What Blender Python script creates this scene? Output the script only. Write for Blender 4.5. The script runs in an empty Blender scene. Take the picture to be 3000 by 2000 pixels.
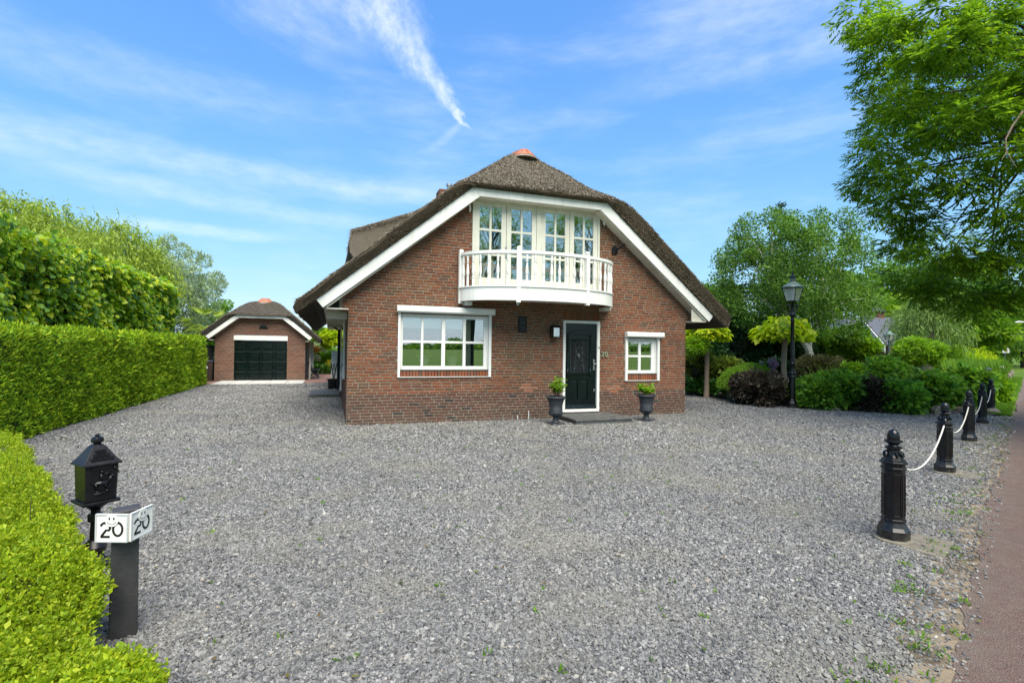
import bpy, math, random
import numpy as np
from mathutils import Vector, Matrix

random.seed(11)
rng = np.random.default_rng(11)
SC = bpy.context.scene
COL = SC.collection
RAD = math.radians

# ------------------------------------------------------------------ camera
EYE = 1.62
YAW, PITCH, ROLL = RAD(19.46), math.atan(22 / 1500), RAD(0.74)
FW = Vector((math.sin(YAW) * math.cos(PITCH), math.cos(YAW) * math.cos(PITCH), math.sin(PITCH)))
R0 = Vector((math.cos(YAW), -math.sin(YAW), 0))
U0 = R0.cross(FW)
RT = R0 * math.cos(ROLL) + U0 * math.sin(ROLL)
UP = U0 * math.cos(ROLL) - R0 * math.sin(ROLL)
cam = bpy.data.cameras.new('camera')
cam.sensor_width = 36.0
cam.lens = 18.0
cam.clip_start = 0.05
cam.clip_end = 6000
cam_o = bpy.data.objects.new('camera', cam)
COL.objects.link(cam_o)
cam_o.matrix_world = Matrix(((RT.x, UP.x, -FW.x, 0), (RT.y, UP.y, -FW.y, 0), (RT.z, UP.z, -FW.z, EYE), (0, 0, 0, 1)))
SC.camera = cam_o

# ------------------------------------------------------------------ sky
SUN_EL, SUN_AZ = RAD(57), RAD(184)          # high behind the photographer, veiled
wd = bpy.data.worlds.new('World')
SC.world = wd
wd.use_nodes = True
wn, wl = wd.node_tree.nodes, wd.node_tree.links
wn.clear()


def wnode(t, **kw):
    n = wn.new(t)
    for k, v in kw.items():
        setattr(n, k, v)
    return n


def wset(sock, v):
    if hasattr(v, 'is_output'):
        wl.new(v, sock)
    else:
        sock.default_value = v


def wm(op, a, b=None, c=None, clamp=False):
    n = wnode('ShaderNodeMath', operation=op, use_clamp=clamp)
    wset(n.inputs[0], a)
    if b is not None:
        wset(n.inputs[1], b)
    if c is not None:
        wset(n.inputs[2], c)
    return n.outputs[0]


def wsmooth(v, lo, hi, a=0.0, b=1.0):
    n = wnode('ShaderNodeMapRange', interpolation_type='SMOOTHSTEP')
    wset(n.inputs['Value'], v)
    n.inputs['From Min'].default_value = lo
    n.inputs['From Max'].default_value = hi
    n.inputs['To Min'].default_value = a
    n.inputs['To Max'].default_value = b
    return n.outputs['Result']


sky = wnode('ShaderNodeTexSky', sky_type='NISHITA')
sky.sun_disc = False
sky.sun_elevation = SUN_EL
sky.sun_rotation = SUN_AZ
sky.air_density = 1.0
sky.dust_density = 0.3
sky.ozone_density = 2.0
hs = wnode('ShaderNodeHueSaturation')
hs.inputs['Saturation'].default_value = 1.0
hs.inputs['Value'].default_value = 1.0


def wvec(op, a, b):
    n = wnode('ShaderNodeVectorMath', operation=op)
    wset(n.inputs[0], a)
    wset(n.inputs[1], b)
    return n.outputs[0]


# film-like shoulder so that the bright horizon keeps its blue
sk = wvec('MULTIPLY', sky.outputs[0], (0.62, 1.22, 4.2))
sk = wvec('DIVIDE', sk, wvec('ADD', wvec('DIVIDE', sk, (9.0, 6.2, 5.0)), (1.0, 1.0, 1.0)))
wl.new(sk, hs.inputs['Color'])
tc = wnode('ShaderNodeTexCoord')
sx = wnode('ShaderNodeSeparateXYZ')
wl.new(tc.outputs['Generated'], sx.inputs[0])
az = wm('ARCTAN2', sx.outputs[0], sx.outputs[1])
el = wm('ARCSINE', sx.outputs[2])


def wfbm(u, v, su, sv, detail=5.0, rough=0.6, off=0.0):
    cb = wnode('ShaderNodeCombineXYZ')
    wset(cb.inputs[0], wm('MULTIPLY', u, su))
    wset(cb.inputs[1], wm('MULTIPLY', v, sv))
    cb.inputs[2].default_value = off
    n = wnode('ShaderNodeTexNoise')
    n.inputs['Scale'].default_value = 1.0
    n.inputs['Detail'].default_value = detail
    n.inputs['Roughness'].default_value = rough
    wl.new(cb.outputs[0], n.inputs['Vector'])
    return n.outputs['Fac']


def streak(p0, p1, w0, w1, bend, gain, fray, seed, fade=(0.12, 0.9), su=6.0, sv=26.0):
    """one cirrus streak between two directions (azimuth, elevation), half widths w0 > w1"""
    (a0, e0), (a1, e1) = p0, p1
    L = math.hypot(a1 - a0, e1 - e0)
    ca, sa = (a1 - a0) / L, (e1 - e0) / L
    da, de = wm('SUBTRACT', az, a0), wm('SUBTRACT', el, e0)
    u = wm('ADD', wm('MULTIPLY', da, ca / L), wm('MULTIPLY', de, sa / L))
    v = wm('SUBTRACT', wm('MULTIPLY', de, ca), wm('MULTIPLY', da, sa))
    v = wm('SUBTRACT', v, wm('MULTIPLY', wm('MULTIPLY', u, wm('SUBTRACT', 1.0, u)), 4 * bend))
    n1 = wfbm(u, v, su * L, sv, 6, 0.62, seed)
    n2 = wfbm(u, v, su * L * 3.1, sv * 1.6, 5, 0.6, seed + 7)
    v2 = wm('ADD', v, wm('MULTIPLY', wm('SUBTRACT', n1, 0.5), fray))
    w = wm('ADD', w0, wm('MULTIPLY', u, w1 - w0))
    d = wm('DIVIDE', wm('ABSOLUTE', v2), wm('MAXIMUM', w, 0.003))
    m = wsmooth(d, 0.0, 1.15, 1.0, 0.0)
    m = wm('MULTIPLY', m, wsmooth(u, -0.05, fade[0]))
    m = wm('MULTIPLY', m, wsmooth(u, fade[1], 1.06, 1.0, 0.0))
    m = wm('MULTIPLY', m, wsmooth(n2, 0.25, 0.72, 0.35, 1.0))
    return wm('MULTIPLY', m, gain)


clouds = [
    streak((-0.02, 0.655), (0.243, 0.412), 0.105, 0.006, 0.012, 0.56, 0.085, 1.0, (0.02, 0.97), 14.0, 24.0),
    streak((0.236, 0.416), (0.140, 0.345), 0.008, 0.012, 0.004, 0.16, 0.02, 2.0, (0.05, 0.3)),
    streak((-0.62, 0.276), (0.215, 0.284), 0.040, 0.024, 0.014, 0.27, 0.045, 3.0, (0.2, 0.9)),
    streak((-0.42, 0.252), (0.130, 0.226), 0.022, 0.020, -0.004, 0.22, 0.034, 4.0, (0.2, 0.75)),
    streak((-0.36, 0.186), (-0.05, 0.190), 0.014, 0.012, 0.0, 0.34, 0.02, 5.0, (0.3, 0.6)),
    streak((-0.62, 0.395), (0.05, 0.400), 0.05, 0.05, 0.0, 0.16, 0.08, 6.0, (0.3, 0.6)),
    streak((-0.24, 0.60), (0.10, 0.49), 0.07, 0.06, 0.0, 0.22, 0.10, 8.0, (0.3, 0.5)),
    streak((0.42, 0.455), (1.30, 0.500), 0.030, 0.050, 0.0, 0.20, 0.07, 9.0, (0.4, 0.8)),
    streak((0.45, 0.55), (1.60, 0.58), 0.09, 0.10, 0.0, 0.22, 0.14, 10.0, (0.4, 0.8)),
]
# thin veil that goes on all round the sky
veil = wsmooth(wfbm(az, el, 2.2, 9.0, 6, 0.6, 20.0), 0.45, 0.80, 0.0, 0.26)
cm = veil
for c_ in clouds:
    cm = wm('ADD', cm, c_)
cm = wm('MINIMUM', cm, 0.92)
cm = wm('MULTIPLY', cm, wsmooth(el, 0.0, 0.12))
mx = wnode('ShaderNodeMix', data_type='RGBA')
wl.new(cm, mx.inputs[0])
wl.new(hs.outputs[0], mx.inputs[6])
mx.inputs[7].default_value = (4.6, 4.8, 5.1, 1)
bg = wnode('ShaderNodeBackground')
bg.inputs['Strength'].default_value = 0.10
wl.new(mx.outputs[2], bg.inputs[0])
wo = wnode('ShaderNodeOutputWorld')
wl.new(bg.outputs[0], wo.inputs[0])

sun = bpy.data.lights.new('sun', 'SUN')
sun.energy = 3.0
sun.angle = RAD(55)
sun.color = (1.0, 0.93, 0.82)
sun_o = bpy.data.objects.new('sun', sun)
COL.objects.link(sun_o)
sdir = Vector((math.sin(SUN_AZ) * math.cos(SUN_EL), math.cos(SUN_AZ) * math.cos(SUN_EL), math.sin(SUN_EL)))
sun_o.rotation_euler = sdir.to_track_quat('Z', 'Y').to_euler()
sun_o.location = sdir * 50

vs = SC.view_settings
vs.view_transform = 'Standard'
vs.look = 'None'
vs.exposure = 1.45
vs.gamma = 1.0
vs.use_curve_mapping = False
SC.render.resolution_x, SC.render.resolution_y = 1024, 682
SC.cycles.max_bounces = 8
SC.cycles.transparent_max_bounces = 12


def at(px, py, d):
    """survey helper: world point seen at a photo pixel (2352-wide view) at distance d along the view axis"""
    x, y = px * 1.27551, py * 1.27551
    r = FW + RT * ((x - 1500) / 1500) - UP * ((y - 1000) / 1500)
    return Vector((0, 0, EYE)) + r * d


# ------------------------------------------------------------------ mesh helpers
class MB:
    def __init__(s):
        s.v, s.f = [], []

    def add(s, vs_, fs_):
        o = len(s.v)
        s.v.extend([tuple(p) for p in vs_])
        s.f.extend([tuple(i + o for i in f) for f in fs_])
        return s

    def box(s, x0, x1, y0, y1, z0, z1):
        v = [(x, y, z) for z in (z0, z1) for y in (y0, y1) for x in (x0, x1)]
        return s.add(v, [(0, 2, 3, 1), (4, 5, 7, 6), (0, 1, 5, 4), (2, 6, 7, 3), (0, 4, 6, 2), (1, 3, 7, 5)])

    def prism(s, poly, a, b, axis='y'):
        """extrude a 2-D outline: axis y -> (x,z) outline, x -> (y,z), z -> (x,y)"""
        n = len(poly)

        def P(p, t):
            return (p[0], t, p[1]) if axis == 'y' else ((t, p[0], p[1]) if axis == 'x' else (p[0], p[1], t))
        v = [P(p, a) for p in poly] + [P(p, b) for p in poly]
        f = [tuple(range(n)), tuple(range(2 * n - 1, n - 1, -1))]
        f += [(i, i + n, (i + 1) % n + n, (i + 1) % n) for i in range(n)]
        return s.add(v, f)

    def lathe(s, prof, n=16, c=(0, 0, 0), rot=0.0, sq=1.0):
        v, f = [], []
        for r, z in prof:
            for i in range(n):
                a = rot + 2 * math.pi * i / n
                v.append((c[0] + r * math.cos(a), c[1] + r * sq * math.sin(a), c[2] + z))
        m = len(prof)
        for j in range(m - 1):
            for i in range(n):
                f.append((j * n + i, j * n + (i + 1) % n, (j + 1) * n + (i + 1) % n, (j + 1) * n + i))
        f.append(tuple(range(n - 1, -1, -1)))
        f.append(tuple((m - 1) * n + i for i in range(n)))
        return s.add(v, f)

    def tube(s, pts, rad, n=6):
        pts = [Vector(p) for p in pts]
        if not hasattr(rad, '__len__'):
            rad = [rad] * len(pts)
        v, f = [], []
        ref = Vector((0.31, 0.17, 0.93))
        for k, p in enumerate(pts):
            t = (pts[min(k + 1, len(pts) - 1)] - pts[max(k - 1, 0)])
            t = t.normalized() if t.length > 1e-9 else Vector((0, 0, 1))
            a = t.cross(ref)
            if a.length < 0.05:
                a = t.cross(Vector((1, 0, 0)))
            a.normalize()
            b = t.cross(a)
            for i in range(n):
                q = 2 * math.pi * i / n
                v.append(p + (a * math.cos(q) + b * math.sin(q)) * rad[k])
        m = len(pts)
        for j in range(m - 1):
            for i in range(n):
                f.append((j * n + i, j * n + (i + 1) % n, (j + 1) * n + (i + 1) % n, (j + 1) * n + i))
        f.append(tuple(range(n)))
        f.append(tuple((m - 1) * n + i for i in range(n - 1, -1, -1)))
        return s.add(v, f)

    def build(s, name, mat, parent=None, smooth=False, bev=0.0):
        me = bpy.data.meshes.new(name)
        me.from_pydata(s.v, [], s.f)
        return finish(name, me, mat, parent, smooth, bev)


def finish(name, me, mat, parent=None, smooth=False, bev=0.0):
    me.validate()
    me.update()
    import bmesh
    bm = bmesh.new()
    bm.from_mesh(me)
    bmesh.ops.recalc_face_normals(bm, faces=bm.faces)
    bm.to_mesh(me)
    bm.free()
    if mat:
        me.materials.append(mat)
    if smooth:
        me.shade_smooth()
        me.set_sharp_from_angle(angle=RAD(38))
    o = bpy.data.objects.new(name, me)
    COL.objects.link(o)
    if parent:
        o.parent = parent
    if bev:
        b = o.modifiers.new('bevel', 'BEVEL')
        b.width = bev
        b.segments = 2
        b.limit_method = 'ANGLE'
        b.angle_limit = RAD(40)
        b.harden_normals = False
    return o


def raw(name, V, F, mat, parent=None, smooth=False):
    """big meshes straight from numpy arrays; F is (n,k)"""
    V = np.asarray(V, np.float32)
    F = np.asarray(F, np.int32)
    me = bpy.data.meshes.new(name)
    n, k = F.shape
    me.vertices.add(len(V))
    me.vertices.foreach_set('co', V.ravel())
    me.loops.add(n * k)
    me.loops.foreach_set('vertex_index', F.ravel())
    me.polygons.add(n)
    me.polygons.foreach_set('loop_start', np.arange(0, n * k, k, dtype=np.int32))
    me.polygons.foreach_set('loop_total', np.full(n, k, np.int32))
    me.update(calc_edges=True)
    if mat:
        me.materials.append(mat)
    if smooth:
        me.shade_smooth()
    o = bpy.data.objects.new(name, me)
    COL.objects.link(o)
    if parent:
        o.parent = parent
    return o


def tag(o, label=None, cat=None, group=None, kind=None):
    for k, v in (('label', label), ('category', cat), ('group', group), ('kind', kind)):
        if v:
            o[k] = v
    return o


def thing(name, label, cat, loc=(0, 0, 0), rz=0.0, group=None):
    o = bpy.data.objects.new(name, None)
    o.empty_display_size = 0.2
    COL.objects.link(o)
    o.location = loc
    o.rotation_euler = (0, 0, rz)
    return tag(o, label, cat, group)


def copy_thing(src, loc, rz=0.0, label=None, scale=None):
    def rec(s, par):
        c = s.copy()
        COL.objects.link(c)
        c.parent = par
        for ch in s.children:
            rec(ch, c)
        return c
    r = rec(src, None)
    r.location = loc
    r.rotation_euler = (0, 0, rz)
    if scale:
        r.scale = scale
    if label:
        r['label'] = label
    return r


# ------------------------------------------------------------------ materials
def newmat(name):
    m = bpy.data.materials.new(name)
    m.use_nodes = True
    nt = m.node_tree
    nt.nodes.clear()
    out = nt.nodes.new('ShaderNodeOutputMaterial')
    return m, nt, out


def N(nt, t, **kw):
    n = nt.nodes.new(t)
    for k, v in kw.items():
        setattr(n, k, v)
    return n


def noise(nt, scale, detail=4, rough=0.6, vec=None, coord='pos'):
    n = N(nt, 'ShaderNodeTexNoise')
    n.inputs['Scale'].default_value = scale
    n.inputs['Detail'].default_value = detail
    n.inputs['Roughness'].default_value = rough
    if vec is None:
        if coord == 'pos':
            g = N(nt, 'ShaderNodeNewGeometry')
            vec = g.outputs['Position']
        else:
            g = N(nt, 'ShaderNodeTexCoord')
            vec = g.outputs['Object']
    nt.links.new(vec, n.inputs['Vector'])
    return n.outputs['Fac']


def ramp(nt, fac, stops, mode='LINEAR'):
    r = N(nt, 'ShaderNodeValToRGB')
    cr = r.color_ramp
    cr.interpolation = mode
    while len(cr.elements) < len(stops):
        cr.elements.new(0.5)
    for e, (p, c) in zip(cr.elements, stops):
        e.position = p
        e.color = (*c, 1) if len(c) == 3 else c
    nt.links.new(fac, r.inputs[0])
    return r.outputs[0]


def mixc(nt, fac, a, b, mode='MIX'):
    m = N(nt, 'ShaderNodeMix', data_type='RGBA', blend_type=mode)
    for s, v in ((m.inputs[0], fac), (m.inputs[6], a), (m.inputs[7], b)):
        if hasattr(v, 'is_output'):
            nt.links.new(v, s)
        elif isinstance(v, (int, float)):
            s.default_value = v
        else:
            s.default_value = (*v, 1)
    return m.outputs[2]


def mrange(nt, v, lo, hi, a, b):
    n = N(nt, 'ShaderNodeMapRange')
    nt.links.new(v, n.inputs[0])
    for i, x in enumerate((lo, hi, a, b)):
        n.inputs[i + 1].default_value = x
    return n.outputs[0]


def bsdf(nt, out, color, rough=0.6, metal=0.0, spec=0.5, bump=None, bstr=0.3, bdist=0.01, coat=0.0):
    b = N(nt, 'ShaderNodeBsdfPrincipled')
    if hasattr(color, 'is_output'):
        nt.links.new(color, b.inputs['Base Color'])
    else:
        b.inputs['Base Color'].default_value = (*color, 1)
    if hasattr(rough, 'is_output'):
        nt.links.new(rough, b.inputs['Roughness'])
    else:
        b.inputs['Roughness'].default_value = rough
    b.inputs['Metallic'].default_value = metal
    b.inputs['Specular IOR Level'].default_value = spec
    if coat:
        b.inputs['Coat Weight'].default_value = coat
        b.inputs['Coat Roughness'].default_value = 0.08
    if bump is not None:
        bp = N(nt, 'ShaderNodeBump')
        bp.inputs['Strength'].default_value = bstr
        bp.inputs['Distance'].default_value = bdist
        nt.links.new(bump, bp.inputs['Height'])
        nt.links.new(bp.outputs[0], b.inputs['Normal'])
    nt.links.new(b.outputs[0], out.inputs[0])
    return b


def pmat(name, c1, c2, scale=6.0, rough=0.6, metal=0.0, bstr=0.15, bscale=60.0, bdist=0.004, spec=0.5, coat=0.0, lo=0.35, hi=0.65):
    """painted / stone / metal surface: two close colours in worn patches plus fine relief"""
    m, nt, out = newmat(name)
    n = noise(nt, scale, 6, 0.65)
    c = mixc(nt, mrange(nt, n, lo, hi, 0, 1), c1, c2)
    r = mrange(nt, n, 0.3, 0.7, rough * 0.85, min(1, rough * 1.2))
    bsdf(nt, out, c, r, metal, spec, noise(nt, bscale, 4, 0.6), bstr, bdist, coat)
    return m


def ironmat(name, c1, c2, rough, spec):
    """black paint with chips, dull patches and road dust near the ground"""
    m, nt, out = newmat(name)
    g = N(nt, 'ShaderNodeNewGeometry')
    n1 = noise(nt, 11, 6, 0.65)
    c = mixc(nt, mrange(nt, n1, 0.35, 0.65, 0, 1), c1, c2)
    chips = mrange(nt, noise(nt, 46, 3, 0.5), 0.735, 0.75, 0, 0.8)
    c = mixc(nt, chips, c, (0.16, 0.14, 0.10))
    sz = N(nt, 'ShaderNodeSeparateXYZ')
    nt.links.new(g.outputs['Position'], sz.inputs[0])
    mu = N(nt, 'ShaderNodeMath', operation='MULTIPLY')
    nt.links.new(mrange(nt, sz.outputs[2], 0.0, 0.20, 0.55, 0.0), mu.inputs[0])
    nt.links.new(mrange(nt, noise(nt, 16, 5, 0.7), 0.35, 0.65, 0, 1), mu.inputs[1])
    c = mixc(nt, mu.outputs[0], c, (0.095, 0.085, 0.068))
    r = mrange(nt, noise(nt, 7, 5, 0.65), 0.35, 0.7, rough, rough + 0.3)
    bsdf(nt, out, c, r, 0, spec, noise(nt, 35, 4), 0.25, 0.003)
    return m


def trimmat(name, c1, c2, dirt, rough=0.35):
    m, nt, out = newmat(name)
    g = N(nt, 'ShaderNodeNewGeometry')
    mp = N(nt, 'ShaderNodeMapping')
    mp.inputs['Scale'].default_value = (9.0, 9.0, 0.7)
    nt.links.new(g.outputs['Position'], mp.inputs[0])
    st = noise(nt, 1.0, 6, 0.7, mp.outputs[0])
    c = mixc(nt, mrange(nt, noise(nt, 3.0, 5, 0.6), 0.4, 0.75, 0, 1), c1, c2)
    c = mixc(nt, mrange(nt, st, 0.52, 0.80, 0, 0.45), c, dirt)
    bsdf(nt, out, c, mrange(nt, st, 0.3, 0.8, rough, rough + 0.25), 0, 0.4, noise(nt, 70, 3), 0.05, 0.003)
    return m


def leafmat(name, cols, trans=0.35, rough=0.5, patch=0.35, spec=0.2, gain=1.0):
    m, nt, out = newmat(name)
    cols = [tuple(min(0.8, q * gain) for q in c) for c in cols]
    trans = min(0.5, trans + 0.08)
    g = N(nt, 'ShaderNodeNewGeometry')
    n = len(cols)
    c = ramp(nt, g.outputs['Random Per Island'], [(i / max(1, n - 1), cols[i]) for i in range(n)])
    pn = mrange(nt, noise(nt, 2.2, 3), 0.3, 0.7, 1 - patch, 1 + patch * 0.6)
    hv = N(nt, 'ShaderNodeHueSaturation')
    nt.links.new(pn, hv.inputs['Value'])
    nt.links.new(c, hv.inputs['Color'])
    b = N(nt, 'ShaderNodeBsdfPrincipled')
    nt.links.new(hv.outputs[0], b.inputs['Base Color'])
    b.inputs['Roughness'].default_value = rough
    b.inputs['Specular IOR Level'].default_value = spec
    t = N(nt, 'ShaderNodeBsdfTranslucent')
    tcol = mixc(nt, 1.0, hv.outputs[0], (1.25, 1.25, 0.55), 'MULTIPLY')
    nt.links.new(tcol, t.inputs[0])
    ms = N(nt, 'ShaderNodeMixShader')
    ms.inputs[0].default_value = trans
    nt.links.new(b.outputs[0], ms.inputs[1])
    nt.links.new(t.outputs[0], ms.inputs[2])
    nt.links.new(ms.outputs[0], out.inputs[0])
    return m


def barkmat(name, c1, c2, scale=9.0):
    m, nt, out = newmat(name)
    g = N(nt, 'ShaderNodeNewGeometry')
    mp = N(nt, 'ShaderNodeMapping')
    mp.inputs['Scale'].default_value = (1, 1, 0.25)
    nt.links.new(g.outputs['Position'], mp.inputs[0])
    n = noise(nt, scale * 3, 6, 0.7, mp.outputs[0])
    bsdf(nt, out, mixc(nt, mrange(nt, n, 0.35, 0.65, 0, 1), c1, c2), 0.9, 0, 0.2, n, 0.6, 0.01)
    return m


def brickmat(name, stops, algae=0.35):
    m, nt, out = newmat(name)
    g = N(nt, 'ShaderNodeNewGeometry')
    oi = N(nt, 'ShaderNodeObjectInfo')
    ad = N(nt, 'ShaderNodeMath', operation='ADD')
    nt.links.new(g.outputs['Random Per Island'], ad.inputs[0])
    nt.links.new(oi.outputs['Random'], ad.inputs[1])
    fr = N(nt, 'ShaderNodeMath', operation='FRACT')
    nt.links.new(ad.outputs[0], fr.inputs[0])
    c = ramp(nt, fr.outputs[0], stops)
    blot = noise(nt, 26, 5, 0.7)
    c = mixc(nt, mrange(nt, blot, 0.42, 0.72, 0, 0.55), c, (0.10, 0.055, 0.04))
    big = noise(nt, 0.55, 4, 0.55)
    c = mixc(nt, mrange(nt, big, 0.50, 0.68, 0, algae), c, (0.115, 0.085, 0.035))
    # splash dirt above the ground and dull weathered patches
    sz = N(nt, 'ShaderNodeSeparateXYZ')
    nt.links.new(g.outputs['Position'], sz.inputs[0])
    zz = mrange(nt, sz.outputs[2], 0.0, 0.42, 0.75, 0.0)
    mu = N(nt, 'ShaderNodeMath', operation='MULTIPLY')
    nt.links.new(zz, mu.inputs[0])
    nt.links.new(mrange(nt, noise(nt, 5.5, 5, 0.7), 0.35, 0.7, 0, 1), mu.inputs[1])
    c = mixc(nt, mu.outputs[0], c, (0.085, 0.072, 0.052))
    c = mixc(nt, mrange(nt, noise(nt, 1.7, 5, 0.65), 0.55, 0.75, 0, 0.35), c, (0.15, 0.105, 0.08))
    bsdf(nt, out, c, 0.88, 0, 0.25, noise(nt, 120, 4, 0.7), 0.5, 0.004)
    return m


M = {}
M['white'] = trimmat('white_paint', (0.71, 0.71, 0.67), (0.62, 0.63, 0.58), (0.40, 0.40, 0.31))
M['cream'] = trimmat('cream_paint', (0.57, 0.57, 0.48), (0.50, 0.50, 0.41), (0.36, 0.36, 0.26))
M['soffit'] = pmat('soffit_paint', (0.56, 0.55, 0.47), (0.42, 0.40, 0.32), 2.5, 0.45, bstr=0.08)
M['iron'] = ironmat('black_enamel', (0.004, 0.004, 0.005), (0.008, 0.008, 0.009), 0.16, 0.38)
M['ironm'] = pmat('black_iron_matt', (0.005, 0.005, 0.006), (0.011, 0.011, 0.012), 12, 0.42, bstr=0.3, bscale=50, spec=0.25)
M['doorpaint'] = pmat('dark_green_door_paint', (0.002, 0.006, 0.006), (0.004, 0.009, 0.008), 5, 0.16, bstr=0.04, spec=0.35)
M['urn'] = pmat('urn_stone', (0.016, 0.020, 0.026), (0.036, 0.042, 0.050), 14, 0.6, bstr=0.4, bscale=60)
M['slate'] = pmat('slate_slab', (0.055, 0.058, 0.056), (0.095, 0.098, 0.092), 7, 0.55, bstr=0.3, bscale=40)
M['concrete'] = pmat('pale_concrete', (0.52, 0.50, 0.45), (0.40, 0.385, 0.345), 4, 0.8, bstr=0.25, bscale=70)
M['conc2'] = pmat('weathered_concrete', (0.19, 0.165, 0.12), (0.11, 0.10, 0.075), 8, 0.9, bstr=0.5, bscale=50)
M['mortar'] = pmat('mortar', (0.225, 0.205, 0.155), (0.15, 0.135, 0.098), 2.0, 0.95, bstr=0.6, bscale=160)
M['grille'] = pmat('painted_grille', (0.030, 0.040, 0.042), (0.050, 0.062, 0.062), 20, 0.35)
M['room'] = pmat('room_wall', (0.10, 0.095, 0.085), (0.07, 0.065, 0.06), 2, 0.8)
M['curtain'] = pmat('curtain_cloth', (0.76, 0.78, 0.70), (0.66, 0.69, 0.60), 5, 0.9)
M['blind'] = pmat('blind_cloth', (0.62, 0.66, 0.68), (0.56, 0.60, 0.62), 5, 0.9)
M['pot'] = pmat('white_glazed_pot', (0.70, 0.72, 0.72), (0.62, 0.65, 0.66), 5, 0.3)
M['tile_orange'] = pmat('orange_ridge_tile', (0.46, 0.145, 0.06), (0.30, 0.10, 0.05), 9, 0.7, bstr=0.4)
M['tile_mortar'] = pmat('ridge_mortar', (0.30, 0.28, 0.24), (0.18, 0.17, 0.14), 9, 0.9, bstr=0.5)
M['steel'] = pmat('brushed_steel', (0.50, 0.49, 0.46), (0.38, 0.37, 0.35), 30, 0.35, 1.0)
M['brass'] = pmat('weathered_brass_number', (0.30, 0.33, 0.22), (0.22, 0.26, 0.16), 20, 0.45, 0.3)
M['copper'] = pmat('patinated_copper', (0.16, 0.27, 0.22), (0.10, 0.11, 0.09), 9, 0.5, 0.3, lo=0.4, hi=0.6)
M['plank_dark'] = pmat('black_plastic_post', (0.022, 0.022, 0.024), (0.040, 0.038, 0.036), 9, 0.5, bstr=0.35, bscale=40)
M['plate'] = pmat('white_enamel_plate', (0.74, 0.73, 0.67), (0.60, 0.58, 0.50), 7, 0.4, lo=0.6, hi=0.85)
M['ink'] = pmat('black_lettering', (0.006, 0.006, 0.006), (0.012, 0.012, 0.012), 9, 0.5)
M['rope'] = pmat('white_rope', (0.62, 0.60, 0.54), (0.45, 0.43, 0.38), 40, 0.9, bstr=0.6, bscale=150)
M['soil'] = pmat('bed_soil', (0.030, 0.021, 0.014), (0.055, 0.040, 0.026), 6, 1.0, bstr=0.8, bscale=30, bdist=0.03)
M['rock'] = pmat('garden_rock', (0.22, 0.19, 0.14), (0.11, 0.10, 0.075), 5, 0.9, bstr=0.7, bscale=18, bdist=0.03)
M['binbrown'] = pmat('brown_bin_plastic', (0.032, 0.017, 0.012), (0.045, 0.025, 0.018), 6, 0.5)
M['binblue'] = pmat('grey_bin_lid', (0.03, 0.035, 0.05), (0.05, 0.06, 0.09), 6, 0.45)
M['darkwood'] = pmat('dark_fence_wood', (0.020, 0.017, 0.014), (0.035, 0.030, 0.026), 5, 0.9, bstr=0.5)
M['roofslate'] = pmat('grey_roof_tile', (0.055, 0.058, 0.066), (0.085, 0.088, 0.098), 2, 0.6)
M['tan'] = pmat('tan_render_wall', (0.26, 0.19, 0.13), (0.20, 0.145, 0.10), 3, 0.9, bstr=0.3)
M['redpaint'] = pmat('sign_red', (0.42, 0.03, 0.025), (0.36, 0.03, 0.025), 5, 0.5)
M['galv'] = pmat('grey_painted_steel', (0.03, 0.055, 0.045), (0.045, 0.07, 0.06), 5, 0.5)
M['lampgrey'] = pmat('light_grey_plastic', (0.50, 0.52, 0.50), (0.42, 0.44, 0.42), 5, 0.5)
M['thatch_dark'] = None
m_, nt_, out_ = newmat('window_glass')
gl = N(nt_, 'ShaderNodeBsdfGlossy')
gl.inputs['Roughness'].default_value = 0.0
gl.inputs['Color'].default_value = (0.93, 0.96, 0.97, 1)
tr = N(nt_, 'ShaderNodeBsdfTransparent')
tr.inputs[0].default_value = (0.90, 0.93, 0.90, 1)
lw = N(nt_, 'ShaderNodeFresnel')
lw.inputs['IOR'].default_value = 1.5
fm = mrange(nt_, lw.outputs[0], 0.04, 1.0, 0.34, 1.0)
ms_ = N(nt_, 'ShaderNodeMixShader')
nt_.links.new(fm, ms_.inputs[0])
nt_.links.new(tr.outputs[0], ms_.inputs[1])
nt_.links.new(gl.outputs[0], ms_.inputs[2])
nt_.links.new(ms_.outputs[0], out_.inputs[0])
M['glass'] = m_
m_, nt_, out_ = newmat('lantern_glass')
gl = N(nt_, 'ShaderNodeBsdfPrincipled')
gl.inputs['Base Color'].default_value = (0.74, 0.73, 0.64, 1)
gl.inputs['Roughness'].default_value = 0.15
tr = N(nt_, 'ShaderNodeBsdfTransparent')
ms_ = N(nt_, 'ShaderNodeMixShader')
ms_.inputs[0].default_value = 0.45
nt_.links.new(tr.outputs[0], ms_.inputs[1])
nt_.links.new(gl.outputs[0], ms_.inputs[2])
nt_.links.new(ms_.outputs[0], out_.inputs[0])
M['lanternglass'] = m_


def thatchmat(name, c1, c2, c3):
    m, nt, out = newmat(name)
    g = N(nt, 'ShaderNodeNewGeometry')
    a = noise(nt, 34, 5, 0.75)
    b = noise(nt, 95, 4, 0.7)
    big = noise(nt, 0.9, 4, 0.6)
    c = mixc(nt, mrange(nt, a, 0.33, 0.67, 0, 1), c1, c2)
    c = mixc(nt, mrange(nt, b, 0.52, 0.72, 0, 0.8), c, c3)
    c = mixc(nt, mrange(nt, big, 0.45, 0.7, 0, 0.4), c, (0.075, 0.075, 0.035))
    ad = N(nt, 'ShaderNodeMath', operation='ADD')
    nt.links.new(a, ad.inputs[0])
    nt.links.new(b, ad.inputs[1])
    bsdf(nt, out, c, 0.95, 0, 0.15, ad.outputs[0], 1.0, 0.05)
    return m


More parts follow.
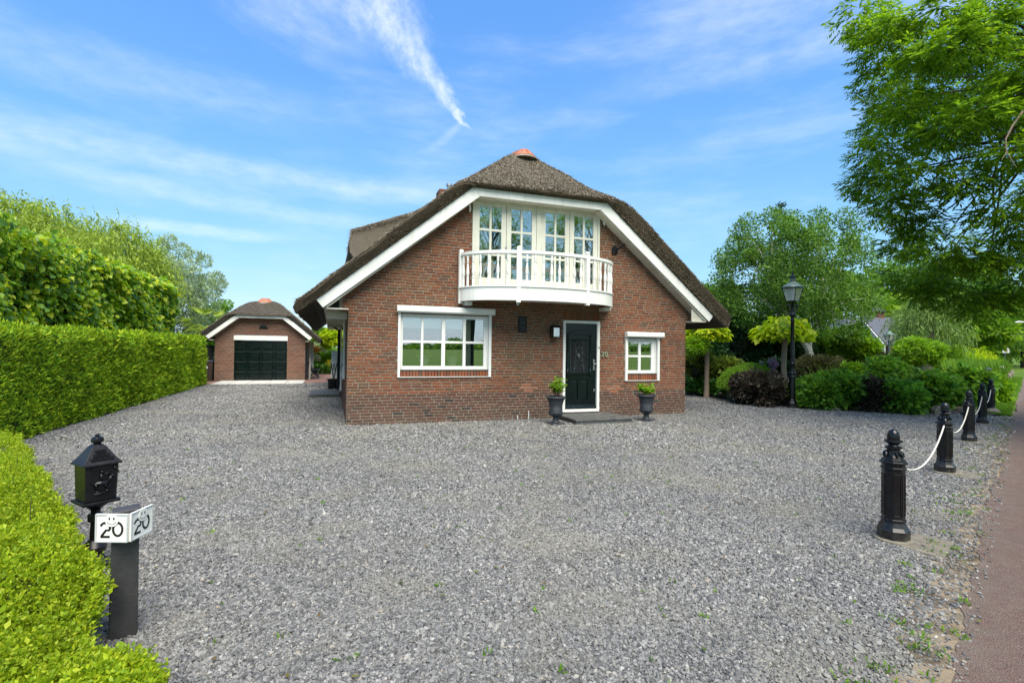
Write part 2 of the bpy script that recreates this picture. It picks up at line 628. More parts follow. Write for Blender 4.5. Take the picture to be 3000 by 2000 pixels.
M['thatch'] = thatchmat('weathered_thatch', (0.100, 0.084, 0.063), (0.235, 0.202, 0.153), (0.34, 0.305, 0.245))
M['thatch_cut'] = thatchmat('cut_thatch_edge', (0.060, 0.047, 0.032), (0.155, 0.122, 0.082), (0.25, 0.205, 0.14))
M['thatch_grey'] = thatchmat('grey_thatch', (0.050, 0.043, 0.036), (0.125, 0.108, 0.088), (0.20, 0.178, 0.145))
m_, nt_, out_ = newmat('straw')
g_ = N(nt_, 'ShaderNodeNewGeometry')
bsdf(nt_, out_, ramp(nt_, g_.outputs['Random Per Island'], [(0, (0.060, 0.047, 0.032)), (0.45, (0.18, 0.145, 0.10)), (0.8, (0.30, 0.262, 0.20)), (1, (0.39, 0.355, 0.285))]), 0.9, 0, 0.2)
M['straw'] = m_
m_, nt_, out_ = newmat('straw_dark')
g_ = N(nt_, 'ShaderNodeNewGeometry')
bsdf(nt_, out_, ramp(nt_, g_.outputs['Random Per Island'], [(0, (0.046, 0.036, 0.026)), (0.6, (0.135, 0.106, 0.072)), (1, (0.26, 0.21, 0.145))]), 0.9, 0, 0.2)
M['straw_dark'] = m_

M['brick'] = brickmat('red_brown_brick', [(0, (0.112, 0.038, 0.019)), (0.25, (0.175, 0.053, 0.022)), (0.5, (0.215, 0.069, 0.029)), (0.72, (0.160, 0.060, 0.030)), (0.9, (0.092, 0.051, 0.031)), (1, (0.245, 0.086, 0.034))])
M['brick_dark'] = brickmat('dark_plinth_brick', [(0, (0.085, 0.036, 0.027)), (0.35, (0.112, 0.044, 0.031)), (0.7, (0.076, 0.039, 0.031)), (0.9, (0.135, 0.052, 0.032)), (0.93, (0.022, 0.021, 0.022)), (1, (0.026, 0.024, 0.025))], 0.2)
M['brick_garage'] = brickmat('garage_brick', [(0, (0.125, 0.052, 0.034)), (0.4, (0.165, 0.068, 0.044)), (0.8, (0.19, 0.080, 0.050)), (1, (0.10, 0.05, 0.036))], 0.1)
M['brick_far'] = M['brick_garage']
M['brick_new'] = brickmat('replaced_orange_brick', [(0, (0.22, 0.07, 0.03)), (0.5, (0.34, 0.10, 0.04)), (1, (0.26, 0.15, 0.10))], 0.1)

# ================================================================== SETTING
def sheet(name, poly, z, mat, kind='structure', label=None, cat=None):
    mb = MB()
    mb.add([(x, y, z) for x, y in poly], [tuple(range(len(poly)))])
    o = mb.build(name, mat)
    o.data.polygons[0].use_smooth = False
    return tag(o, label, cat, None, kind)


def path_y(x):
    return 0.35 + 0.4706 * x


def drive_wear(nt, c):
    """dusty, damp and compacted zones of the drive"""
    c = mixc(nt, mrange(nt, noise(nt, 0.42, 4, 0.55), 0.36, 0.66, 0, 0.42), c, (0.095, 0.095, 0.092))
    return mixc(nt, mrange(nt, noise(nt, 0.8, 5, 0.6), 0.48, 0.68, 0, 0.5), c, (0.205, 0.192, 0.15))


# --- materials of the ground
m_, nt, out = newmat('field_grass')
c = mixc(nt, mrange(nt, noise(nt, 0.05, 5), 0.35, 0.65, 0, 1), (0.070, 0.130, 0.016), (0.110, 0.175, 0.024))
c = mixc(nt, mrange(nt, noise(nt, 8, 5), 0.4, 0.7, 0, 0.5), c, (0.035, 0.060, 0.012))
bsdf(nt, out, c, 0.95, 0, 0.1, noise(nt, 30), 0.6, 0.03)
M['field'] = m_

m_, nt, out = newmat('gravel_bed')
g = N(nt, 'ShaderNodeNewGeometry')
vo = N(nt, 'ShaderNodeTexVoronoi')
vo.inputs['Scale'].default_value = 34
vo.inputs['Randomness'].default_value = 1.0
nt.links.new(g.outputs['Position'], vo.inputs['Vector'])
sp = N(nt, 'ShaderNodeSeparateColor')
nt.links.new(vo.outputs['Color'], sp.inputs[0])
GREYS = [(0.0, (0.046, 0.046, 0.046)), (0.25, (0.105, 0.105, 0.102)), (0.5, (0.168, 0.166, 0.157)), (0.75, (0.225, 0.220, 0.207)), (0.90, (0.29, 0.282, 0.262)), (0.975, (0.42, 0.405, 0.365)), (1.0, (0.33, 0.275, 0.20))]
c = ramp(nt, sp.outputs[0], GREYS)
dirt = noise(nt, 1.3, 5, 0.65)
c = mixc(nt, mrange(nt, dirt, 0.52, 0.72, 0, 0.45), c, (0.085, 0.082, 0.050))
c = drive_wear(nt, c)
inv = mrange(nt, vo.outputs['Distance'], 0.0, 0.75, 1.0, 0.0)
c2 = mixc(nt, mrange(nt, vo.outputs['Distance'], 0.45, 0.8, 0, 0.45), c, (0.05, 0.05, 0.047))
bsdf(nt, out, c2, 0.8, 0, 0.3, inv, 1.0, 0.02)
M['gravel'] = m_

m_, nt, out = newmat('gravel_stone')
oi = N(nt, 'ShaderNodeObjectInfo')
c = ramp(nt, oi.outputs['Random'], GREYS)
c = mixc(nt, mrange(nt, noise(nt, 1.3, 5, 0.65), 0.54, 0.74, 0, 0.35), c, (0.11, 0.10, 0.062))
c = mixc(nt, mrange(nt, noise(nt, 160, 4, 0.7), 0.35, 0.7, 0, 0.4), c, (0.09, 0.09, 0.09))
c = drive_wear(nt, c)
bsdf(nt, out, c, 0.62, 0, 0.4, noise(nt, 220, 3), 0.3, 0.002)
M['stone'] = m_

m_, nt, out = newmat('red_asphalt')
g = N(nt, 'ShaderNodeNewGeometry')
vo = N(nt, 'ShaderNodeTexVoronoi')
vo.inputs['Scale'].default_value = 150
nt.links.new(g.outputs['Position'], vo.inputs['Vector'])
sp = N(nt, 'ShaderNodeSeparateColor')
nt.links.new(vo.outputs['Color'], sp.inputs[0])
c = ramp(nt, sp.outputs[0], [(0, (0.070, 0.040, 0.033)), (0.55, (0.125, 0.068, 0.055)), (0.94, (0.155, 0.090, 0.072)), (1, (0.25, 0.20, 0.165))])
c = mixc(nt, mrange(nt, noise(nt, 1.1, 5, 0.6), 0.40, 0.70, 0, 0.6), c, (0.115, 0.078, 0.065))
sp2 = N(nt, 'ShaderNodeSeparateXYZ')
nt.links.new(g.outputs['Position'], sp2.inputs[0])
ma = N(nt, 'ShaderNodeMath', operation='MULTIPLY_ADD')
nt.links.new(sp2.outputs[0], ma.inputs[0])
ma.inputs[1].default_value = -0.4706
nt.links.new(sp2.outputs[1], ma.inputs[2])
eg = mrange(nt, ma.outputs[0], -0.30, 0.32, 0.0, 0.8)       # grit washed on to the edge
mu = N(nt, 'ShaderNodeMath', operation='MULTIPLY')
nt.links.new(eg, mu.inputs[0])
nt.links.new(mrange(nt, noise(nt, 7, 6, 0.7), 0.3, 0.65, 0.1, 1), mu.inputs[1])
c = mixc(nt, mu.outputs[0], c, (0.165, 0.135, 0.105))
c = mixc(nt, mrange(nt, noise(nt, 2.6, 6, 0.7), 0.56, 0.70, 0, 0.45), c, (0.070, 0.052, 0.046))
bsdf(nt, out, c, 0.85, 0, 0.3, vo.outputs['Distance'], 0.9, 0.008)
M['asphalt'] = m_

m_, nt, out = newmat('sandy_verge')
c = ramp(nt, noise(nt, 3.2, 6, 0.65), [(0.36, (0.050, 0.042, 0.028)), (0.47, (0.105, 0.082, 0.055)), (0.57, (0.25, 0.195, 0.13)), (0.68, (0.15, 0.125, 0.09))])
bsdf(nt, out, c, 0.95, 0, 0.2, noise(nt, 90, 5, 0.7), 0.7, 0.01)
M['verge'] = m_

m_, nt, out = newmat('clay_paving')
g = N(nt, 'ShaderNodeNewGeometry')
bt = N(nt, 'ShaderNodeTexBrick')
bt.inputs['Scale'].default_value = 4.6
bt.inputs['Color1'].default_value = (0.20, 0.105, 0.075, 1)
bt.inputs['Color2'].default_value = (0.27, 0.16, 0.12, 1)
bt.inputs['Mortar'].default_value = (0.14, 0.11, 0.085, 1)
bt.inputs['Mortar Size'].default_value = 0.012
nt.links.new(g.outputs['Position'], bt.inputs['Vector'])
bsdf(nt, out, bt.outputs['Color'], 0.9, 0, 0.2, noise(nt, 60), 0.4, 0.01)
M['clay'] = m_


# --- sheets
tag(MB().add([(-3000, -3000, -0.03), (3000, -3000, -0.03), (3000, 3000, -0.03), (-3000, 3000, -0.03)], [(0, 1, 2, 3)]).build('ground', M['field']), kind='structure')
sheet('gravel_driveway', [(-9, path_y(-9)), (17.2, path_y(17.2)), (16.5, 8.6), (15.0, 9.45), (14.0, 9.8), (12.9, 11.0), (12.7, 11.9), (12.6, 13.4), (12.2, 15.3), (11.8, 26.5), (-5.4, 26.5), (-5.4, 8), (-9, 8)], 0.0, M['gravel'])
# the cycle path, its left edge uneven
pl = []
t = -40.0
while t < 150:
    j = 0.035 * math.sin(t * 1.1) + 0.02 * math.sin(t * 2.9 + 1) + 0.012 * math.sin(t * 9.3) + random.uniform(-0.012, 0.012)
    pl.append((t * 0.9048 - 0.4258 * j, 0.35 + t * 0.4258 + 0.9048 * j))
    t += 0.06 if 0 < t < 24 else 2.0
pr = [(x + 0.4258 * 2.7, y - 0.9048 * 2.7) for x, y in pl]
mb = MB()
n = len(pl)
mb.add([(x, y, 0.012) for x, y in pl] + [(x, y, 0.012) for x, y in pr], [(i, i + n, i + n + 1, i + 1) for i in range(n - 1)])
tag(mb.build('cycle_path', M['asphalt']), kind='structure')
# sandy strip between gravel and path
L_, R_ = [], []
t = 1.5
while t < 20.5:
    w = 0.34 + 0.17 * math.sin(t * 1.3) + 0.10 * math.sin(t * 3.1 + 2) + 0.04 * math.sin(t * 11) + random.uniform(-0.03, 0.03)
    cx, cy = t * 0.9048, 0.35 + t * 0.4258
    L_.append((cx - 0.4258 * w, cy + 0.9048 * w))
    R_.append((cx + 0.4258 * 0.12, cy - 0.9048 * 0.12))
    t += 0.07
n = len(L_)
mb = MB()
mb.add([(x, y, 0.006) for x, y in L_] + [(x, y, 0.006) for x, y in R_], [(i, i + n, i + n + 1, i + 1) for i in range(n - 1)])
tag(mb.build('sandy_verge', M['verge']), kind='structure')
sheet('garden_bed', [(12.2, 15.3), (12.6, 13.4), (12.7, 11.9), (12.9, 11.0), (14.0, 9.8), (15.0, 9.45), (16.5, 8.6), (17.4, 8.7), (19.2, 10.2), (30, 16.5), (44, 30), (40, 42), (11, 42)], 0.03, M['soil'])
sheet('grass_verge', [(17.2, path_y(17.2)), (120, path_y(120)), (118, path_y(118) + 6), (44, 26), (31, 17.5), (19.0, 10.3), (17.0, 8.8)], 0.004, M['field'])
sheet('brick_terrace', [(-1.1, 24.05), (0.5, 24.05), (0.5, 33.2), (-1.6, 33.2), (-1.6, 26.3), (-1.1, 26.3)], 0.008, M['clay'])
sheet('brick_strip', [(-5.2, 23.6), (-4.55, 23.6), (-4.72, 26.1), (-5.5, 26.1)], 0.006, M['clay'])

# pale concrete slabs in front of the garage
ap = tag(MB().box(-4.62, -1.10, 23.72, 25.98, -0.02, 0.012).build('garage_apron', M['conc2']), kind='structure')
xs = [-4.62, -3.95, -3.27, -2.55, -1.82, -1.10]
for i in range(5):
    mb = MB().box(xs[i] + 0.012, xs[i + 1] - 0.012, 23.70, 25.98, 0.0, 0.035 + 0.004 * (i % 2))
    mb.build('slab', M['concrete'], ap, bev=0.006)


# --- loose gravel: real stones over everything near enough to tell them apart
def house_hit(x, y):
    return (x > 0.34) & (x < 8.72) & (y > 11.05)


pts, scl = [], []
for d0, d1, size, dens in ((2.1, 3.4, 0.0078, 14500), (3.4, 5.4, 0.0082, 11000), (5.4, 8.2, 0.0096, 6000), (8.2, 13.5, 0.0130, 2300), (13.5, 18.5, 0.0165, 1500), (18.5, 26.0, 0.020, 900)):
    area = (d1 * d1 - d0 * d0) * 1.06
    k = int(area * dens)
    d = np.sqrt(rng.uniform(d0 * d0, d1 * d1, k))
    l = rng.uniform(-1.06, 1.06, k) * d
    x = l * math.cos(YAW) + d * math.sin(YAW)
    y = -l * math.sin(YAW) + d * math.cos(YAW)
    e = (y - path_y(x)) * 0.9048
    ok = (e > -0.10) & (y < np.where(x < -1.1, 23.7, 24.0)) & ~house_hit(x, y) & (x > -4.75)
    ok &= rng.uniform(0, 1, k) < np.clip((e + 0.06) / 0.55, 0.10, 1) * np.where(e < 0.0, 0.35, 1.0)
    ok &= ~((x > -0.62) & (x < 0.32) & (y > 17.15) & (y < 18.95))
    bed = (x > 12.1) & (y > 15.3) | (x > 12.5) & (y > 13.4) | (x > 12.75) & (y > 11.0) | (x > 14) & (y > 9.75) | (x > 15) & (y > 9.3) | (x > 16.5) & (y > 8.5) | (x > 17.0)
    step = (x > 4.98) & (x < 6.44) & (y > 9.93)
    ok &= ~bed & ~step
    ok &= ~((y - 2.25) * 0.45 + (x + 0.56) * 0.892 < -0.12) | (y > 8.6)
    x, y = x[ok], y[ok]
    k = len(x)
    s = size * np.exp(rng.normal(0, 0.30, k))
    z = rng.uniform(-0.003, 0.007, k) + s * 0.25 + np.where((y - path_y(x)) < 0.03, 0.010, 0.0)
    pts.append(np.stack([x, y, z], 1))
    scl.append(np.stack([s * rng.uniform(0.9, 1.35, k), s * rng.uniform(0.75, 1.1, k), s * rng.uniform(0.45, 0.8, k)], 1))
pts = np.concatenate(pts)
scl = np.concatenate(scl)
k = len(pts)
rot = np.stack([rng.normal(0, 0.38, k), rng.normal(0, 0.38, k), rng.uniform(0, 6.28, k)], 1)
me = bpy.data.meshes.new('gravel_stones')
me.vertices.add(k)
me.vertices.foreach_set('co', pts.astype(np.float32).ravel())
for nm, arr in (('stone_scale', scl), ('stone_turn', rot)):
    a = me.attributes.new(nm, 'FLOAT_VECTOR', 'POINT')
    a.data.foreach_set('vector', arr.astype(np.float32).ravel())
me.update()
me.materials.append(M['stone'])
gs = bpy.data.objects.new('gravel_stones', me)
COL.objects.link(gs)
tag(gs, 'loose grey gravel stones spread over the driveway', 'gravel', None, 'stuff')
ng = bpy.data.node_groups.new('scatter_gravel', 'GeometryNodeTree')
ng.interface.new_socket('Geometry', in_out='INPUT', socket_type='NodeSocketGeometry')
ng.interface.new_socket('Geometry', in_out='OUTPUT', socket_type='NodeSocketGeometry')
gi, go = ng.nodes.new('NodeGroupInput'), ng.nodes.new('NodeGroupOutput')
join = ng.nodes.new('GeometryNodeJoinGeometry')
for seed in (1.3, 7.7, 12.9):
    ico = ng.nodes.new('GeometryNodeMeshIcoSphere')
    ico.inputs['Radius'].default_value = 1.0
    ico.inputs['Subdivisions'].default_value = 1 if seed > 2 else 2
    pos = ng.nodes.new('GeometryNodeInputPosition')
    nz = ng.nodes.new('ShaderNodeTexNoise')
    nz.noise_dimensions = '4D'
    nz.inputs['Scale'].default_value = 0.9
    nz.inputs['Detail'].default_value = 1.5
    nz.inputs['W'].default_value = seed
    ng.links.new(pos.outputs[0], nz.inputs['Vector'])
    sub = ng.nodes.new('ShaderNodeVectorMath')
    sub.operation = 'SUBTRACT'
    sub.inputs[1].default_value = (0.5, 0.5, 0.5)
    ng.links.new(nz.outputs['Color'], sub.inputs[0])
    mul = ng.nodes.new('ShaderNodeVectorMath')
    mul.operation = 'SCALE'
    mul.inputs['Scale'].default_value = 2.6
    ng.links.new(sub.outputs[0], mul.inputs[0])
    sp_ = ng.nodes.new('GeometryNodeSetPosition')
    ng.links.new(ico.outputs['Mesh'], sp_.inputs['Geometry'])
    ng.links.new(mul.outputs[0], sp_.inputs['Offset'])
    g2i = ng.nodes.new('GeometryNodeGeometryToInstance')
    sm = ng.nodes.new('GeometryNodeSetMaterial')
    sm.inputs['Material'].default_value = M['stone']
    ng.links.new(sp_.outputs[0], sm.inputs['Geometry'])
    ng.links.new(sm.outputs[0], g2i.inputs[0])
    ng.links.new(g2i.outputs[0], join.inputs[0])
iop = ng.nodes.new('GeometryNodeInstanceOnPoints')
iop.inputs['Pick Instance'].default_value = True
ri = ng.nodes.new('FunctionNodeRandomValue')
ri.data_type = 'INT'
[s for s in ri.inputs if s.name == 'Min' and s.type == 'INT'][0].default_value = 0
[s for s in ri.inputs if s.name == 'Max' and s.type == 'INT'][0].default_value = 2
ng.links.new([s for s in ri.outputs if s.type == 'INT'][0], iop.inputs['Instance Index'])
for nm, dst in (('stone_scale', 'Scale'), ('stone_turn', 'Rotation')):
    na = ng.nodes.new('GeometryNodeInputNamedAttribute')
    na.data_type = 'FLOAT_VECTOR'
    na.inputs['Name'].default_value = nm
    src = [s for s in na.outputs if s.name == 'Attribute' and s.enabled][0]
    if dst == 'Rotation':
        e2r = ng.nodes.new('FunctionNodeEulerToRotation')
        ng.links.new(src, e2r.inputs[0])
        src = e2r.outputs[0]
    ng.links.new(src, iop.inputs[dst])
ng.links.new(gi.outputs[0], iop.inputs['Points'])
ng.links.new(join.outputs[0], iop.inputs['Instance'])
ng.links.new(iop.outputs[0], go.inputs[0])
md = gs.modifiers.new('scatter', 'NODES')
md.node_group = ng

# ================================================================== THE THATCHED HOUSE
XC, YF, HW = 4.51, 11.06, 4.19
HL = Matrix.Translation((-XC, -YF, 0))
house = thing('thatched_house', 'red brick house with thatched half-hip roof and white curved balcony', 'house', (XC, YF, 0))


def wpart(o, root=house, inv=HL):
    o.parent = root
    o.matrix_parent_inverse = inv
    return o


SL = 0.822                                   # tangent of the barge boards


def barge_top(ax):
    return min(5.13, 2.54 + (4.80 - ax) * SL)


def barge_low(ax):
    return min(4.95, 2.54 + (4.80 - ax) * SL - 0.259)


OPEN = [(1.335, 3.405, 0.985, 2.40), (5.19, 6.17, 0.13, 2.32), (6.885, 7.885, 0.86, 2.0), (2.93, 6.15, 2.70, 5.2)]


def spans(z0, z1, extra=0.0):
    zc = (z0 + z1) / 2
    if zc < 2.36:
        hw = HW
    else:
        hw = min(HW + 0.12, 4.80 - (zc + 0.259 - 2.54) / SL) + extra
    iv = [(XC - hw, XC + hw)]
    for (a, b, c0, c1) in OPEN:
        if c0 < zc < c1:
            nw = []
            for (p, q) in iv:
                if b <= p or a >= q:
                    nw.append((p, q))
                else:
                    if a > p:
                        nw.append((p, a))
                    if b < q:
                        nw.append((b, q))
            iv = nw
    return [(p, q) for p, q in iv if q - p > 0.02]


CH = 0.0633
JT = 0.0155                                   # mortar joint
wall_mb = MB()
for k in range(79):
    z0, z1 = k * CH, (k + 1) * CH
    if z0 > 4.98:
        break
    for p, q in spans(z0, z1, 0.06):
        wall_mb.box(p + 0.004, q - 0.004, YF + 0.009, YF + 0.22, z0, z1)
wall_mb.box(XC - HW + 0.009, XC - HW + 0.22, YF + 0.225, 24.0, 0, 2.55)
wall_mb.box(XC + HW - 0.22, XC + HW - 0.009, YF + 0.225, 24.0, 0, 2.55)
wall_mb.box(XC - HW + 0.23, XC + HW - 0.23, 23.8, 24.0, 0, 2.55)
wall = wpart(wall_mb.build('wall', M['mortar']))


def brick_verts(l, h, d, r):
    """one hand-made brick lying along x, front at y=0, slightly uneven, worn arrises"""
    j = lambda s: r.uniform(-s, s)
    e = 0.007
    back = [(0, d, 0), (l, d, 0), (l, d, h), (0, d, h)]
    mid = [(j(.002), 0.007, j(.002)), (l + j(.002), 0.007, j(.002)), (l + j(.002), 0.007, h + j(.002)), (j(.002), 0.007, h + j(.002))]
    fr = [(e + j(.003), j(.002), e + j(.003)), (l - e + j(.003), j(.002), e + j(.003)), (l - e + j(.003), j(.002), h - e + j(.003)), (e + j(.003), j(.002), h - e + j(.003))]
    return back + mid + fr


BF = [(4, 5, 1, 0), (5, 6, 2, 1), (6, 7, 3, 2), (7, 4, 0, 3), (8, 9, 5, 4), (9, 10, 6, 5), (10, 11, 7, 6), (11, 8, 4, 7), (8, 11, 10, 9)]
rb = random.Random(5)
bricks = []
prev = []
for k in range(79):
    z0, z1 = k * CH, (k + 1) * CH
    if z0 > 4.98:
        break
    sp_ = spans(z0, z1)
    if not sp_:
        continue
    xa, xb = XC - HW - 0.2, XC + HW + 0.2
    x = XC - HW - 0.22 - (0.0, 0.11, 0.055, 0.165)[k % 4]
    row = []
    while x < xb:
        l = 0.11 if rb.random() < 0.015 else 0.22
        row.append((x, x + l))
        x += l
    for (a, b) in row:
        for (p, q) in sp_:
            lo, hi = max(a, p), min(b, q)
            if hi - lo > 0.045:
                bricks.append((lo + JT / 2, hi - JT / 2 if hi < q - 1e-4 else hi, z0 + JT / 2 + rb.uniform(-0.002, 0.002), CH - JT, k))
# the 300 that show largest: lowest distance to the eye
dist = [((b[0] + b[1]) / 2) ** 2 + YF ** 2 + (b[2] - EYE) ** 2 for b in bricks]
big = [i for i in sorted(range(len(bricks)), key=lambda i: dist[i]) if bricks[i][1] - bricks[i][0] > 0.18][:300]
bigset = set(big)
variants = []
for v in range(8):
    me = bpy.data.meshes.new('brick')
    me.from_pydata(brick_verts(0.208, CH - JT, 0.09, rb), [], BF)
    me.update()
    variants.append(me)
vdark = []
for me in variants:
    m2 = me.copy()
    m2.materials.append(M['brick_dark'])
    vdark.append(m2)
    me.materials.append(M['brick'])
for i in big:
    x0, x1, z, h, k = bricks[i]
    o = bpy.data.objects.new('brick', rb.choice(vdark if k < 10 else variants))
    COL.objects.link(o)
    o.parent = wall
    o.location = (x0, YF + rb.uniform(-0.002, 0.002), z)
    o.scale = ((x1 - x0) / 0.208, 1, 1)
mbs = {0: MB(), 1: MB(), 2: MB()}
for i, (x0, x1, z, h, k) in enumerate(bricks):
    if i in bigset:
        continue
    dy = rb.uniform(-0.002, 0.002)
    key = 0 if k >= 10 else 1
    if (x0 - 6.48) ** 2 / 0.045 + (z - 0.66) ** 2 / 0.010 < 1 or (abs(x0 - 4.25) < 0.13 and abs(z - 0.72) < 0.14 and rb.random() < 0.5):
        key = 2
    mbs[key].add([(x0 + a, YF + b + dy, z + c) for a, b, c in brick_verts(x1 - x0, h, 0.09, rb)], BF)
# left side wall, first metres
for k in range(40):
    z0 = k * CH
    y = YF + 0.21 - (0.0 if k % 2 else 0.11)
    while y < YF + 7.5:
        y0, y1 = max(y, YF + 0.095), y + 0.208
        y += 0.22
        if y1 - y0 < 0.03:
            continue
        if z0 > 0.5 and (12.9 < y0 < 15.2 or 16.6 < y0 < 17.6) and z0 < 2.2:
            pass
        mbs[0 if k >= 10 else 1].add([(XC - HW + b, y1 - a, z0 + JT / 2 + c) for a, b, c in brick_verts(y1 - y0, CH - JT, 0.09, rb)], BF)
for key, nm in ((0, 'brick_facing'), (1, 'plinth_brick_facing'), (2, 'replaced_brick')):
    o = mbs[key].build(nm, M[('brick', 'brick_dark', 'brick_new')[key]], wall)
    o['kind'] = 'stuff'


# ---- barge boards, soffits
def board_seg(name, pts_, y0, y1, mat=None):
    o = MB().prism(pts_, y0, y1, 'y').build(name, mat or M['white'], bev=0.006)
    return wpart(o)


for s in (-1, 1):
    p = [(XC + s * 1.655, 5.125), (XC + s * 4.80, 2.54), (XC + s * 4.673, 2.386), (XC + s * 1.49, 4.947)]
    board_seg('barge_board', p, 10.745, 10.785)
    q = [(XC + s * 1.60, 5.09), (XC + s * 4.79, 2.468), (XC + s * 4.67, 2.395), (XC + s * 1.50, 4.985)]
    # sloping soffit between board and wall
    a, b = (XC + s * 1.49, 4.949), (XC + s * 4.60, 2.392)
    wpart(MB().prism([a, b, (b[0] + s * 0.02, b[1] + 0.022), (a[0] + s * 0.02, a[1] + 0.022)], 10.787, YF + 0.02, 'y').build('soffit_board', M['soffit']))
    # boxed eave along the side wall
    eb = MB()
    e0, e1 = sorted((XC + s * 4.62, XC + s * (HW - 0.002)))
    eb.box(e0, e1, 10.80, 23.9, 2.372, 2.392)
    if s > 0:
        eb.prism([(XC + s * 4.62, 2.394), (XC + s * HW, 2.394), (XC + s * HW, 2.74)], 10.83, 10.85, 'y')
    eb.prism([(XC + s * 4.62, 2.394), (XC + s * 4.66, 2.394), (XC + s * 4.64, 2.42)], 10.86, 23.9, 'y')
    wpart(eb.build('eave_box', M['soffit']))
board_seg('barge_board', [(XC - 1.651, 5.124), (XC + 1.651, 5.124), (XC + 1.488, 4.95), (XC - 1.488, 4.95)], 10.747, 10.783)
wpart(MB().box(XC - 1.50, XC + 1.50, 10.785, YF + 0.10, 4.965, 4.985).build('soffit_board', M['soffit']))
# purlin ends showing under the left eave
for y in (11.35, 12.4, 14.2, 16.0):
    wpart(MB().box(XC - HW - 0.42, XC - HW - 0.005, y, y + 0.10, 2.20, 2.37).build('rafter_end', M['soffit'], bev=0.005))


# ---- thatch
def hump(x, y):
    return 0.020 * math.sin(x * 2.1 + y * 0.7) + 0.016 * math.sin(x * 5.3 - y * 3.1 + 1) + 0.010 * math.sin(x * 11 + y * 9)


def smin(a, b, k):
    h = max(k - abs(a - b), 0) / k
    return min(a, b) - h * h * k * 0.25


def top_z(x, y):
    ax = math.sqrt(x * x + 0.10)
    main = 6.88 - 0.847 * ax + 0.15 * min(1.0, max(0.0, (x - 1.2) / 1.2))
    t = y - 10.60
    hip = 5.20 + 0.62 * t + 0.22 * t * t
    return smin(main, hip, 0.16)


U = np.concatenate([np.linspace(-5.17, -2.2, 26), np.linspace(-2.0, 2.0, 41), np.linspace(2.2, 5.25, 26)])
VV = [10.60, 10.615, 10.66, 10.74, 10.85, 11.0, 11.15, 11.3, 11.45, 11.6, 11.75, 11.9, 12.05, 12.2, 12.4, 12.8, 13.5, 14.5, 16, 18, 20, 22, 24.2]
verts, faces = [], []
nu, nv = len(U), len(VV)
drop = {0: 0.07, 1: 0.035, 2: 0.012}


def vbot(x):
    return min(5.135, 2.545 + (4.80 - abs(x)) * SL)


ids = {}


def addv(p):
    verts.append(p)
    return len(verts) - 1


for j, y in enumerate(VV):
    for i, x in enumerate(U):
        z = top_z(x, y) + (hump(x, y) if j > 1 else hump(x, 10.64)) - drop.get(j, 0)
        ids['t', i, j] = addv((XC + x, y + 0.012 * math.sin(x * 7), max(z, vbot(x) + 0.03)))
for j, y in enumerate(VV):
    for i, x in enumerate(U):
        yy = max(y, 10.74) if j < 4 else y
        zz = vbot(x * 0.985) - (0.0 if j < 4 else 0.0)
        ids['b', i, j] = addv((XC + x * 0.985, 10.72 + 0.004 * j if j < 4 else y, zz))
for j in range(nv - 1):
    for i in range(nu - 1):
        faces.append((ids['t', i, j], ids['t', i + 1, j], ids['t', i + 1, j + 1], ids['t', i, j + 1]))
        faces.append((ids['b', i, j], ids['b', i, j + 1], ids['b', i + 1, j + 1], ids['b', i + 1, j]))
for i in range(nu - 1):
    faces.append((ids['t', i, 0], ids['b', i, 0], ids['b', i + 1, 0], ids['t', i + 1, 0]))
    faces.append((ids['t', i, nv - 1], ids['t', i + 1, nv - 1], ids['b', i + 1, nv - 1], ids['b', i, nv - 1]))
for e, s in ((0, -1), (nu - 1, 1)):
    pr_ = None
    for j, y in enumerate(VV):
        a = addv((XC + s * 5.215, verts[ids['t', e, j]][1] + (0.05 if j == 0 else 0), 2.36 + 0.012 * math.sin(y * 5)))
        b = addv((XC + s * 5.16, verts[ids['t', e, j]][1] + (0.08 if j == 0 else 0), 2.26 + 0.015 * math.sin(y * 4)))
        if pr_:
            t0, a0, b0, c0 = pr_
            faces += [(t0, ids['t', e, j], a, a0), (a0, a, b, b0), (b0, b, ids['b', e, j], c0)]
        else:
            faces += [(ids['t', e, 0], a, b, ids['b', e, 0])]
        pr_ = (ids['t', e, j], a, b, ids['b', e, j])
me = bpy.data.meshes.new('roof')
me.from_pydata(verts, [], faces)
roof = wpart(finish('roof', me, M['thatch'], None, True))
me.materials.append(M['thatch_cut'])
for p in me.polygons:
    c = p.center
    if c.y < 10.76 and p.normal.y < -0.55 or (abs(c.x - XC) > 4.9 and p.normal.z < 0.1):
        p.material_index = 1

# dormer on the left slope
dm = MB()
prof = [(2.75, 5.72), (2.0, 5.45), (1.3, 5.18), (0.80, 4.97), (0.58, 4.87), (0.47, 4.74), (0.41, 4.45), (0.43, 4.20), (0.55, 4.05), (0.95, 3.72), (2.7, 4.30)]
ys = [14.85, 15.2, 15.7, 16.2, 17.1, 18.1, 18.7]
dz = [-0.03, 0.0, 0.01, 0.02, 0.02, 0.0, -0.10]
v, f = [], []
npf = len(prof)
for j, y in enumerate(ys):
    for i, (x, z) in enumerate(prof):
        lean = (4.9 - z) * -0.35 if j == 0 else 0
        v.append((x + 0.015 * math.sin(y * 9 + i), y + min(0, lean), z + dz[j] * (1 if i < 6 else 0.2) + 0.012 * math.sin(x * 8 + y * 5)))
for j in range(len(ys) - 1):
    for i in range(npf):
        f.append((j * npf + i, j * npf + (i + 1) % npf, (j + 1) * npf + (i + 1) % npf, (j + 1) * npf + i))
f.append(tuple(range(npf)))
f.append(tuple((len(ys) - 1) * npf + i for i in range(npf - 1, -1, -1)))
dm.add(v, f)
dormer = wpart(dm.build('dormer', M['thatch'], smooth=True))
dormer.data.materials.append(M['thatch_cut'])
for p in dormer.data.polygons:
    if p.normal.x < -0.75:
        p.material_index = 1


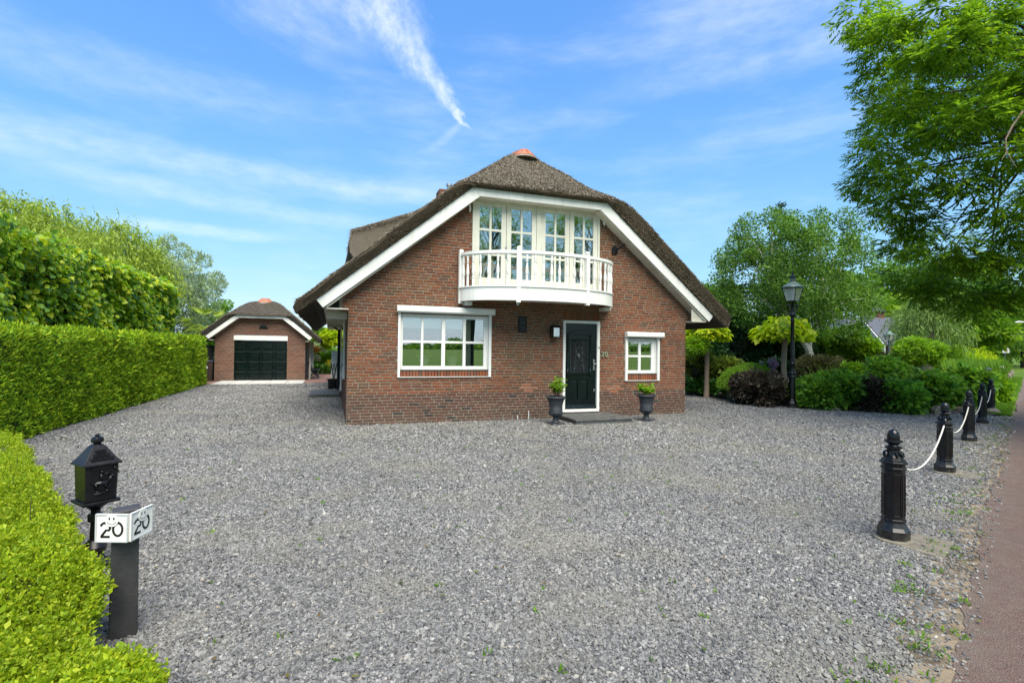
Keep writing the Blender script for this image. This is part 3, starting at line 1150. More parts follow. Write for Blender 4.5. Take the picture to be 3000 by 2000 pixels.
# straw ends: frayed, catching the light
def straws(name, P, D, L, W, mat, parent):
    k = len(P)
    r = rng.normal(0, 1, (k, 3))
    S = np.cross(D, r)
    S /= np.linalg.norm(S, axis=1)[:, None] + 1e-9
    L = L[:, None]
    V = np.stack([P - S * W, P + S * W, P + D * L], 1).reshape(-1, 3)
    o = raw(name, V, np.arange(3 * k).reshape(-1, 3), mat, parent)
    o['kind'] = 'stuff'
    return o


def unit(a):
    return a / (np.linalg.norm(a, axis=1)[:, None] + 1e-9)


k = 60000
xs_ = rng.uniform(-5.15, 5.15, k)
ys_ = np.where(rng.uniform(0, 1, k) < 0.8, rng.uniform(10.64, 12.3, k), rng.uniform(12.3, 18, k))
P, D = [], []
for x, y in zip(xs_, ys_):
    z = top_z(x, y)
    g1 = (top_z(x + 0.02, y) - z) / 0.02
    g2 = (top_z(x, y + 0.02) - z) / 0.02
    P.append((XC + x, y, z + hump(x, y) + 0.004))
    D.append((-g1, -g2, -(g1 * g1 + g2 * g2)))
P, D = np.array(P), unit(np.array(D))
D = unit(D + rng.normal(0, 0.22, D.shape) + np.array([0, 0, 0.10]))
straws('straw', P, D, rng.uniform(0.045, 0.115, k), 0.0075, M['straw'], roof)
# verge face
k = 26000
xs_ = rng.uniform(-5.17, 5.17, k)
fz = rng.uniform(0, 1, k)
P = np.array([(XC + x, 10.61 + 0.10 * (1 - t) + 0.0, vbot(x) + 0.01 + t * (top_z(x, 10.62) - 0.02 - vbot(x))) for x, t in zip(xs_, fz)])
D = unit(np.stack([np.sign(xs_) * 0.55, np.full(k, -0.55), np.full(k, -0.45)], 1) + rng.normal(0, 0.28, (k, 3)))
straws('straw_end', P, D, rng.uniform(0.02, 0.055, k), 0.0085, M['straw_dark'], roof)
k = 16000
t = rng.uniform(0, 1, k)
P = np.stack([0.5 + t * 2.2, rng.uniform(14.85, 18.5, k), 4.85 + t * 0.87], 1) + [0, 0, 0.03]
D = unit(np.stack([np.full(k, -0.92), np.full(k, -0.1), np.full(k, -0.36)], 1) + rng.normal(0, 0.2, (k, 3)))
straws('straw', P, D, rng.uniform(0.05, 0.14, k), 0.007, M['straw'], dormer)
k = 16000
t, q = rng.uniform(0, 1, k), rng.uniform(0, 1, k)
P = np.stack([0.5 + t * 2.2, np.full(k, 14.82) - 0.35 * np.maximum(0, 0.7 - q) * 0.4, 4.12 + t * 0.5 + q * (0.75 + t * 0.35)], 1)
D = unit(np.stack([np.full(k, -0.7), np.full(k, -0.35), np.full(k, -0.5)], 1) + rng.normal(0, 0.3, (k, 3)))
straws('straw_end', P, D, rng.uniform(0.04, 0.11, k), 0.007, M['straw'], dormer)

# ridge tiles
rp = [(0.40, 6.40), (0.34, 6.50), (0.18, 6.585)]
mo = MB()
mo.prism([(XC + a, b) for a, b in [(-0.36, 6.42), (-0.31, 6.515), (-0.16, 6.588), (0.16, 6.588), (0.31, 6.515), (0.36, 6.42)]], 12.05, 24.0, 'y')
mo.lathe([(0.355, 6.38), (0.335, 6.41), (0.30, 6.44), (0.14, 6.585), (0.02, 6.60)], 20, (XC, 12.05, 0))
ridge = wpart(mo.build('ridge_bedding', M['tile_mortar'], smooth=True))
for i in range(6):
    a0, a1 = math.pi + math.pi * (i / 6) + 0.05, math.pi + math.pi * ((i + 1) / 6) - 0.05
    v = []
    for r, z in ((0.335, 6.43), (0.13, 6.63)):
        for a in (a0, (a0 + a1) / 2, a1):
            v.append((XC + r * math.cos(a), 12.05 + r * math.sin(a), z))
    v += [(x, y + 0.02, z - 0.06) for x, y, z in v]
    MB().add(v, [(0, 1, 4, 3), (1, 2, 5, 4), (6, 9, 10, 7), (7, 10, 11, 8), (0, 3, 9, 6), (2, 8, 11, 5), (0, 6, 7, 1), (1, 7, 8, 2), (3, 4, 10, 9), (4, 5, 11, 10)]).build('ridge_tile', M['tile_orange'], ridge)
tm = None
for i in range(28):
    y = 12.07 + i * 0.42
    if tm is None:
        tmb = MB().prism([(-0.33, 6.44), (-0.30, 6.53), (-0.16, 6.605), (0.16, 6.605), (0.30, 6.53), (0.33, 6.44), (0.30, 6.43), (-0.30, 6.43)], 0, 0.40, 'y')
        o = tmb.build('ridge_tile', M['tile_orange'], ridge)
        tm = o.data
    else:
        o = bpy.data.objects.new('ridge_tile', tm)
        COL.objects.link(o)
        o.parent = ridge
    o.location = (XC, y, 0.012 + 0.004 * (i % 3))
# chimney stub and flue behind the ridge on the left slope
ch = MB().box(3.35, 3.95, 17.0, 17.6, 6.0, 6.98)
ch = wpart(ch.build('chimney', M['brick_garage'], bev=0.01))
MB().lathe([(0.075, 6.98), (0.075, 7.16), (0.10, 7.16), (0.10, 7.23), (0.06, 7.24)], 14, (3.72, 17.2, 0)).build('flue', M['steel'], ch, smooth=True)


# ---- windows
def pane_grid(par, xs, zs, y, mat=None):
    for (a, b) in xs:
        for (c, d) in zs:
            MB().box(a - 0.006, b + 0.006, y, y + 0.012, c - 0.006, d + 0.006).build('pane', mat or M['glass'], par)


def bars_from(xs, zs, x0, x1, z0, z1, y0, y1, mat, par, name='sash'):
    """frame around panes: outer x0..x1,z0..z1, holes at xs * zs"""
    mb = MB()
    edges = [x0] + [e for p in xs for e in p] + [x1]
    for i in range(0, len(edges), 2):
        mb.box(edges[i], edges[i + 1], y0, y1, z0, z1)
    ez = [z0] + [e for p in zs for e in p] + [z1]
    for (a, b) in xs:
        for i in range(0, len(ez), 2):
            inner = 0 < i < len(ez) - 2
            mb.box(a + 1e-4, b - 1e-4, y0 + (0.004 if inner else 0.001), y1 - 0.001, ez[i], ez[i + 1])
    return mb.build(name, mat, par, bev=0.004)


def shutter_window(name, bx, bz, gx, frame, xs, zs, label):
    """fixed window with roller shutter box, guide rails and brick sill"""
    w = wpart(MB().box(frame[0], frame[1], YF + 0.10, YF + 0.145, frame[2], frame[3]).build(name, M['white'])) if False else None
    fx0, fx1, fz0, fz1 = frame
    fr = bars_from([(fx0 + 0.03, fx1 - 0.03)], [(fz0 + 0.03, fz1 - 0.03)], fx0, fx1, fz0, fz1, YF + 0.03, YF + 0.10, M['white'], None, name)
    wpart(fr)
    fr['label'] = label
    bars_from(xs, zs, fx0 + 0.031, fx1 - 0.031, fz0 + 0.031, fz1 - 0.031, YF + 0.042, YF + 0.09, M['white'], fr)
    pane_grid(fr, xs, zs, YF + 0.062)
    MB().prism([(YF - 0.145, bz[0] + 0.03), (YF - 0.145, bz[1] - 0.025), (YF - 0.12, bz[1]), (YF - 0.003, bz[1]), (YF - 0.003, bz[0]), (YF - 0.11, bz[0])], bx[0], bx[1], 'x').build('shutter_box', M['white'], fr, bev=0.004)
    for a, b in gx:
        MB().box(a, b, YF - 0.04, YF + 0.028, bz[2], bz[0] - 0.002).build('guide_rail', M['white'], fr, bev=0.003)
    MB().box(gx[0][1] + 0.001, gx[1][0] - 0.001, YF - 0.03, YF - 0.01, bz[2], bz[2] + 0.014).build('bottom_rail', M['white'], fr)
    # dark lead strip and soldier course of sill bricks
    MB().box(fx0, fx1, YF - 0.005, YF + 0.03, fz0 - 0.022, fz0 - 0.002).build('lead_strip', M['slate'], fr)
    n = int((fx1 - fx0) / 0.066)
    st = (fx1 - fx0) / n
    sm = MB().add([(x, y, z) for (x, y, z) in [(0, -.012, 0), (st - .012, -.012, 0), (st - .012, .075, 0), (0, .075, 0), (0, .012, fz0 - 0.03 - bz[2] - 0.016), (st - .012, .012, fz0 - 0.03 - bz[2] - 0.016), (st - .012, .075, fz0 - 0.03 - bz[2] - 0.016), (0, .075, fz0 - 0.03 - bz[2] - 0.016)]],
                  [(3, 2, 1, 0), (4, 5, 6, 7), (0, 1, 5, 4), (1, 2, 6, 5), (2, 3, 7, 6), (3, 0, 4, 7)])
    src = None
    for i in range(n):
        if src is None:
            o = sm.build('sill_brick', M['brick'], fr, bev=0.004)
            src = o.data
        else:
            o = bpy.data.objects.new('sill_brick', src)
            COL.objects.link(o)
            o.parent = fr
        o.location = (fx0 + i * st + 0.006, YF - 0.006 + rb.uniform(-0.003, 0.003), bz[2] + 0.016)
    MB().box(fx0 - 0.005, fx1 + 0.005, YF + 0.055, YF + 0.12, bz[2] + 0.004, fz0 - 0.024).build('sill_bed', M['mortar'], fr)
    return fr


shutter_window('picture_window', (1.30, 3.455), (2.365, 2.51, 0.985), ((1.335, 1.385), (3.345, 3.405)), (1.387, 3.343, 1.15, 2.345),
               [(1.445, 1.835), (1.885, 2.285), (2.365, 2.765), (2.83, 3.245)], [(1.225, 1.725), (1.775, 2.265)], 'wide white window with eight panes and roller shutter box')
shutter_window('kitchen_window', (6.87, 7.95), (1.945, 2.08, 0.865), ((6.885, 6.945), (7.82, 7.885)), (6.947, 7.818, 1.05, 1.925),
               [(7.01, 7.305), (7.375, 7.685)], [(1.125, 1.455), (1.505, 1.83)], 'small white window with four panes right of the door')


def room(x0, x1, y0, y1, z0, z1):
    v = [(x, y, z) for z in (z0, z1) for y in (y0, y1) for x in (x0, x1)]
    return wpart(MB().add(v, [(0, 1, 3, 2), (4, 6, 7, 5), (2, 3, 7, 6), (0, 2, 6, 4), (1, 5, 7, 3)]).build('room_shell', M['room']))


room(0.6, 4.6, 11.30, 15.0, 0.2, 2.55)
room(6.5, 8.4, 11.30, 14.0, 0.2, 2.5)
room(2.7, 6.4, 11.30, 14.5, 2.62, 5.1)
# white roller blinds, half drawn
bl = wpart(MB().box(1.43, 2.80, YF + 0.115, YF + 0.121, 2.04, 2.33).build('window_blind', M['blind']))
wpart(MB().box(7.0, 7.70, YF + 0.115, YF + 0.121, 1.72, 1.90).build('window_blind', M['blind']))


def curtain(x0, x1, z0, z1, y):
    n = max(8, int((x1 - x0) / 0.02))
    v, f = [], []
    for i in range(n + 1):
        x = x0 + (x1 - x0) * i / n
        yy = y + 0.035 * math.sin(i * 1.15) + 0.012 * math.sin(i * 2.7)
        v += [(x, yy, z0), (x, yy, z1)]
    for i in range(n):
        f.append((2 * i, 2 * i + 2, 2 * i + 3, 2 * i + 1))
    return wpart(MB().add(v, f).build('curtain', M['curtain'], smooth=True))


curtain(3.02, 3.46, 2.95, 4.90, YF + 0.125)
curtain(5.62, 6.06, 2.95, 4.90, YF + 0.125)
curtain(2.78, 2.98, 1.2, 2.33, YF + 0.20)

# ---- balcony doors: four glazed leaves
fd = wpart(bars_from([(2.985, 4.485), (4.595, 6.095)], [(2.90, 4.93)], 2.935, 6.145, 2.80, 4.963, YF - 0.015, YF + 0.10, M['cream'], None, 'balcony_doors'))
fd['label'] = 'cream glazed balcony doors in four leaves'
for x0, x1 in ((2.988, 3.735), (3.745, 4.482), (4.598, 5.335), (5.345, 6.092)):
    gx = (x1 - x0 - 2 * 0.115 - 0.05) / 2
    xs = [(x0 + 0.115, x0 + 0.115 + gx), (x1 - 0.115 - gx, x1 - 0.115)]
    zs = [(3.22, 3.725), (3.775, 4.28), (4.33, 4.835)]
    leaf = bars_from(xs, zs, x0, x1, 2.905, 4.925, YF + 0.005, YF + 0.065, M['cream'], fd, 'door_leaf')
    for (a, b) in xs:
        for (c, d) in zs:
            MB().box(a - 0.006, b + 0.006, YF + 0.03, YF + 0.042, c - 0.006, d + 0.006).build('pane', M['glass'], fd)
    MB().box(x0 + 0.10, x1 - 0.10, YF + 0.001, YF + 0.004, 3.03, 3.042).build('panel_groove', M['soffit'], fd)
for x in (3.19, 5.70):
    MB().box(x, x + 0.30, YF - 0.004, YF + 0.004, 4.872, 4.89).build('vent_strip', M['soffit'], fd)
MB().box(3.715, 3.755, YF - 0.018, YF + 0.004, 3.70, 3.95).build('lock_plate', M['steel'], fd)
MB().box(3.718, 3.752, YF - 0.045, YF - 0.019, 3.83, 3.87).build('door_handle', M['steel'], fd)
for z in (3.3, 3.9, 4.6):
    for x in (4.475, 4.60):
        MB().box(x, x + 0.012, YF - 0.022, YF - 0.016, z, z + 0.14).build('hinge', M['cream'], fd)

# ---- curved balcony
BA, BB, BCY = 1.88, 1.02, 11.00


def ell(t, da=0.0):
    return XC - (BA + da) * math.cos(t), BCY - (BB + da) * math.sin(t)


bal = MB()
nt_ = 48
ts = [math.pi * i / nt_ for i in range(nt_ + 1)]


def curved_solid(mb, da0, da1, z0, z1):
    v, f = [], []
    for t in ts:
        for da, z in ((da1, z0), (da1, z1), (da0, z1), (da0, z0)):
            x, y = ell(t, da)
            v.append((x, min(y, YF - 0.004), z))
    for i in range(nt_):
        for q in range(4):
            f.append((4 * i + q, 4 * i + 4 + q, 4 * i + 4 + (q + 1) % 4, 4 * i + (q + 1) % 4))
    f.append((0, 1, 2, 3))
    f.append((4 * nt_ + 3, 4 * nt_ + 2, 4 * nt_ + 1, 4 * nt_))
    mb.add(v, f)
    return mb


curved_solid(bal, -0.05, 0.0, 2.645, 2.925)
fl = [ell(t, -0.048) for t in ts]
fl = [(x, min(y, YF - 0.003)) for x, y in fl]
bal.prism(fl, 2.70, 2.90, 'z')
balcony = wpart(bal.build('balcony', M['white'], smooth=True))
balcony['label'] = 'white curved balcony with turned balusters over the front door'
curved_solid(MB(), -0.075, 0.022, 2.927, 2.955).build('bottom_rail', M['white'], balcony, smooth=True)
hr = MB()
curved_solid(hr, -0.085, 0.0, 3.635, 3.70)
curved_solid(hr, -0.065, -0.02, 3.615, 3.634)
hr.build('handrail', M['white'], balcony, smooth=True)
tP = math.acos(0.82 / BA)
posts = [0.035, tP, math.pi - tP, math.pi - 0.035]
pm = None
for t in posts:
    x, y = ell(t, -0.03)
    if pm is None:
        h = 0.046
        mb = MB().box(-h, h, -h, h, 2.60, 3.70)
        mb.box(-h + .004, h - .004, -h + .004, h - .004, 3.701, 3.712)
        mb.box(-h, h, -h, h, 3.713, 3.728)
        mb.box(-h + .004, h - .004, -h + .004, h - .004, 3.729, 3.740)
        mb.add([(-h, -h, 3.741), (h, -h, 3.741), (h, h, 3.741), (-h, h, 3.741), (-h, -h, 3.765), (h, -h, 3.765), (h, h, 3.765), (-h, h, 3.765), (0, 0, 3.80)],
               [(0, 1, 2, 3), (0, 1, 5, 4), (1, 2, 6, 5), (2, 3, 7, 6), (3, 0, 4, 7), (4, 5, 8), (5, 6, 8), (6, 7, 8), (7, 4, 8)])
        o = mb.build('newel_post', M['white'], balcony, bev=0.003)
        pm = o
    else:
        o = pm.copy()
        COL.objects.link(o)
    o.location = (x, y, 0)
    o.rotation_euler = (0, 0, math.atan2(BB * math.cos(t), BA * math.sin(t)) * -1)
bprof = [(0.026, 0), (0.026, 0.15), (0.021, 0.16), (0.030, 0.175), (0.030, 0.185), (0.020, 0.20), (0.022, 0.22), (0.034, 0.27), (0.036, 0.30), (0.032, 0.35), (0.024, 0.42), (0.018, 0.48), (0.017, 0.505), (0.028, 0.515), (0.028, 0.527), (0.019, 0.537), (0.026, 0.55), (0.027, 0.56), (0.027, 0.662)]
bo = None
tt = []
for (a, b, n) in ((posts[0], posts[1], 7), (posts[1], posts[2], 8), (posts[2], posts[3], 7)):
    tt += [a + (b - a) * (i + 1) / (n + 1) for i in range(n)]
for t in tt:
    x, y = ell(t, -0.035)
    if bo is None:
        o = MB().lathe(bprof, 10).build('baluster', M['white'], balcony, smooth=True)
        bo = o
    else:
        o = bo.copy()
        COL.objects.link(o)
    o.location = (x, y, 2.955)
for x in (XC - 1.70, XC + 1.70):
    MB().box(x - 0.07, x + 0.07, YF - 0.28, YF - 0.004, 2.56, 2.642).build('bracket', M['white'], balcony, bev=0.004)
MB().lathe([(0.02, 0), (0.04, 0.015), (0.04, 0.075), (0.018, 0.10)], 12, (XC - 0.78, 10.22, 2.545)).build('spot_lamp', M['steel'], balcony, smooth=True)

# ---- front door
df = wpart(bars_from([(5.255, 6.10)], [(0.205, 2.255)], 5.19, 6.17, 0.135, 2.32, YF - 0.022, YF + 0.09, M['white'], None, 'front_door'))
df['label'] = 'dark green panelled front door with iron grille and white frame'
leaf = MB()
Y0 = YF + 0.03


def dbox(x0, x1, z0, z1, proud=0.0, dep=0.04):
    leaf.box(x0, x1, Y0 - proud, Y0 + dep, z0, z1)


# stiles and rails around the recesses
dbox(5.257, 5.40, 0.207, 2.253)
dbox(5.88, 6.098, 0.207, 2.253)
dbox(5.4005, 5.8795, 1.86, 2.253, 0.0005)
dbox(5.4005, 5.8795, 0.90, 1.06, 0.0005)
dbox(5.4005, 5.8795, 0.207, 0.42, 0.0005)
dbox(5.615, 5.685, 0.4205, 0.8995, 0.0005)
leafo = leaf.build('door_leaf', M['doorpaint'], df, bev=0.004)
for a, b in ((5.42, 5.60), (5.70, 5.865)):
    x0, x1, z0, z1 = a - 0.02, b + 0.015, 0.42, 0.90
    v = [(x0, Y0 + 0.02, z0), (x1, Y0 + 0.02, z0), (x1, Y0 + 0.02, z1), (x0, Y0 + 0.02, z1)]
    i_ = 0.055
    v += [(x0 + i_, Y0 + 0.004, z0 + i_), (x1 - i_, Y0 + 0.004, z0 + i_), (x1 - i_, Y0 + 0.004, z1 - i_), (x0 + i_, Y0 + 0.004, z1 - i_)]
    MB().add(v, [(0, 1, 5, 4), (1, 2, 6, 5), (2, 3, 7, 6), (3, 0, 4, 7), (4, 5, 6, 7)]).build('door_panel', M['doorpaint'], df)
# pediment, half columns, ledges, weather bar
MB().prism([(5.29, 1.985), (5.99, 1.985), (5.99, 2.005), (5.64, 2.10), (5.29, 2.005)], Y0 - 0.045, Y0 - 0.001, 'y').build('pediment', M['doorpaint'], df, bev=0.004)
for x in (5.335, 5.935):
    MB().lathe([(0.030, 0), (0.030, 0.03), (0.020, 0.045), (0.019, 0.86), (0.028, 0.875), (0.028, 0.90)], 12, (x, Y0 - 0.004, 1.075)).build('half_column', M['doorpaint'], df, smooth=True)
    MB().prism([(x - 0.045, 1.07), (x + 0.045, 1.07), (x + 0.03, 1.02), (x, 0.99), (x - 0.03, 1.02)], Y0 - 0.035, Y0 - 0.001, 'y').build('bracket', M['doorpaint'], df)
MB().box(5.37, 5.90, Y0 - 0.025, Y0 - 0.001, 1.035, 1.062).build('ledge', M['doorpaint'], df, bev=0.004)
MB().prism([(Y0 - 0.05, 0.215), (Y0 - 0.05, 0.245), (Y0 - 0.001, 0.30), (Y0 - 0.001, 0.215)], 5.262, 6.09, 'x').build('weather_bar', M['doorpaint'], df, bev=0.003)
MB().box(5.40, 5.88, Y0 + 0.030, Y0 + 0.036, 1.06, 1.86).build('pane', M['ironm'], df)
MB().box(5.26, 6.09, YF + 0.16, YF + 0.18, 0.2, 2.26).build('backing', M['ironm'], df)
gr = MB()


def spiral(cx, cz, r, turns, a0, sgn, n=18):
    return [(cx + r * (1 - 0.8 * i / n) * math.cos(a0 + sgn * turns * 2 * math.pi * i / n), Y0 + 0.012, cz + r * (1 - 0.8 * i / n) * math.sin(a0 + sgn * turns * 2 * math.pi * i / n)) for i in range(n + 1)]


for s in (-1, 1):
    for cz, r in ((1.20, 0.06), (1.33, 0.075), (1.50, 0.065), (1.63, 0.07), (1.76, 0.055)):
        gr.tube(spiral(5.64 + s * (0.19 - r), cz, r, 1.3, 0.6, s), 0.0055, 5)
        gr.tube(spiral(5.64 + s * 0.06, cz + 0.05, r * 0.6, 1.1, 2.1, -s), 0.005, 5)
    gr.tube([(5.64 + s * 0.225, Y0 + 0.012, 1.07), (5.64 + s * 0.225, Y0 + 0.012, 1.85)], 0.007, 5)
    gr.tube([(5.64 + s * 0.02 * i, Y0 + 0.010, 1.70 - 0.03 * i * i * 0.4) for i in range(9)], 0.006, 5)
    for i in range(3):
        gr.tube([(5.64 + s * (0.05 + 0.07 * i), Y0 + 0.012, 1.07), (5.64 + s * (0.05 + 0.07 * i), Y0 + 0.012, 1.20)], 0.006, 5)
gr.tube([(5.64, Y0 + 0.012, 1.07), (5.64, Y0 + 0.012, 1.85)], 0.006, 5)
gr.lathe([(0.01, -0.06), (0.045, -0.03), (0.05, 0.02), (0.02, 0.06)], 10, (5.64, Y0 + 0.012, 1.47), sq=0.3)
gr.build('iron_grille', M['grille'], df)
MB().box(6.015, 6.055, Y0 - 0.010, Y0 - 0.001, 1.13, 1.39).build('lock_plate', M['steel'], df, bev=0.003)
hb = MB().box(6.02, 6.09, Y0 - 0.055, Y0 - 0.035, 1.265, 1.295)
hb.box(6.025, 6.045, Y0 - 0.0345, Y0 - 0.0105, 1.27, 1.29)
hb.build('door_handle', M['steel'], df, bev=0.004)
MB().box(6.03, 6.07, Y0 - 0.010, Y0 - 0.001, 0.62, 0.68).build('lock_plate', M['steel'], df)
MB().box(6.13, 6.158, YF - 0.034, YF - 0.0225, 1.66, 1.70).build('bell_push', M['steel'], df)
# flat arch of standing bricks over the door
for i in range(14):
    MB().box(5.20 + i * 0.0695, 5.20 + i * 0.0695 + 0.056, YF - 0.0045, YF + 0.008, 2.33, 2.53).build('lintel_brick', M['brick'], wall)

# ---- black ventilation grille
vg = wpart(MB().box(4.05, 4.265, YF - 0.014, YF - 0.003, 2.005, 2.375).build('wall_vent', M['ironm'], bev=0.003))
for i in range(11):
    z = 2.03 + i * 0.031
    MB().box(4.085, 4.23, YF - 0.022, YF - 0.0145, z, z + 0.014).build('slat', M['iron'], vg)
for x in (4.06, 4.24):
    for i in range(8):
        MB().lathe([(0.007, 0), (0.004, 0.006)], 6, (x + 0.007, YF - 0.0145, 2.03 + i * 0.045)).build('rivet', M['ironm'], vg)

# windows, pipe and guard on the left side wall
for (y0, y1, z0, z1) in ((12.85, 14.6, 0.85, 2.25), (16.2, 17.9, 0.3, 2.3)):
    sw = wpart(MB().box(XC - HW - 0.045, XC - HW - 0.003, y0, y1, z0, z1).build('side_window', M['white'], bev=0.004))
    MB().box(XC - HW - 0.050, XC - HW - 0.046, y0 + 0.08, y1 - 0.08, z0 + 0.08, z1 - 0.08).build('pane', M['glass'], sw)
wpart(MB().box(XC - HW - 0.17, XC - HW - 0.003, 12.7, 14.7, 2.255, 2.36).build('shutter_box', M['soffit'], bev=0.004))
wpart(MB().tube([(XC - HW - 0.06, 19.6, 0.05), (XC - HW - 0.06, 19.6, 2.2), (XC - HW - 0.25, 19.6, 2.35)], 0.04, 10).build('downpipe', M['ironm'], smooth=True))
fp = wpart(MB().box(0.02, 0.30, 22.0, 22.06, 0.35, 1.45).build('side_gate', M['white'], bev=0.004))
fp['label'] = 'white gate panel beside the side wall'
for z in (0.36, 0.88, 1.38):
    MB().box(0.0, 0.30, 21.975, 21.999, z, z + 0.07).build('rail', M['white'], fp)

# two stubs of pipe at the foot of the wall
for x, h in ((4.05, 0.10), (4.32, 0.20)):
    wpart(MB().lathe([(0.016, -0.02), (0.016, h), (0.012, h + 0.004)], 10, (x, YF - 0.04, 0)).build('pipe_stub', M['lampgrey'], smooth=True))

# ================================================================== GARAGE
GX, GY = -3.02, 26.0
garage = thing('garage', 'small brick garage with thatched half-hip roof and dark green door', 'garage', (GX, GY, 0))
GI = Matrix.Translation((-GX, -GY, 0))
GS = 0.837


def g_low(ax):
    return min(2.86, 2.02 + (2.19 - ax) * GS - 0.20)


gw = MB()
gb = MB()
rg = random.Random(3)
for k in range(46):
    z0 = k * CH
    if z0 > 2.84:
        break
    zc = z0 + CH / 2
    hw = 1.88 if zc < 1.82 else min(1.88, 2.19 - (zc + 0.20 - 2.02) / GS)
    iv = [(GX - hw, GX + hw)]
    if zc < 2.06:
        iv = [(GX - hw, -4.125), (-1.925, GX + hw)]
    for p, q in iv:
        if q - p < 0.03:
            continue
        gw.box(p + 0.004, q - 0.004, GY + 0.008, GY + 0.2, z0, z0 + CH)
        x = GX - 1.98 - (0.11 if k % 2 else 0) - (0.055 if k % 4 > 1 else 0)
        while x < q:
            a, b = max(x, p), min(x + 0.22, q)
            x += 0.22
            if b - a > 0.045:
                dy = rg.uniform(-0.002, 0.002)
                gb.add([(a + 0.006 + i, GY + j + dy, z0 + 0.006 + l) for i, j, l in brick_verts(b - a - 0.012, CH - 0.013, 0.09, rg)], BF)
gw.box(GX + 1.68, GX + 1.872, GY + 0.205, 32, 0, 1.95)
gw.box(GX - 1.872, GX - 1.68, GY + 0.205, 32, 0, 1.95)
for k in range(30):
    y = GY + 0.21 - (0 if k % 2 else 0.11)
    while y < 31.8:
        y0, y1 = max(y, GY + 0.095), y + 0.208
        y += 0.22
        gb.add([(GX + 1.88 - j, y0 + i, k * CH + 0.006 + l) for i, j, l in brick_verts(y1 - y0, CH - 0.013, 0.09, rg)], BF)
gwall = wpart(gw.build('wall', M['mortar']), garage, GI)
o = gb.build('brick_facing', M['brick_garage'], gwall)
o['kind'] = 'stuff'


def gp(o):
    return wpart(o, garage, GI)


for s in (-1, 1):
    gp(MB().prism([(GX + s * 0.965, 3.03), (GX + s * 2.19, 2.02), (GX + s * 2.07, 1.90), (GX + s * 0.90, 2.86)], GY - 0.33, GY - 0.30, 'y').build('barge_board', M['white'], bev=0.005))
    a, b = (GX + s * 0.90, 2.862), (GX + s * 2.05, 1.915)
    gp(MB().prism([a, b, (b[0] + s * 0.02, b[1] + 0.02), (a[0] + s * 0.02, a[1] + 0.02)], GY - 0.298, GY + 0.01, 'y').build('soffit_board', M['soffit']))
    e0, e1 = sorted((GX + s * 2.06, GX + s * 1.882))
    gp(MB().box(e0, e1, GY - 0.29, 32, 1.84, 1.86).build('eave_box', M['soffit']))
gp(MB().prism([(GX - 0.962, 3.028), (GX + 0.962, 3.028), (GX + 0.898, 2.862), (GX - 0.898, 2.862)], GY - 0.328, GY - 0.302, 'y').build('barge_board', M['white'], bev=0.005))
gp(MB().box(GX - 0.93, GX + 0.93, GY - 0.30, GY + 0.02, 2.872, 2.89).build('soffit_board', M['soffit']))


def gtop(x, y):
    ax = math.sqrt(x * x + 0.04)
    t = y - (GY - 0.46)
    return smin(smin(4.28 - 0.894 * ax, 3.06 + 0.46 * t + 0.10 * t * t, 0.12), 3.74, 0.2)


GU = np.concatenate([np.linspace(-2.55, -1.4, 14), np.linspace(-1.3, 1.3, 27), np.linspace(1.4, 2.55, 14)])
GVV = [GY - 0.46, GY - 0.45, GY - 0.40, GY - 0.30, GY - 0.1, GY + 0.1, GY + 0.3, GY + 0.5, GY + 0.7, GY + 0.9, GY + 1.1, GY + 1.4, GY + 2.5, GY + 4, 32.2]
V_, F_ = [], []
nu, nv = len(GU), len(GVV)
for j, y in enumerate(GVV):
    for x in GU:
        V_.append((GX + x, y, max(gtop(x, y) + 0.5 * hump(x * 2, y * 2) - (0.06, 0.03, 0.01)[j] if j < 3 else gtop(x, y) + 0.5 * hump(x * 2, y * 2), 1.86)))
for j, y in enumerate(GVV):
    for x in GU:
        V_.append((GX + x * 0.97, max(y, GY - 0.335), min(3.035, 2.03 + (2.19 - abs(x * 0.97)) * GS)))
o_ = nu * nv
for j in range(nv - 1):
    for i in range(nu - 1):
        F_.append((j * nu + i, j * nu + i + 1, (j + 1) * nu + i + 1, (j + 1) * nu + i))
        F_.append((o_ + j * nu + i, o_ + (j + 1) * nu + i, o_ + (j + 1) * nu + i + 1, o_ + j * nu + i + 1))
    for e in (0, nu - 1):
        F_.append((j * nu + e, (j + 1) * nu + e, o_ + (j + 1) * nu + e, o_ + j * nu + e))
for i in range(nu - 1):
    F_.append((i, o_ + i, o_ + i + 1, i + 1))
me = bpy.data.meshes.new('roof')
me.from_pydata(V_, [], F_)
groof = gp(finish('roof', me, M['thatch_grey'], None, True))
k = 9000
xs_, ys_ = rng.uniform(-2.5, 2.5, k), rng.uniform(GY - 0.45, GY + 1.4, k)
P = np.array([(GX + x, y, gtop(x, y) + 0.5 * hump(x * 2, y * 2)) for x, y in zip(xs_, ys_)])
D = unit(np.stack([np.sign(xs_) * 0.4, np.full(k, -0.6), np.full(k, -0.5)], 1) + rng.normal(0, 0.25, (k, 3)))
straws('straw', P, D, rng.uniform(0.05, 0.12, k), 0.008, M['straw_dark'], groof)
cap = MB().lathe([(0.40, 3.60), (0.38, 3.66), (0.15, 3.86), (0.02, 3.87)], 18, (GX + 0.03, GY + 0.95, 0))
cap.prism([(GX + 0.03 + a, b) for a, b in [(-0.38, 3.62), (-0.30, 3.75), (-0.14, 3.85), (0.14, 3.85), (0.30, 3.75), (0.38, 3.62)]], GY + 0.95, 32, 'y')
gridge = gp(cap.build('ridge_bedding', M['tile_mortar'], smooth=True))
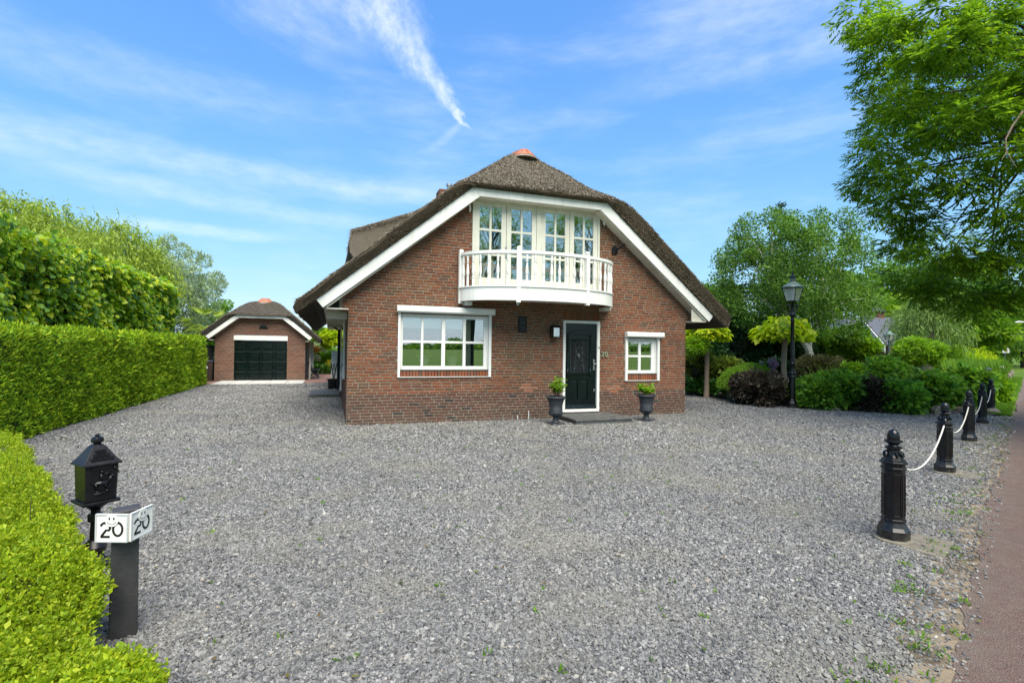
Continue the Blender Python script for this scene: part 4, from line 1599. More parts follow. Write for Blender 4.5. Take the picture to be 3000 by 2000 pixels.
for i in range(5):
    a0, a1 = math.pi + math.pi * i / 5 + 0.07, math.pi + math.pi * (i + 1) / 5 - 0.07
    v = []
    for r, z in ((0.385, 3.675), (0.165, 3.875)):
        for a in (a0, (a0 + a1) / 2, a1):
            v.append((GX + 0.03 + r * math.cos(a), GY + 0.95 + r * math.sin(a), z))
    v += [(x, y + 0.02, z - 0.06) for x, y, z in v]
    MB().add(v, [(0, 1, 4, 3), (1, 2, 5, 4), (6, 9, 10, 7), (7, 10, 11, 8), (0, 3, 9, 6), (2, 8, 11, 5), (0, 6, 7, 1), (1, 7, 8, 2), (3, 4, 10, 9), (4, 5, 11, 10)]).build('ridge_tile', M['tile_orange'], gridge)
gp(MB().box(-4.145, -1.905, GY - 0.045, GY - 0.003, 1.865, 2.075).build('lintel_board', M['white'], bev=0.005))
gd = gp(MB().box(-4.12, -1.93, GY + 0.06, GY + 0.10, 0.03, 1.86).build('garage_door', M['doorpaint']))
gd['label'] = 'dark green garage door with sixteen raised panels'
cw, rh = 2.19 / 4, 1.83 / 4
for r in range(4):
    for c in range(4):
        x0, x1 = -4.12 + c * cw + 0.05, -4.12 + (c + 1) * cw - 0.05
        z0, z1 = 0.03 + r * rh + 0.055, 0.03 + (r + 1) * rh - 0.055
        if r < 3:
            ol = [(x0, z0), (x1, z0), (x1, z1), (x0, z1)]
        else:
            za = z1 - 0.10 * ((x0 - -3.025) / 1.1) ** 2 * 1.3
            zb = z1 - 0.10 * ((x1 - -3.025) / 1.1) ** 2 * 1.3
            ol = [(x0, z0), (x1, z0), (x1, zb), ((x0 + x1) / 2, z1 - 0.13 * (((x0 + x1) / 2 + 3.025) / 1.1) ** 2), (x0, za)]
        cx, cz = sum(p[0] for p in ol) / len(ol), sum(p[1] for p in ol) / len(ol)
        inn = [(cx + (x - cx) * 0.90, cz + (z - cz) * 0.82) for x, z in ol]
        n = len(ol)
        v = [(x, GY + 0.058, z) for x, z in ol] + [(cx + (x - cx) * 0.95, GY + 0.030, cz + (z - cz) * 0.91) for x, z in ol] + [(x, GY + 0.048, z) for x, z in inn]
        f = [(i, (i + 1) % n, (i + 1) % n + n, i + n) for i in range(n)] + [(i + n, (i + 1) % n + n, (i + 1) % n + 2 * n, i + 2 * n) for i in range(n)] + [tuple(range(2 * n, 3 * n))]
        MB().add(v, f).build('door_panel', M['doorpaint'], gd)
arc = [(-2.94 + 0.185 * math.cos(a), 2.40 + 0.185 * math.sin(a)) for a in [math.pi * i / 12 for i in range(13)]]
hl = gp(MB().prism(arc, GY - 0.03, GY - 0.002, 'y').build('half_round_window', M['iron']))
MB().prism([(-2.94 + 0.15 * math.cos(a), 2.42 + 0.145 * math.sin(a)) for a in [math.pi * i / 12 for i in range(13)]], GY - 0.036, GY - 0.031, 'y').build('pane', M['ironm'], hl)
MB().box(-2.948, -2.932, GY - 0.044, GY - 0.037, 2.42, 2.56).build('glazing_bar', M['ironm'], hl)
for y in (27.2, 27.9):
    gp(MB().box(GX + 1.882, GX + 1.90, y, y + 0.25, 0.9, 1.6).build('side_window', M['ironm']))
for y in (26.9, 29.0, 31.0):
    gp(MB().box(GX + 2.02, GX + 2.10, y, y + 0.08, 0, 1.84).build('porch_post', M['soffit'], bev=0.004))

# ================================================================== THINGS AT THE DRIVE
# ---- bollards
bp = [(0.168, -0.02), (0.168, 0.028), (0.150, 0.030), (0.150, 0.105), (0.142, 0.115), (0.128, 0.135), (0.112, 0.170), (0.108, 0.185), (0.118, 0.188), (0.118, 0.202), (0.106, 0.205), (0.106, 0.640), (0.118, 0.645), (0.118, 0.660), (0.106, 0.665), (0.106, 0.690), (0.128, 0.695), (0.128, 0.712), (0.112, 0.716), (0.112, 0.732), (0.094, 0.736), (0.090, 0.752), (0.080, 0.760), (0.066, 0.785), (0.060, 0.815), (0.066, 0.826), (0.080, 0.830), (0.080, 0.842), (0.052, 0.850), (0.044, 0.862), (0.070, 0.880), (0.086, 0.890), (0.084, 0.902), (0.058, 0.904), (0.060, 0.925)]
dome = [(0.060 * math.cos(a) ** 0.8, 0.925 + 0.075 * math.sin(a)) for a in [0.2, 0.5, 0.8, 1.1, 1.35, 1.5]]


def make_bollard(loc, label):
    t = thing('bollard', label, 'bollard', loc, RAD(10), 'black bollards along the path')
    base = MB().lathe([(0.185, -0.03), (0.185, 0.022), (0.175, 0.028)], 28)
    base.build('footing', M['conc2'], t, smooth=True)
    sc = 0.965
    body = MB().lathe([(r, z * sc) for r, z in bp[2:22]], 8, (0, 0, 0), RAD(22.5))
    body.build('shaft', M['iron'], t, bev=0.003)
    for i in range(8):
        a = RAD(45 * i)
        c, s_ = math.cos(a), math.sin(a)
        r0 = 0.106 * math.cos(RAD(22.5)) - 0.004
        v = []
        for w, z, q in ((0.030, 0.235, 0.0), (0.030, 0.60, 0.0)):
            for sg in (-1, 1):
                v.append(((r0 + 0.006) * c - sg * w * s_, (r0 + 0.006) * s_ + sg * w * c, z * sc))
        fr = MB()
        for (p, q_) in ((0, 1), (1, 3), (3, 2), (2, 0)):
            fr.tube([v[p], v[q_]], 0.0045, 4)
        fr.build('panel_moulding', M['iron'], t)
    MB().lathe([(r, z * sc) for r, z in bp[21:]] + [(r, z * sc) for r, z in dome], 20).build('finial', M['iron'], t, smooth=True)
    lv = MB()
    for i in range(10):
        a = 2 * math.pi * i / 10
        r = 0.082
        lv.tube([(0.062 * math.cos(a), 0.062 * math.sin(a), 0.805 * sc), (r * math.cos(a + 0.12), r * math.sin(a + 0.12), 0.785 * sc), (0.094 * math.cos(a + 0.25), 0.094 * math.sin(a + 0.25), 0.758 * sc)], [0.006, 0.016, 0.008], 6)
    lv.build('leaf_collar', M['iron'], t, smooth=True)
    return t


BP = [(4.64, 3.11), (7.95, 4.65), (11.21, 6.16), (14.43, 7.66), (17.37, 9.02)]
bl_lab = ['black cast-iron bollard closest to the camera, on a round footing', 'second nearest black bollard, between the two roped gaps', 'middle black bollard of the roped row of five', 'fourth black bollard from the camera, beside the shrubs', 'farthest black bollard, where the grass verge begins']
b0 = make_bollard((BP[0][0], BP[0][1], 0), bl_lab[0])
b0.scale = (0.80, 0.80, 1.0)
for p, lb in zip(BP[1:], bl_lab[1:]):
    copy_thing(b0, (p[0], p[1], 0), RAD(random.uniform(0, 40)), lb)
rl = ['white rope sagging between the two nearest bollards', 'white rope between the second and the middle bollard', 'white rope between the middle and the fourth bollard', 'white rope between the two farthest bollards']
for i in range(4):
    a, b = Vector((*BP[i], 0.655)), Vector((*BP[i + 1], 0.655))
    d = (b - a).normalized()
    a, b = a + d * 0.082, b - d * 0.082
    pts_ = [a.lerp(b, q / 24) - Vector((0, 0, 0.30 * 4 * (q / 24) * (1 - q / 24))) for q in range(25)]
    o = MB()
    for ph in range(3):
        pp = []
        for q in range(97):
            c = a.lerp(b, q / 96) - Vector((0, 0, 0.26 * 4 * (q / 96) * (1 - q / 96)))
            an = q * 0.9 + ph * 2.094
            pp.append(c + Vector((-d.y, d.x, 0)) * 0.0045 * math.cos(an) + Vector((0, 0, 1)) * 0.0045 * math.sin(an))
        o.tube(pp, 0.0055, 5)
    tag(o.build('rope', M['rope'], smooth=True), rl[i], 'rope', 'ropes between the bollards')
for i, (x, y) in enumerate(BP[:3]):
    o = MB().prism([(x - 0.05, y - 0.42), (x + 0.42, y - 0.22), (x + 0.36, y + 0.05), (x - 0.12, y - 0.10)], -0.02, 0.016, 'z').build('concrete_flag', M['conc2'], bev=0.005)
    tag(o, ['worn concrete flag under the nearest bollard', 'worn concrete flag under the second nearest bollard', 'worn concrete flag under the middle bollard'][i], 'slab', 'flags under the bollards')

# ---- mailbox
mbx = thing('mailbox', 'black cast-iron mailbox with embossed front and ball finial, behind the hedge', 'mailbox', (-1.60, 4.55, 0), RAD(38))
mbx.scale = (0.93, 0.93, 0.98)
bx = MB()
bw, bd = 0.108, 0.108
bx.add([(-bw * .93, -bd * .93, 0.50), (bw * .93, -bd * .93, 0.50), (bw * .93, bd * .93, 0.50), (-bw * .93, bd * .93, 0.50), (-bw, -bd, 0.775), (bw, -bd, 0.775), (bw, bd, 0.775), (-bw, bd, 0.775)], [(0, 3, 2, 1), (4, 5, 6, 7), (0, 1, 5, 4), (1, 2, 6, 5), (2, 3, 7, 6), (3, 0, 4, 7)])
bx.build('box', M['iron'], mbx, bev=0.005)
rf = MB()
rows = [(0.128, 0.762), (0.126, 0.774), (0.098, 0.805), (0.074, 0.845), (0.048, 0.885), (0.03, 0.905)]
v, f = [], []
for r, z in rows:
    v += [(-r, -r, z), (r, -r, z), (r, r, z), (-r, r, z)]
for j in range(len(rows) - 1):
    for i in range(4):
        f.append((4 * j + i, 4 * j + (i + 1) % 4, 4 * j + 4 + (i + 1) % 4, 4 * j + 4 + i))
f += [(3, 2, 1, 0), tuple(range(20, 24))]
rf.add(v, f)
rf.build('roof', M['ironm'], mbx, bev=0.003)
sh = MB()
for r_ in range(3):
    for c in range(4 - r_):
        z0 = 0.795 + r_ * 0.026
        y = -(0.110 - (z0 - 0.795) * 0.70)
        w_ = 0.038
        x = -(4 - r_) * w_ / 2 + c * w_
        sh.box(x + 0.002, x + w_ - 0.003, y - 0.004, y + 0.012, z0, z0 + 0.022)
sh.build('roof_relief', M['ironm'], mbx)
MB().lathe([(0.045, 0.89), (0.030, 0.905), (0.024, 0.912), (0.040, 0.922), (0.043, 0.938), (0.036, 0.955), (0.014, 0.966), (0.016, 0.975), (0.006, 0.984)], 18).build('finial', M['iron'], mbx, smooth=True)
rel = MB()
fy = -bd - 0.003


def lump(x, z, rx, rz_, a=0.0):
    v = []
    n = 10
    for ring, (s, d) in enumerate(((1, 0), (0.75, -0.010), (0.3, -0.016))):
        for i in range(n):
            q = 2 * math.pi * i / n
            px, pz = rx * s * math.cos(q), rz_ * s * math.sin(q)
            v.append((x + px * math.cos(a) - pz * math.sin(a), fy + d + (z - 0.64) * 0.0, z + px * math.sin(a) + pz * math.cos(a)))
    f = [(r * n + i, r * n + (i + 1) % n, (r + 1) * n + (i + 1) % n, (r + 1) * n + i) for r in range(2) for i in range(n)] + [tuple(range(2 * n, 3 * n))]
    rel.add(v, f)


for a in ((0.0, 0.630, 0.048, 0.019, 0.08), (0.048, 0.656, 0.013, 0.028, -0.5), (0.068, 0.676, 0.020, 0.009, -0.5), (-0.058, 0.632, 0.020, 0.006, 2.5), (-0.036, 0.600, 0.006, 0.030, 0.25), (-0.020, 0.600, 0.006, 0.030, -0.3), (0.026, 0.600, 0.006, 0.030, 0.4), (0.044, 0.606, 0.006, 0.028, -0.7), (-0.006, 0.675, 0.013, 0.028, 0.1), (-0.004, 0.715, 0.012, 0.013, 0), (0.030, 0.702, 0.026, 0.006, 0.4), (0.0, 0.560, 0.055, 0.008, 0.03), (-0.03, 0.572, 0.016, 0.008, 0.2), (0.035, 0.574, 0.018, 0.008, -0.1), (0.078, 0.735, 0.014, 0.012, 0), (0.085, 0.545, 0.014, 0.004, 0), (0.085, 0.533, 0.014, 0.004, 0)):
    lump(*a)
rel.box(-0.075, 0.035, fy - 0.008, fy, 0.738, 0.750)
rel.build('front_relief', M['iron'], mbx, smooth=True)
pb = MB()
pb.box(-0.122, 0.122, -0.122, 0.122, 0.478, 0.499)
pb.build('base_plate', M['ironm'], mbx, bev=0.005)
stand = [(0.125, 0.0), (0.125, 0.03), (0.07, 0.06), (0.055, 0.09), (0.075, 0.12), (0.08, 0.15), (0.06, 0.18), (0.035, 0.20), (0.030, 0.33), (0.048, 0.335), (0.052, 0.37), (0.048, 0.39), (0.03, 0.395), (0.033, 0.42), (0.06, 0.445), (0.095, 0.465), (0.10, 0.477)]
MB().lathe(stand, 12).build('stand', M['iron'], mbx, smooth=True)
k_ = MB().lathe([(0.012, 0), (0.014, 0.002), (0.012, 0.006)], 12)
ko = k_.build('key_tag', M['brass'], mbx)
ko.location = (0.122, -0.06, 0.69)
ko.rotation_euler = (0, RAD(80), 0)


# ---- house number post with two plates
def ribbon(pts2, w):
    out = []
    n = len(pts2)
    for i, p in enumerate(pts2):
        a, b = pts2[max(0, i - 1)], pts2[min(n - 1, i + 1)]
        dx, dz_ = b[0] - a[0], b[1] - a[1]
        l = math.hypot(dx, dz_) or 1
        out.append(((p[0] - dz_ / l * w / 2, p[1] + dx / l * w / 2), (p[0] + dz_ / l * w / 2, p[1] - dx / l * w / 2)))
    v = [q for pr in out for q in pr]
    f = [(2 * i, 2 * i + 1, 2 * i + 3, 2 * i + 2) for i in range(n - 1)]
    return v, f


def two(cx, cz, w, h):
    p = []
    r = w / 2
    for i in range(15):
        a = RAD(165 - i * 205 / 14)
        p.append((cx + r * math.cos(a), cz + h / 2 - r * 0.98 + r * 0.98 * math.sin(a)))
    p += [(cx + 0.10 * w, cz - 0.02 * h), (cx - 0.42 * w, cz - h / 2 + 0.02 * h)]
    base = [(cx - w / 2, cz - h / 2), (cx + w / 2, cz - h / 2)]
    return p, base


def zero(cx, cz, w, h):
    return [(cx + w / 2 * math.cos(2 * math.pi * i / 28), cz + h / 2 * math.sin(2 * math.pi * i / 28)) for i in range(29)]


post = thing('number_post', 'black plastic post with two white plates numbered 20 and smiley discs', 'sign post', (-1.05, 3.38, 0), RAD(17.3))
pp = MB()
pp.add([(-0.066, -0.005, -0.2), (0.066, -0.005, -0.2), (0.066, 0.06, -0.2), (-0.066, 0.06, -0.2), (-0.061, -0.005, 0.700), (0.061, -0.005, 0.708), (0.061, 0.06, 0.722), (-0.061, 0.06, 0.714)], [(0, 3, 2, 1), (4, 5, 6, 7), (0, 1, 5, 4), (1, 2, 6, 5), (2, 3, 7, 6), (3, 0, 4, 7)])
pp.build('post', M['plank_dark'], post, bev=0.006)
PW, PZ0, PZ1 = 0.172, 0.556, 0.706
for side in (0, 1):
    org = Vector((0.015, -0.088, 0))
    if side == 0:
        ud = Vector((0.813, -0.582, 0))
        org = org - ud * PW
    else:
        ud = Vector((0.582, 0.813, 0))
    nd = Vector((ud.y, -ud.x, 0))

    def pl3(u, v_, d):
        q = org + ud * u + nd * d
        return (q.x, q.y, PZ0 + v_)
    H_ = PZ1 - PZ0
    plate = MB()
    v = [pl3(u, w_, d) for d in (0.0, 0.008) for u, w_ in ((0.001, 0), (PW - 0.001, 0), (PW - 0.001, H_), (0.001, H_))]
    plate.add(v, [(0, 1, 2, 3), (7, 6, 5, 4), (0, 4, 5, 1), (1, 5, 6, 2), (2, 6, 7, 3), (3, 7, 4, 0)])
    po = plate.build('number_plate', M['plate'], post)
    bd_ = MB()
    for u0, u1, w0, w1 in ((0.0, PW, 0, 0.006), (0.0, PW, H_ - 0.006, H_), (0, 0.007, 0.007, H_ - 0.007), (PW - 0.007, PW, 0.007, H_ - 0.007)):
        v = [pl3(u, w_, d) for d in (0.0082, 0.0125) for u, w_ in ((u0, w0), (u1, w0), (u1, w1), (u0, w1))]
        bd_.add(v, [(0, 1, 2, 3), (7, 6, 5, 4), (0, 4, 5, 1), (1, 5, 6, 2), (2, 6, 7, 3), (3, 7, 4, 0)])
    bd_.build('plate_rim', M['lampgrey'], po)

    def mark(name, shapes, mat, depth):
        mb_ = MB()
        for v2, f2 in shapes:
            mb_.add([pl3(u, w_, depth) for u, w_ in v2], f2)
        return mb_.build(name, mat, po)
    c_two, c_base = two(0.052, 0.066, 0.050, 0.074)
    z_ = zero(0.118, 0.069, 0.049, 0.069)
    mark('numerals', [ribbon(c_two, 0.0125), ribbon(c_base, 0.013), ribbon(z_, 0.0125)], M['ink'], 0.0092)
    disc = [(0.088 + 0.034 * math.cos(2 * math.pi * i / 28), H_ - 0.032 + 0.034 * math.sin(2 * math.pi * i / 28)) for i in range(28)]
    mb_ = MB()
    n = len(disc)
    mb_.add([pl3(u, w_, d) for d in (0.0095, 0.0135) for u, w_ in disc], [tuple(range(n, 2 * n))] + [(i, (i + 1) % n, (i + 1) % n + n, i + n) for i in range(n)])
    mb_.build('smiley_disc', M['plate'], po)
    eye = lambda cx: ([(cx + 0.0045 * math.cos(2 * math.pi * i / 12), H_ - 0.023 + 0.0085 * math.sin(2 * math.pi * i / 12)) for i in range(12)], [tuple(range(12))])
    mouth = [(0.088 + 0.0255 * math.cos(RAD(200 + i * 140 / 16)), H_ - 0.030 + 0.024 * math.sin(RAD(200 + i * 140 / 16))) for i in range(17)]
    mark('smiley_face', [eye(0.076), eye(0.100), ribbon(mouth, 0.003)], M['ink'], 0.0142)

# ---- lamp post
lp = thing('lamp_post', 'tall black lamp post with copper-topped glass lantern at the bed edge', 'lamp post', (12.68, 11.35, 0))
MB().lathe([(0.135, 0), (0.135, 0.17), (0.115, 0.19), (0.105, 0.24), (0.092, 0.27)], 8, (0, 0, 0), RAD(22.5)).build('plinth', M['iron'], lp, bev=0.004)
MB().lathe([(0.085, 0.27), (0.082, 0.88), (0.105, 0.90), (0.105, 0.93), (0.085, 0.95), (0.085, 0.985), (0.098, 1.0), (0.098, 1.02), (0.075, 1.05), (0.068, 1.12), (0.066, 1.26), (0.08, 1.28), (0.08, 1.31), (0.06, 1.33), (0.055, 1.9), (0.048, 2.52), (0.060, 2.54), (0.060, 2.57), (0.050, 2.59), (0.055, 2.66), (0.098, 2.70), (0.098, 2.73), (0.06, 2.76), (0.048, 2.80), (0.05, 2.95), (0.066, 3.0), (0.03, 3.04), (0.02, 3.09)], 18).build('shaft', M['iron'], lp, smooth=True)
sc_ = MB()
for s in (-1, 1):
    sc_.tube([(s * 0.03, 0, 2.86), (s * 0.09, 0, 2.82), (s * 0.14, 0, 2.85), (s * 0.16, 0, 2.93), (s * 0.19, 0, 2.97)], [0.022, 0.02, 0.02, 0.018, 0.016], 8)
    sc_.lathe([(0.01, -0.04), (0.036, -0.02), (0.042, 0.005), (0.03, 0.03), (0.008, 0.042)], 12, (s * 0.185, 0, 2.98))
    sc_.tube([(s * 0.02, 0, 3.02), (s * 0.10, 0, 3.08), (s * 0.125, 0, 3.13)], 0.010, 6)
    sc_.tube([(0, s * 0.02, 3.02), (0, s * 0.10, 3.08), (0, s * 0.125, 3.13)], 0.010, 6)
sc_.build('scroll_bracket', M['iron'], lp, smooth=True)
q = RAD(45)
lan = MB()
for i in range(4):
    a = q + i * math.pi / 2 + 0.25
    lan.tube([(0.175 * math.cos(a), 0.175 * math.sin(a), 3.12), (0.285 * math.cos(a), 0.285 * math.sin(a), 3.50)], 0.011, 5)
lan.lathe([(0.18, 3.105), (0.18, 3.13)], 4, (0, 0, 0), q + 0.25)
lan.lathe([(0.295, 3.49), (0.295, 3.515)], 4, (0, 0, 0), q + 0.25)
lan.build('lantern_frame', M['iron'], lp)
for i in range(4):
    a0, a1 = q + i * math.pi / 2 + 0.25, q + (i + 1) * math.pi / 2 + 0.25
    MB().add([(0.172 * math.cos(a0), 0.172 * math.sin(a0), 3.132), (0.172 * math.cos(a1), 0.172 * math.sin(a1), 3.132), (0.28 * math.cos(a1), 0.28 * math.sin(a1), 3.488), (0.28 * math.cos(a0), 0.28 * math.sin(a0), 3.488)], [(0, 1, 2, 3)]).build('lantern_pane', M['lanternglass'], lp)
MB().lathe([(0.30, 3.517), (0.29, 3.53), (0.20, 3.60), (0.11, 3.66), (0.095, 3.68)], 14).build('lantern_roof', M['copper'], lp, smooth=True)
MB().lathe([(0.078, 3.68), (0.078, 3.80), (0.085, 3.81)], 12).build('lantern_vent', M['copper'], lp, smooth=True)
MB().lathe([(0.125, 3.812), (0.13, 3.822), (0.06, 3.86), (0.028, 3.88), (0.02, 3.94), (0.004, 4.03)], 14).build('lantern_cap', M['ironm'], lp, smooth=True)
MB().lathe([(0.03, 3.14), (0.02, 3.2), (0.02, 3.34), (0.05, 3.36), (0.055, 3.42), (0.03, 3.46)], 12).build('lamp_bulb', M['pot'], lp, smooth=True)

# ---- urns by the door
up_ = [(0.115, 0.0), (0.115, 0.035), (0.085, 0.05), (0.062, 0.08), (0.052, 0.13), (0.055, 0.165), (0.085, 0.175), (0.115, 0.195), (0.140, 0.235), (0.146, 0.27), (0.135, 0.30), (0.142, 0.31), (0.142, 0.325), (0.136, 0.335), (0.145, 0.42), (0.165, 0.50), (0.185, 0.545), (0.205, 0.56), (0.218, 0.58), (0.212, 0.60), (0.192, 0.605), (0.180, 0.59), (0.172, 0.55), (0.05, 0.54)]


def make_urn(loc, rz, label):
    t = thing('urn', label, 'urn', loc, rz, 'urns by the front door')
    MB().box(-0.15, 0.15, -0.15, 0.15, -0.01, 0.045).build('foot', M['urn'], t, bev=0.01)
    MB().lathe([(r, z + 0.01) for r, z in up_[2:]], 28).build('bowl', M['urn'], t, smooth=True)
    fl_ = MB()
    for i in range(18):
        a = 2 * math.pi * i / 18
        fl_.tube([(0.060 * math.cos(a), 0.060 * math.sin(a), 0.085), (0.056 * math.cos(a), 0.056 * math.sin(a), 0.15)], 0.008, 5)
        fl_.tube([(0.10 * math.cos(a), 0.10 * math.sin(a), 0.195), (0.138 * math.cos(a), 0.138 * math.sin(a), 0.235), (0.146 * math.cos(a), 0.146 * math.sin(a), 0.285)], [0.008, 0.016, 0.010], 5)
    fl_.build('fluting', M['urn'], t, smooth=True)
    MB().lathe([(0.17, 0.555), (0.06, 0.565), (0.01, 0.57)], 18).build('potting_soil', M['soil'], t)
    return t


urn_a = make_urn((4.60, 10.12, 0), RAD(12), 'dark stone urn left of the doorstep holding a loose green shrub')
urn_b = copy_thing(urn_a, (6.87, 10.10, 0), RAD(30), 'dark stone urn right of the doorstep holding a compact green plant')

# ---- doorstep of slate flags
ds = thing('doorstep', 'low grey slate doorstep in front of the dark green door', 'doorstep', (5.72, 10.5, 0))
DI = Matrix.Translation((-5.72, -10.5, 0))
wpart(MB().box(5.02, 6.42, 9.97, 11.035, -0.02, 0.072).build('kerb', M['slate'], bev=0.004), ds, DI)
cols, rows_ = [5.0, 5.47, 5.95, 6.44], [9.945, 10.49, 11.04]
for i in range(3):
    for j in range(2):
        off = 0.0
        wpart(MB().box(cols[i] + 0.003, cols[i + 1] - 0.003, rows_[j] + 0.003, rows_[j + 1] - 0.003, 0.075, 0.108 + 0.002 * ((i + j) % 2)).build('flag', M['slate'], bev=0.004), ds, DI)

# ---- wall lantern
wl_ = thing('wall_lantern', 'black square glass wall lantern left of the front door', 'wall lamp', (4.93, YF, 1.9))
MB().box(-0.05, 0.05, -0.025, -0.003, 0.02, 0.26).build('back_plate', M['ironm'], wl_, bev=0.004)
lf = MB()
for x in (-0.095, 0.075):
    for y in (-0.215, -0.045):
        lf.box(x, x + 0.02, y, y + 0.02, 0.02, 0.225)
lf.box(-0.10, 0.10, -0.22, -0.027, 0.0, 0.019)
lf.build('frame', M['ironm'], wl_)
MB().add([(-0.115, -0.235, 0.226), (0.115, -0.235, 0.226), (0.115, -0.026, 0.226), (-0.115, -0.026, 0.226), (-0.07, -0.19, 0.285), (0.07, -0.19, 0.285), (0.07, -0.06, 0.285), (-0.07, -0.06, 0.285)], [(3, 2, 1, 0), (4, 5, 6, 7), (0, 1, 5, 4), (1, 2, 6, 5), (2, 3, 7, 6), (3, 0, 4, 7)]).build('cap', M['ironm'], wl_, bev=0.004)
for a in ((-0.085, 0.085, -0.209, -0.205), ):
    MB().box(a[0], a[1], a[2], a[3], 0.021, 0.224).build('pane', M['glass'], wl_)
for x in (-0.089, 0.085):
    MB().box(x, x + 0.004, -0.194, -0.046, 0.021, 0.224).build('pane', M['glass'], wl_)
MB().lathe([(0.018, 0), (0.018, 0.07), (0.03, 0.09), (0.032, 0.13), (0.01, 0.16)], 10, (0, -0.12, 0.02)).build('bulb', M['pot'], wl_, smooth=True)

# ---- house number 20 on the wall
hn = thing('house_number', 'raised metal number 20 on the brick right of the front door', 'house number', (6.30, YF, 1.52))
c_two, c_base = two(-0.048, 0, 0.060, 0.105)
for nm, shp in (('digit_two', [ribbon(c_two, 0.021), ribbon(c_base, 0.022)]), ('digit_zero', [ribbon(zero(0.050, 0, 0.056, 0.108), 0.021)])):
    mb_ = MB()
    for v2, f2 in shp:
        n = len(v2)
        v = [(u, -0.030, w) for u, w in v2] + [(u, -0.004, w) for u, w in v2]
        f = list(f2)
        m_n = n // 2
        for i in range(m_n - 1):
            f += [(2 * i, 2 * i + 2, 2 * i + 2 + n, 2 * i + n), (2 * i + 1, 2 * i + 1 + n, 2 * i + 3 + n, 2 * i + 3)]
        mb_.add(v, f)
    mb_.build(nm, M['brass'], hn)

# ---- flag holder, sensors
fh = thing('flag_holder', 'black iron flagpole holder on the brick beside the balcony doors', 'flag holder', (6.56, YF, 4.09))
MB().prism([(-0.075, -0.11), (0.06, -0.11), (0.085, -0.02), (0.07, 0.09), (0.045, 0.06), (0.02, 0.12), (-0.005, 0.07), (-0.04, 0.11), (-0.055, 0.05), (-0.085, 0.07), (-0.08, -0.02)], -0.03, -0.003, 'y').build('rosette', M['ironm'], fh, bev=0.005)
MB().tube([(0, -0.02, -0.03), (0.06, -0.14, 0.03), (0.13, -0.28, 0.10)], 0.024, 10).build('socket', M['ironm'], fh)
for i, x in enumerate((2.86, 6.24)):
    s_ = thing('alarm_sensor', ['small white alarm sensor under the left end of the top barge board', 'small white alarm sensor under the right end of the top barge board'][i], 'sensor', (x, YF - 0.02, 4.70), 0, 'alarm sensors')
    MB().box(-0.022, 0.022, -0.05, -0.002, 0.0, 0.11).build('housing', M['white'], s_, bev=0.008)
    MB().box(-0.012, 0.012, -0.04, -0.02, -0.05, -0.001).build('bracket', M['white'], s_)

# ---- things at the side of the house
o = MB().box(-0.60, 0.30, 17.2, 18.9, -0.02, 0.09).build('kerb', M['slate'])
st_ = thing('side_step', 'flat grey slate step at the side door on the gravel', 'step', (-0.15, 18.0, 0))
wpart(o, st_, Matrix.Translation((0.15, -18.0, 0)))
for i in range(2):
    wpart(MB().box(-0.62 + 0.46 * i, -0.165 + 0.46 * i, 17.18, 18.92, 0.092, 0.125).build('flag', M['slate'], bev=0.004), st_, Matrix.Translation((0.15, -18.0, 0)))
plt = thing('planter', 'black plastic planter tub against the side wall', 'planter', (0.12, 20.6, 0))
MB().lathe([(0.16, 0), (0.20, 0.05), (0.22, 0.35), (0.26, 0.36), (0.26, 0.40), (0.22, 0.40), (0.2, 0.34)], 16).build('tub', M['ironm'], plt, smooth=True)
tw = MB()
for i in range(6):
    a = i * 1.05
    tw.tube([(0, 0, 0.35), (0.07 * math.cos(a), 0.07 * math.sin(a), 0.7), (0.12 * math.cos(a + .5), 0.12 * math.sin(a + .5), 1.0)], 0.012, 5)
tw.build('stem', M['ironm'], plt)

# ---- bench beside the garage
bn = thing('garden_bench', 'black cast-iron garden bench beside the garage wall', 'bench', (-0.82, 27.3, 0))
for y in (0.0, 1.35):
    e = MB()
    e.tube([(-0.22, y, 0.0), (-0.17, y, 0.10), (-0.06, y, 0.22), (0.02, y, 0.30), (-0.05, y, 0.40), (-0.10, y, 0.50), (-0.19, y, 0.68), (-0.23, y, 0.82), (-0.27, y, 0.85)], [0.03, 0.026, 0.026, 0.035, 0.035, 0.03, 0.028, 0.026, 0.02], 8)
    e.tube([(0.26, y, 0.0), (0.22, y, 0.10), (0.12, y, 0.24), (0.02, y, 0.33), (-0.06, y, 0.38)], 0.028, 8)
    e.tube([(-0.10, y, 0.42), (0.10, y, 0.40), (0.22, y, 0.43), (0.28, y, 0.42), (0.27, y, 0.36)], 0.026, 8)
    e.tube([(0.10, y, 0.40), (0.16, y, 0.33), (0.12, y, 0.24)], 0.02, 6)
    e.build('end_frame', M['iron'], bn, smooth=True)
for i in range(5):
    MB().box(-0.07 + i * 0.07, -0.02 + i * 0.07, -0.02, 1.37, 0.435, 0.455).build('seat_slat', M['iron'], bn)
for i in range(4):
    x, z = -0.10 - i * 0.035, 0.50 + i * 0.09
    MB().box(x - 0.012, x + 0.012, -0.02, 1.37, z, z + 0.06).build('back_slat', M['iron'], bn)

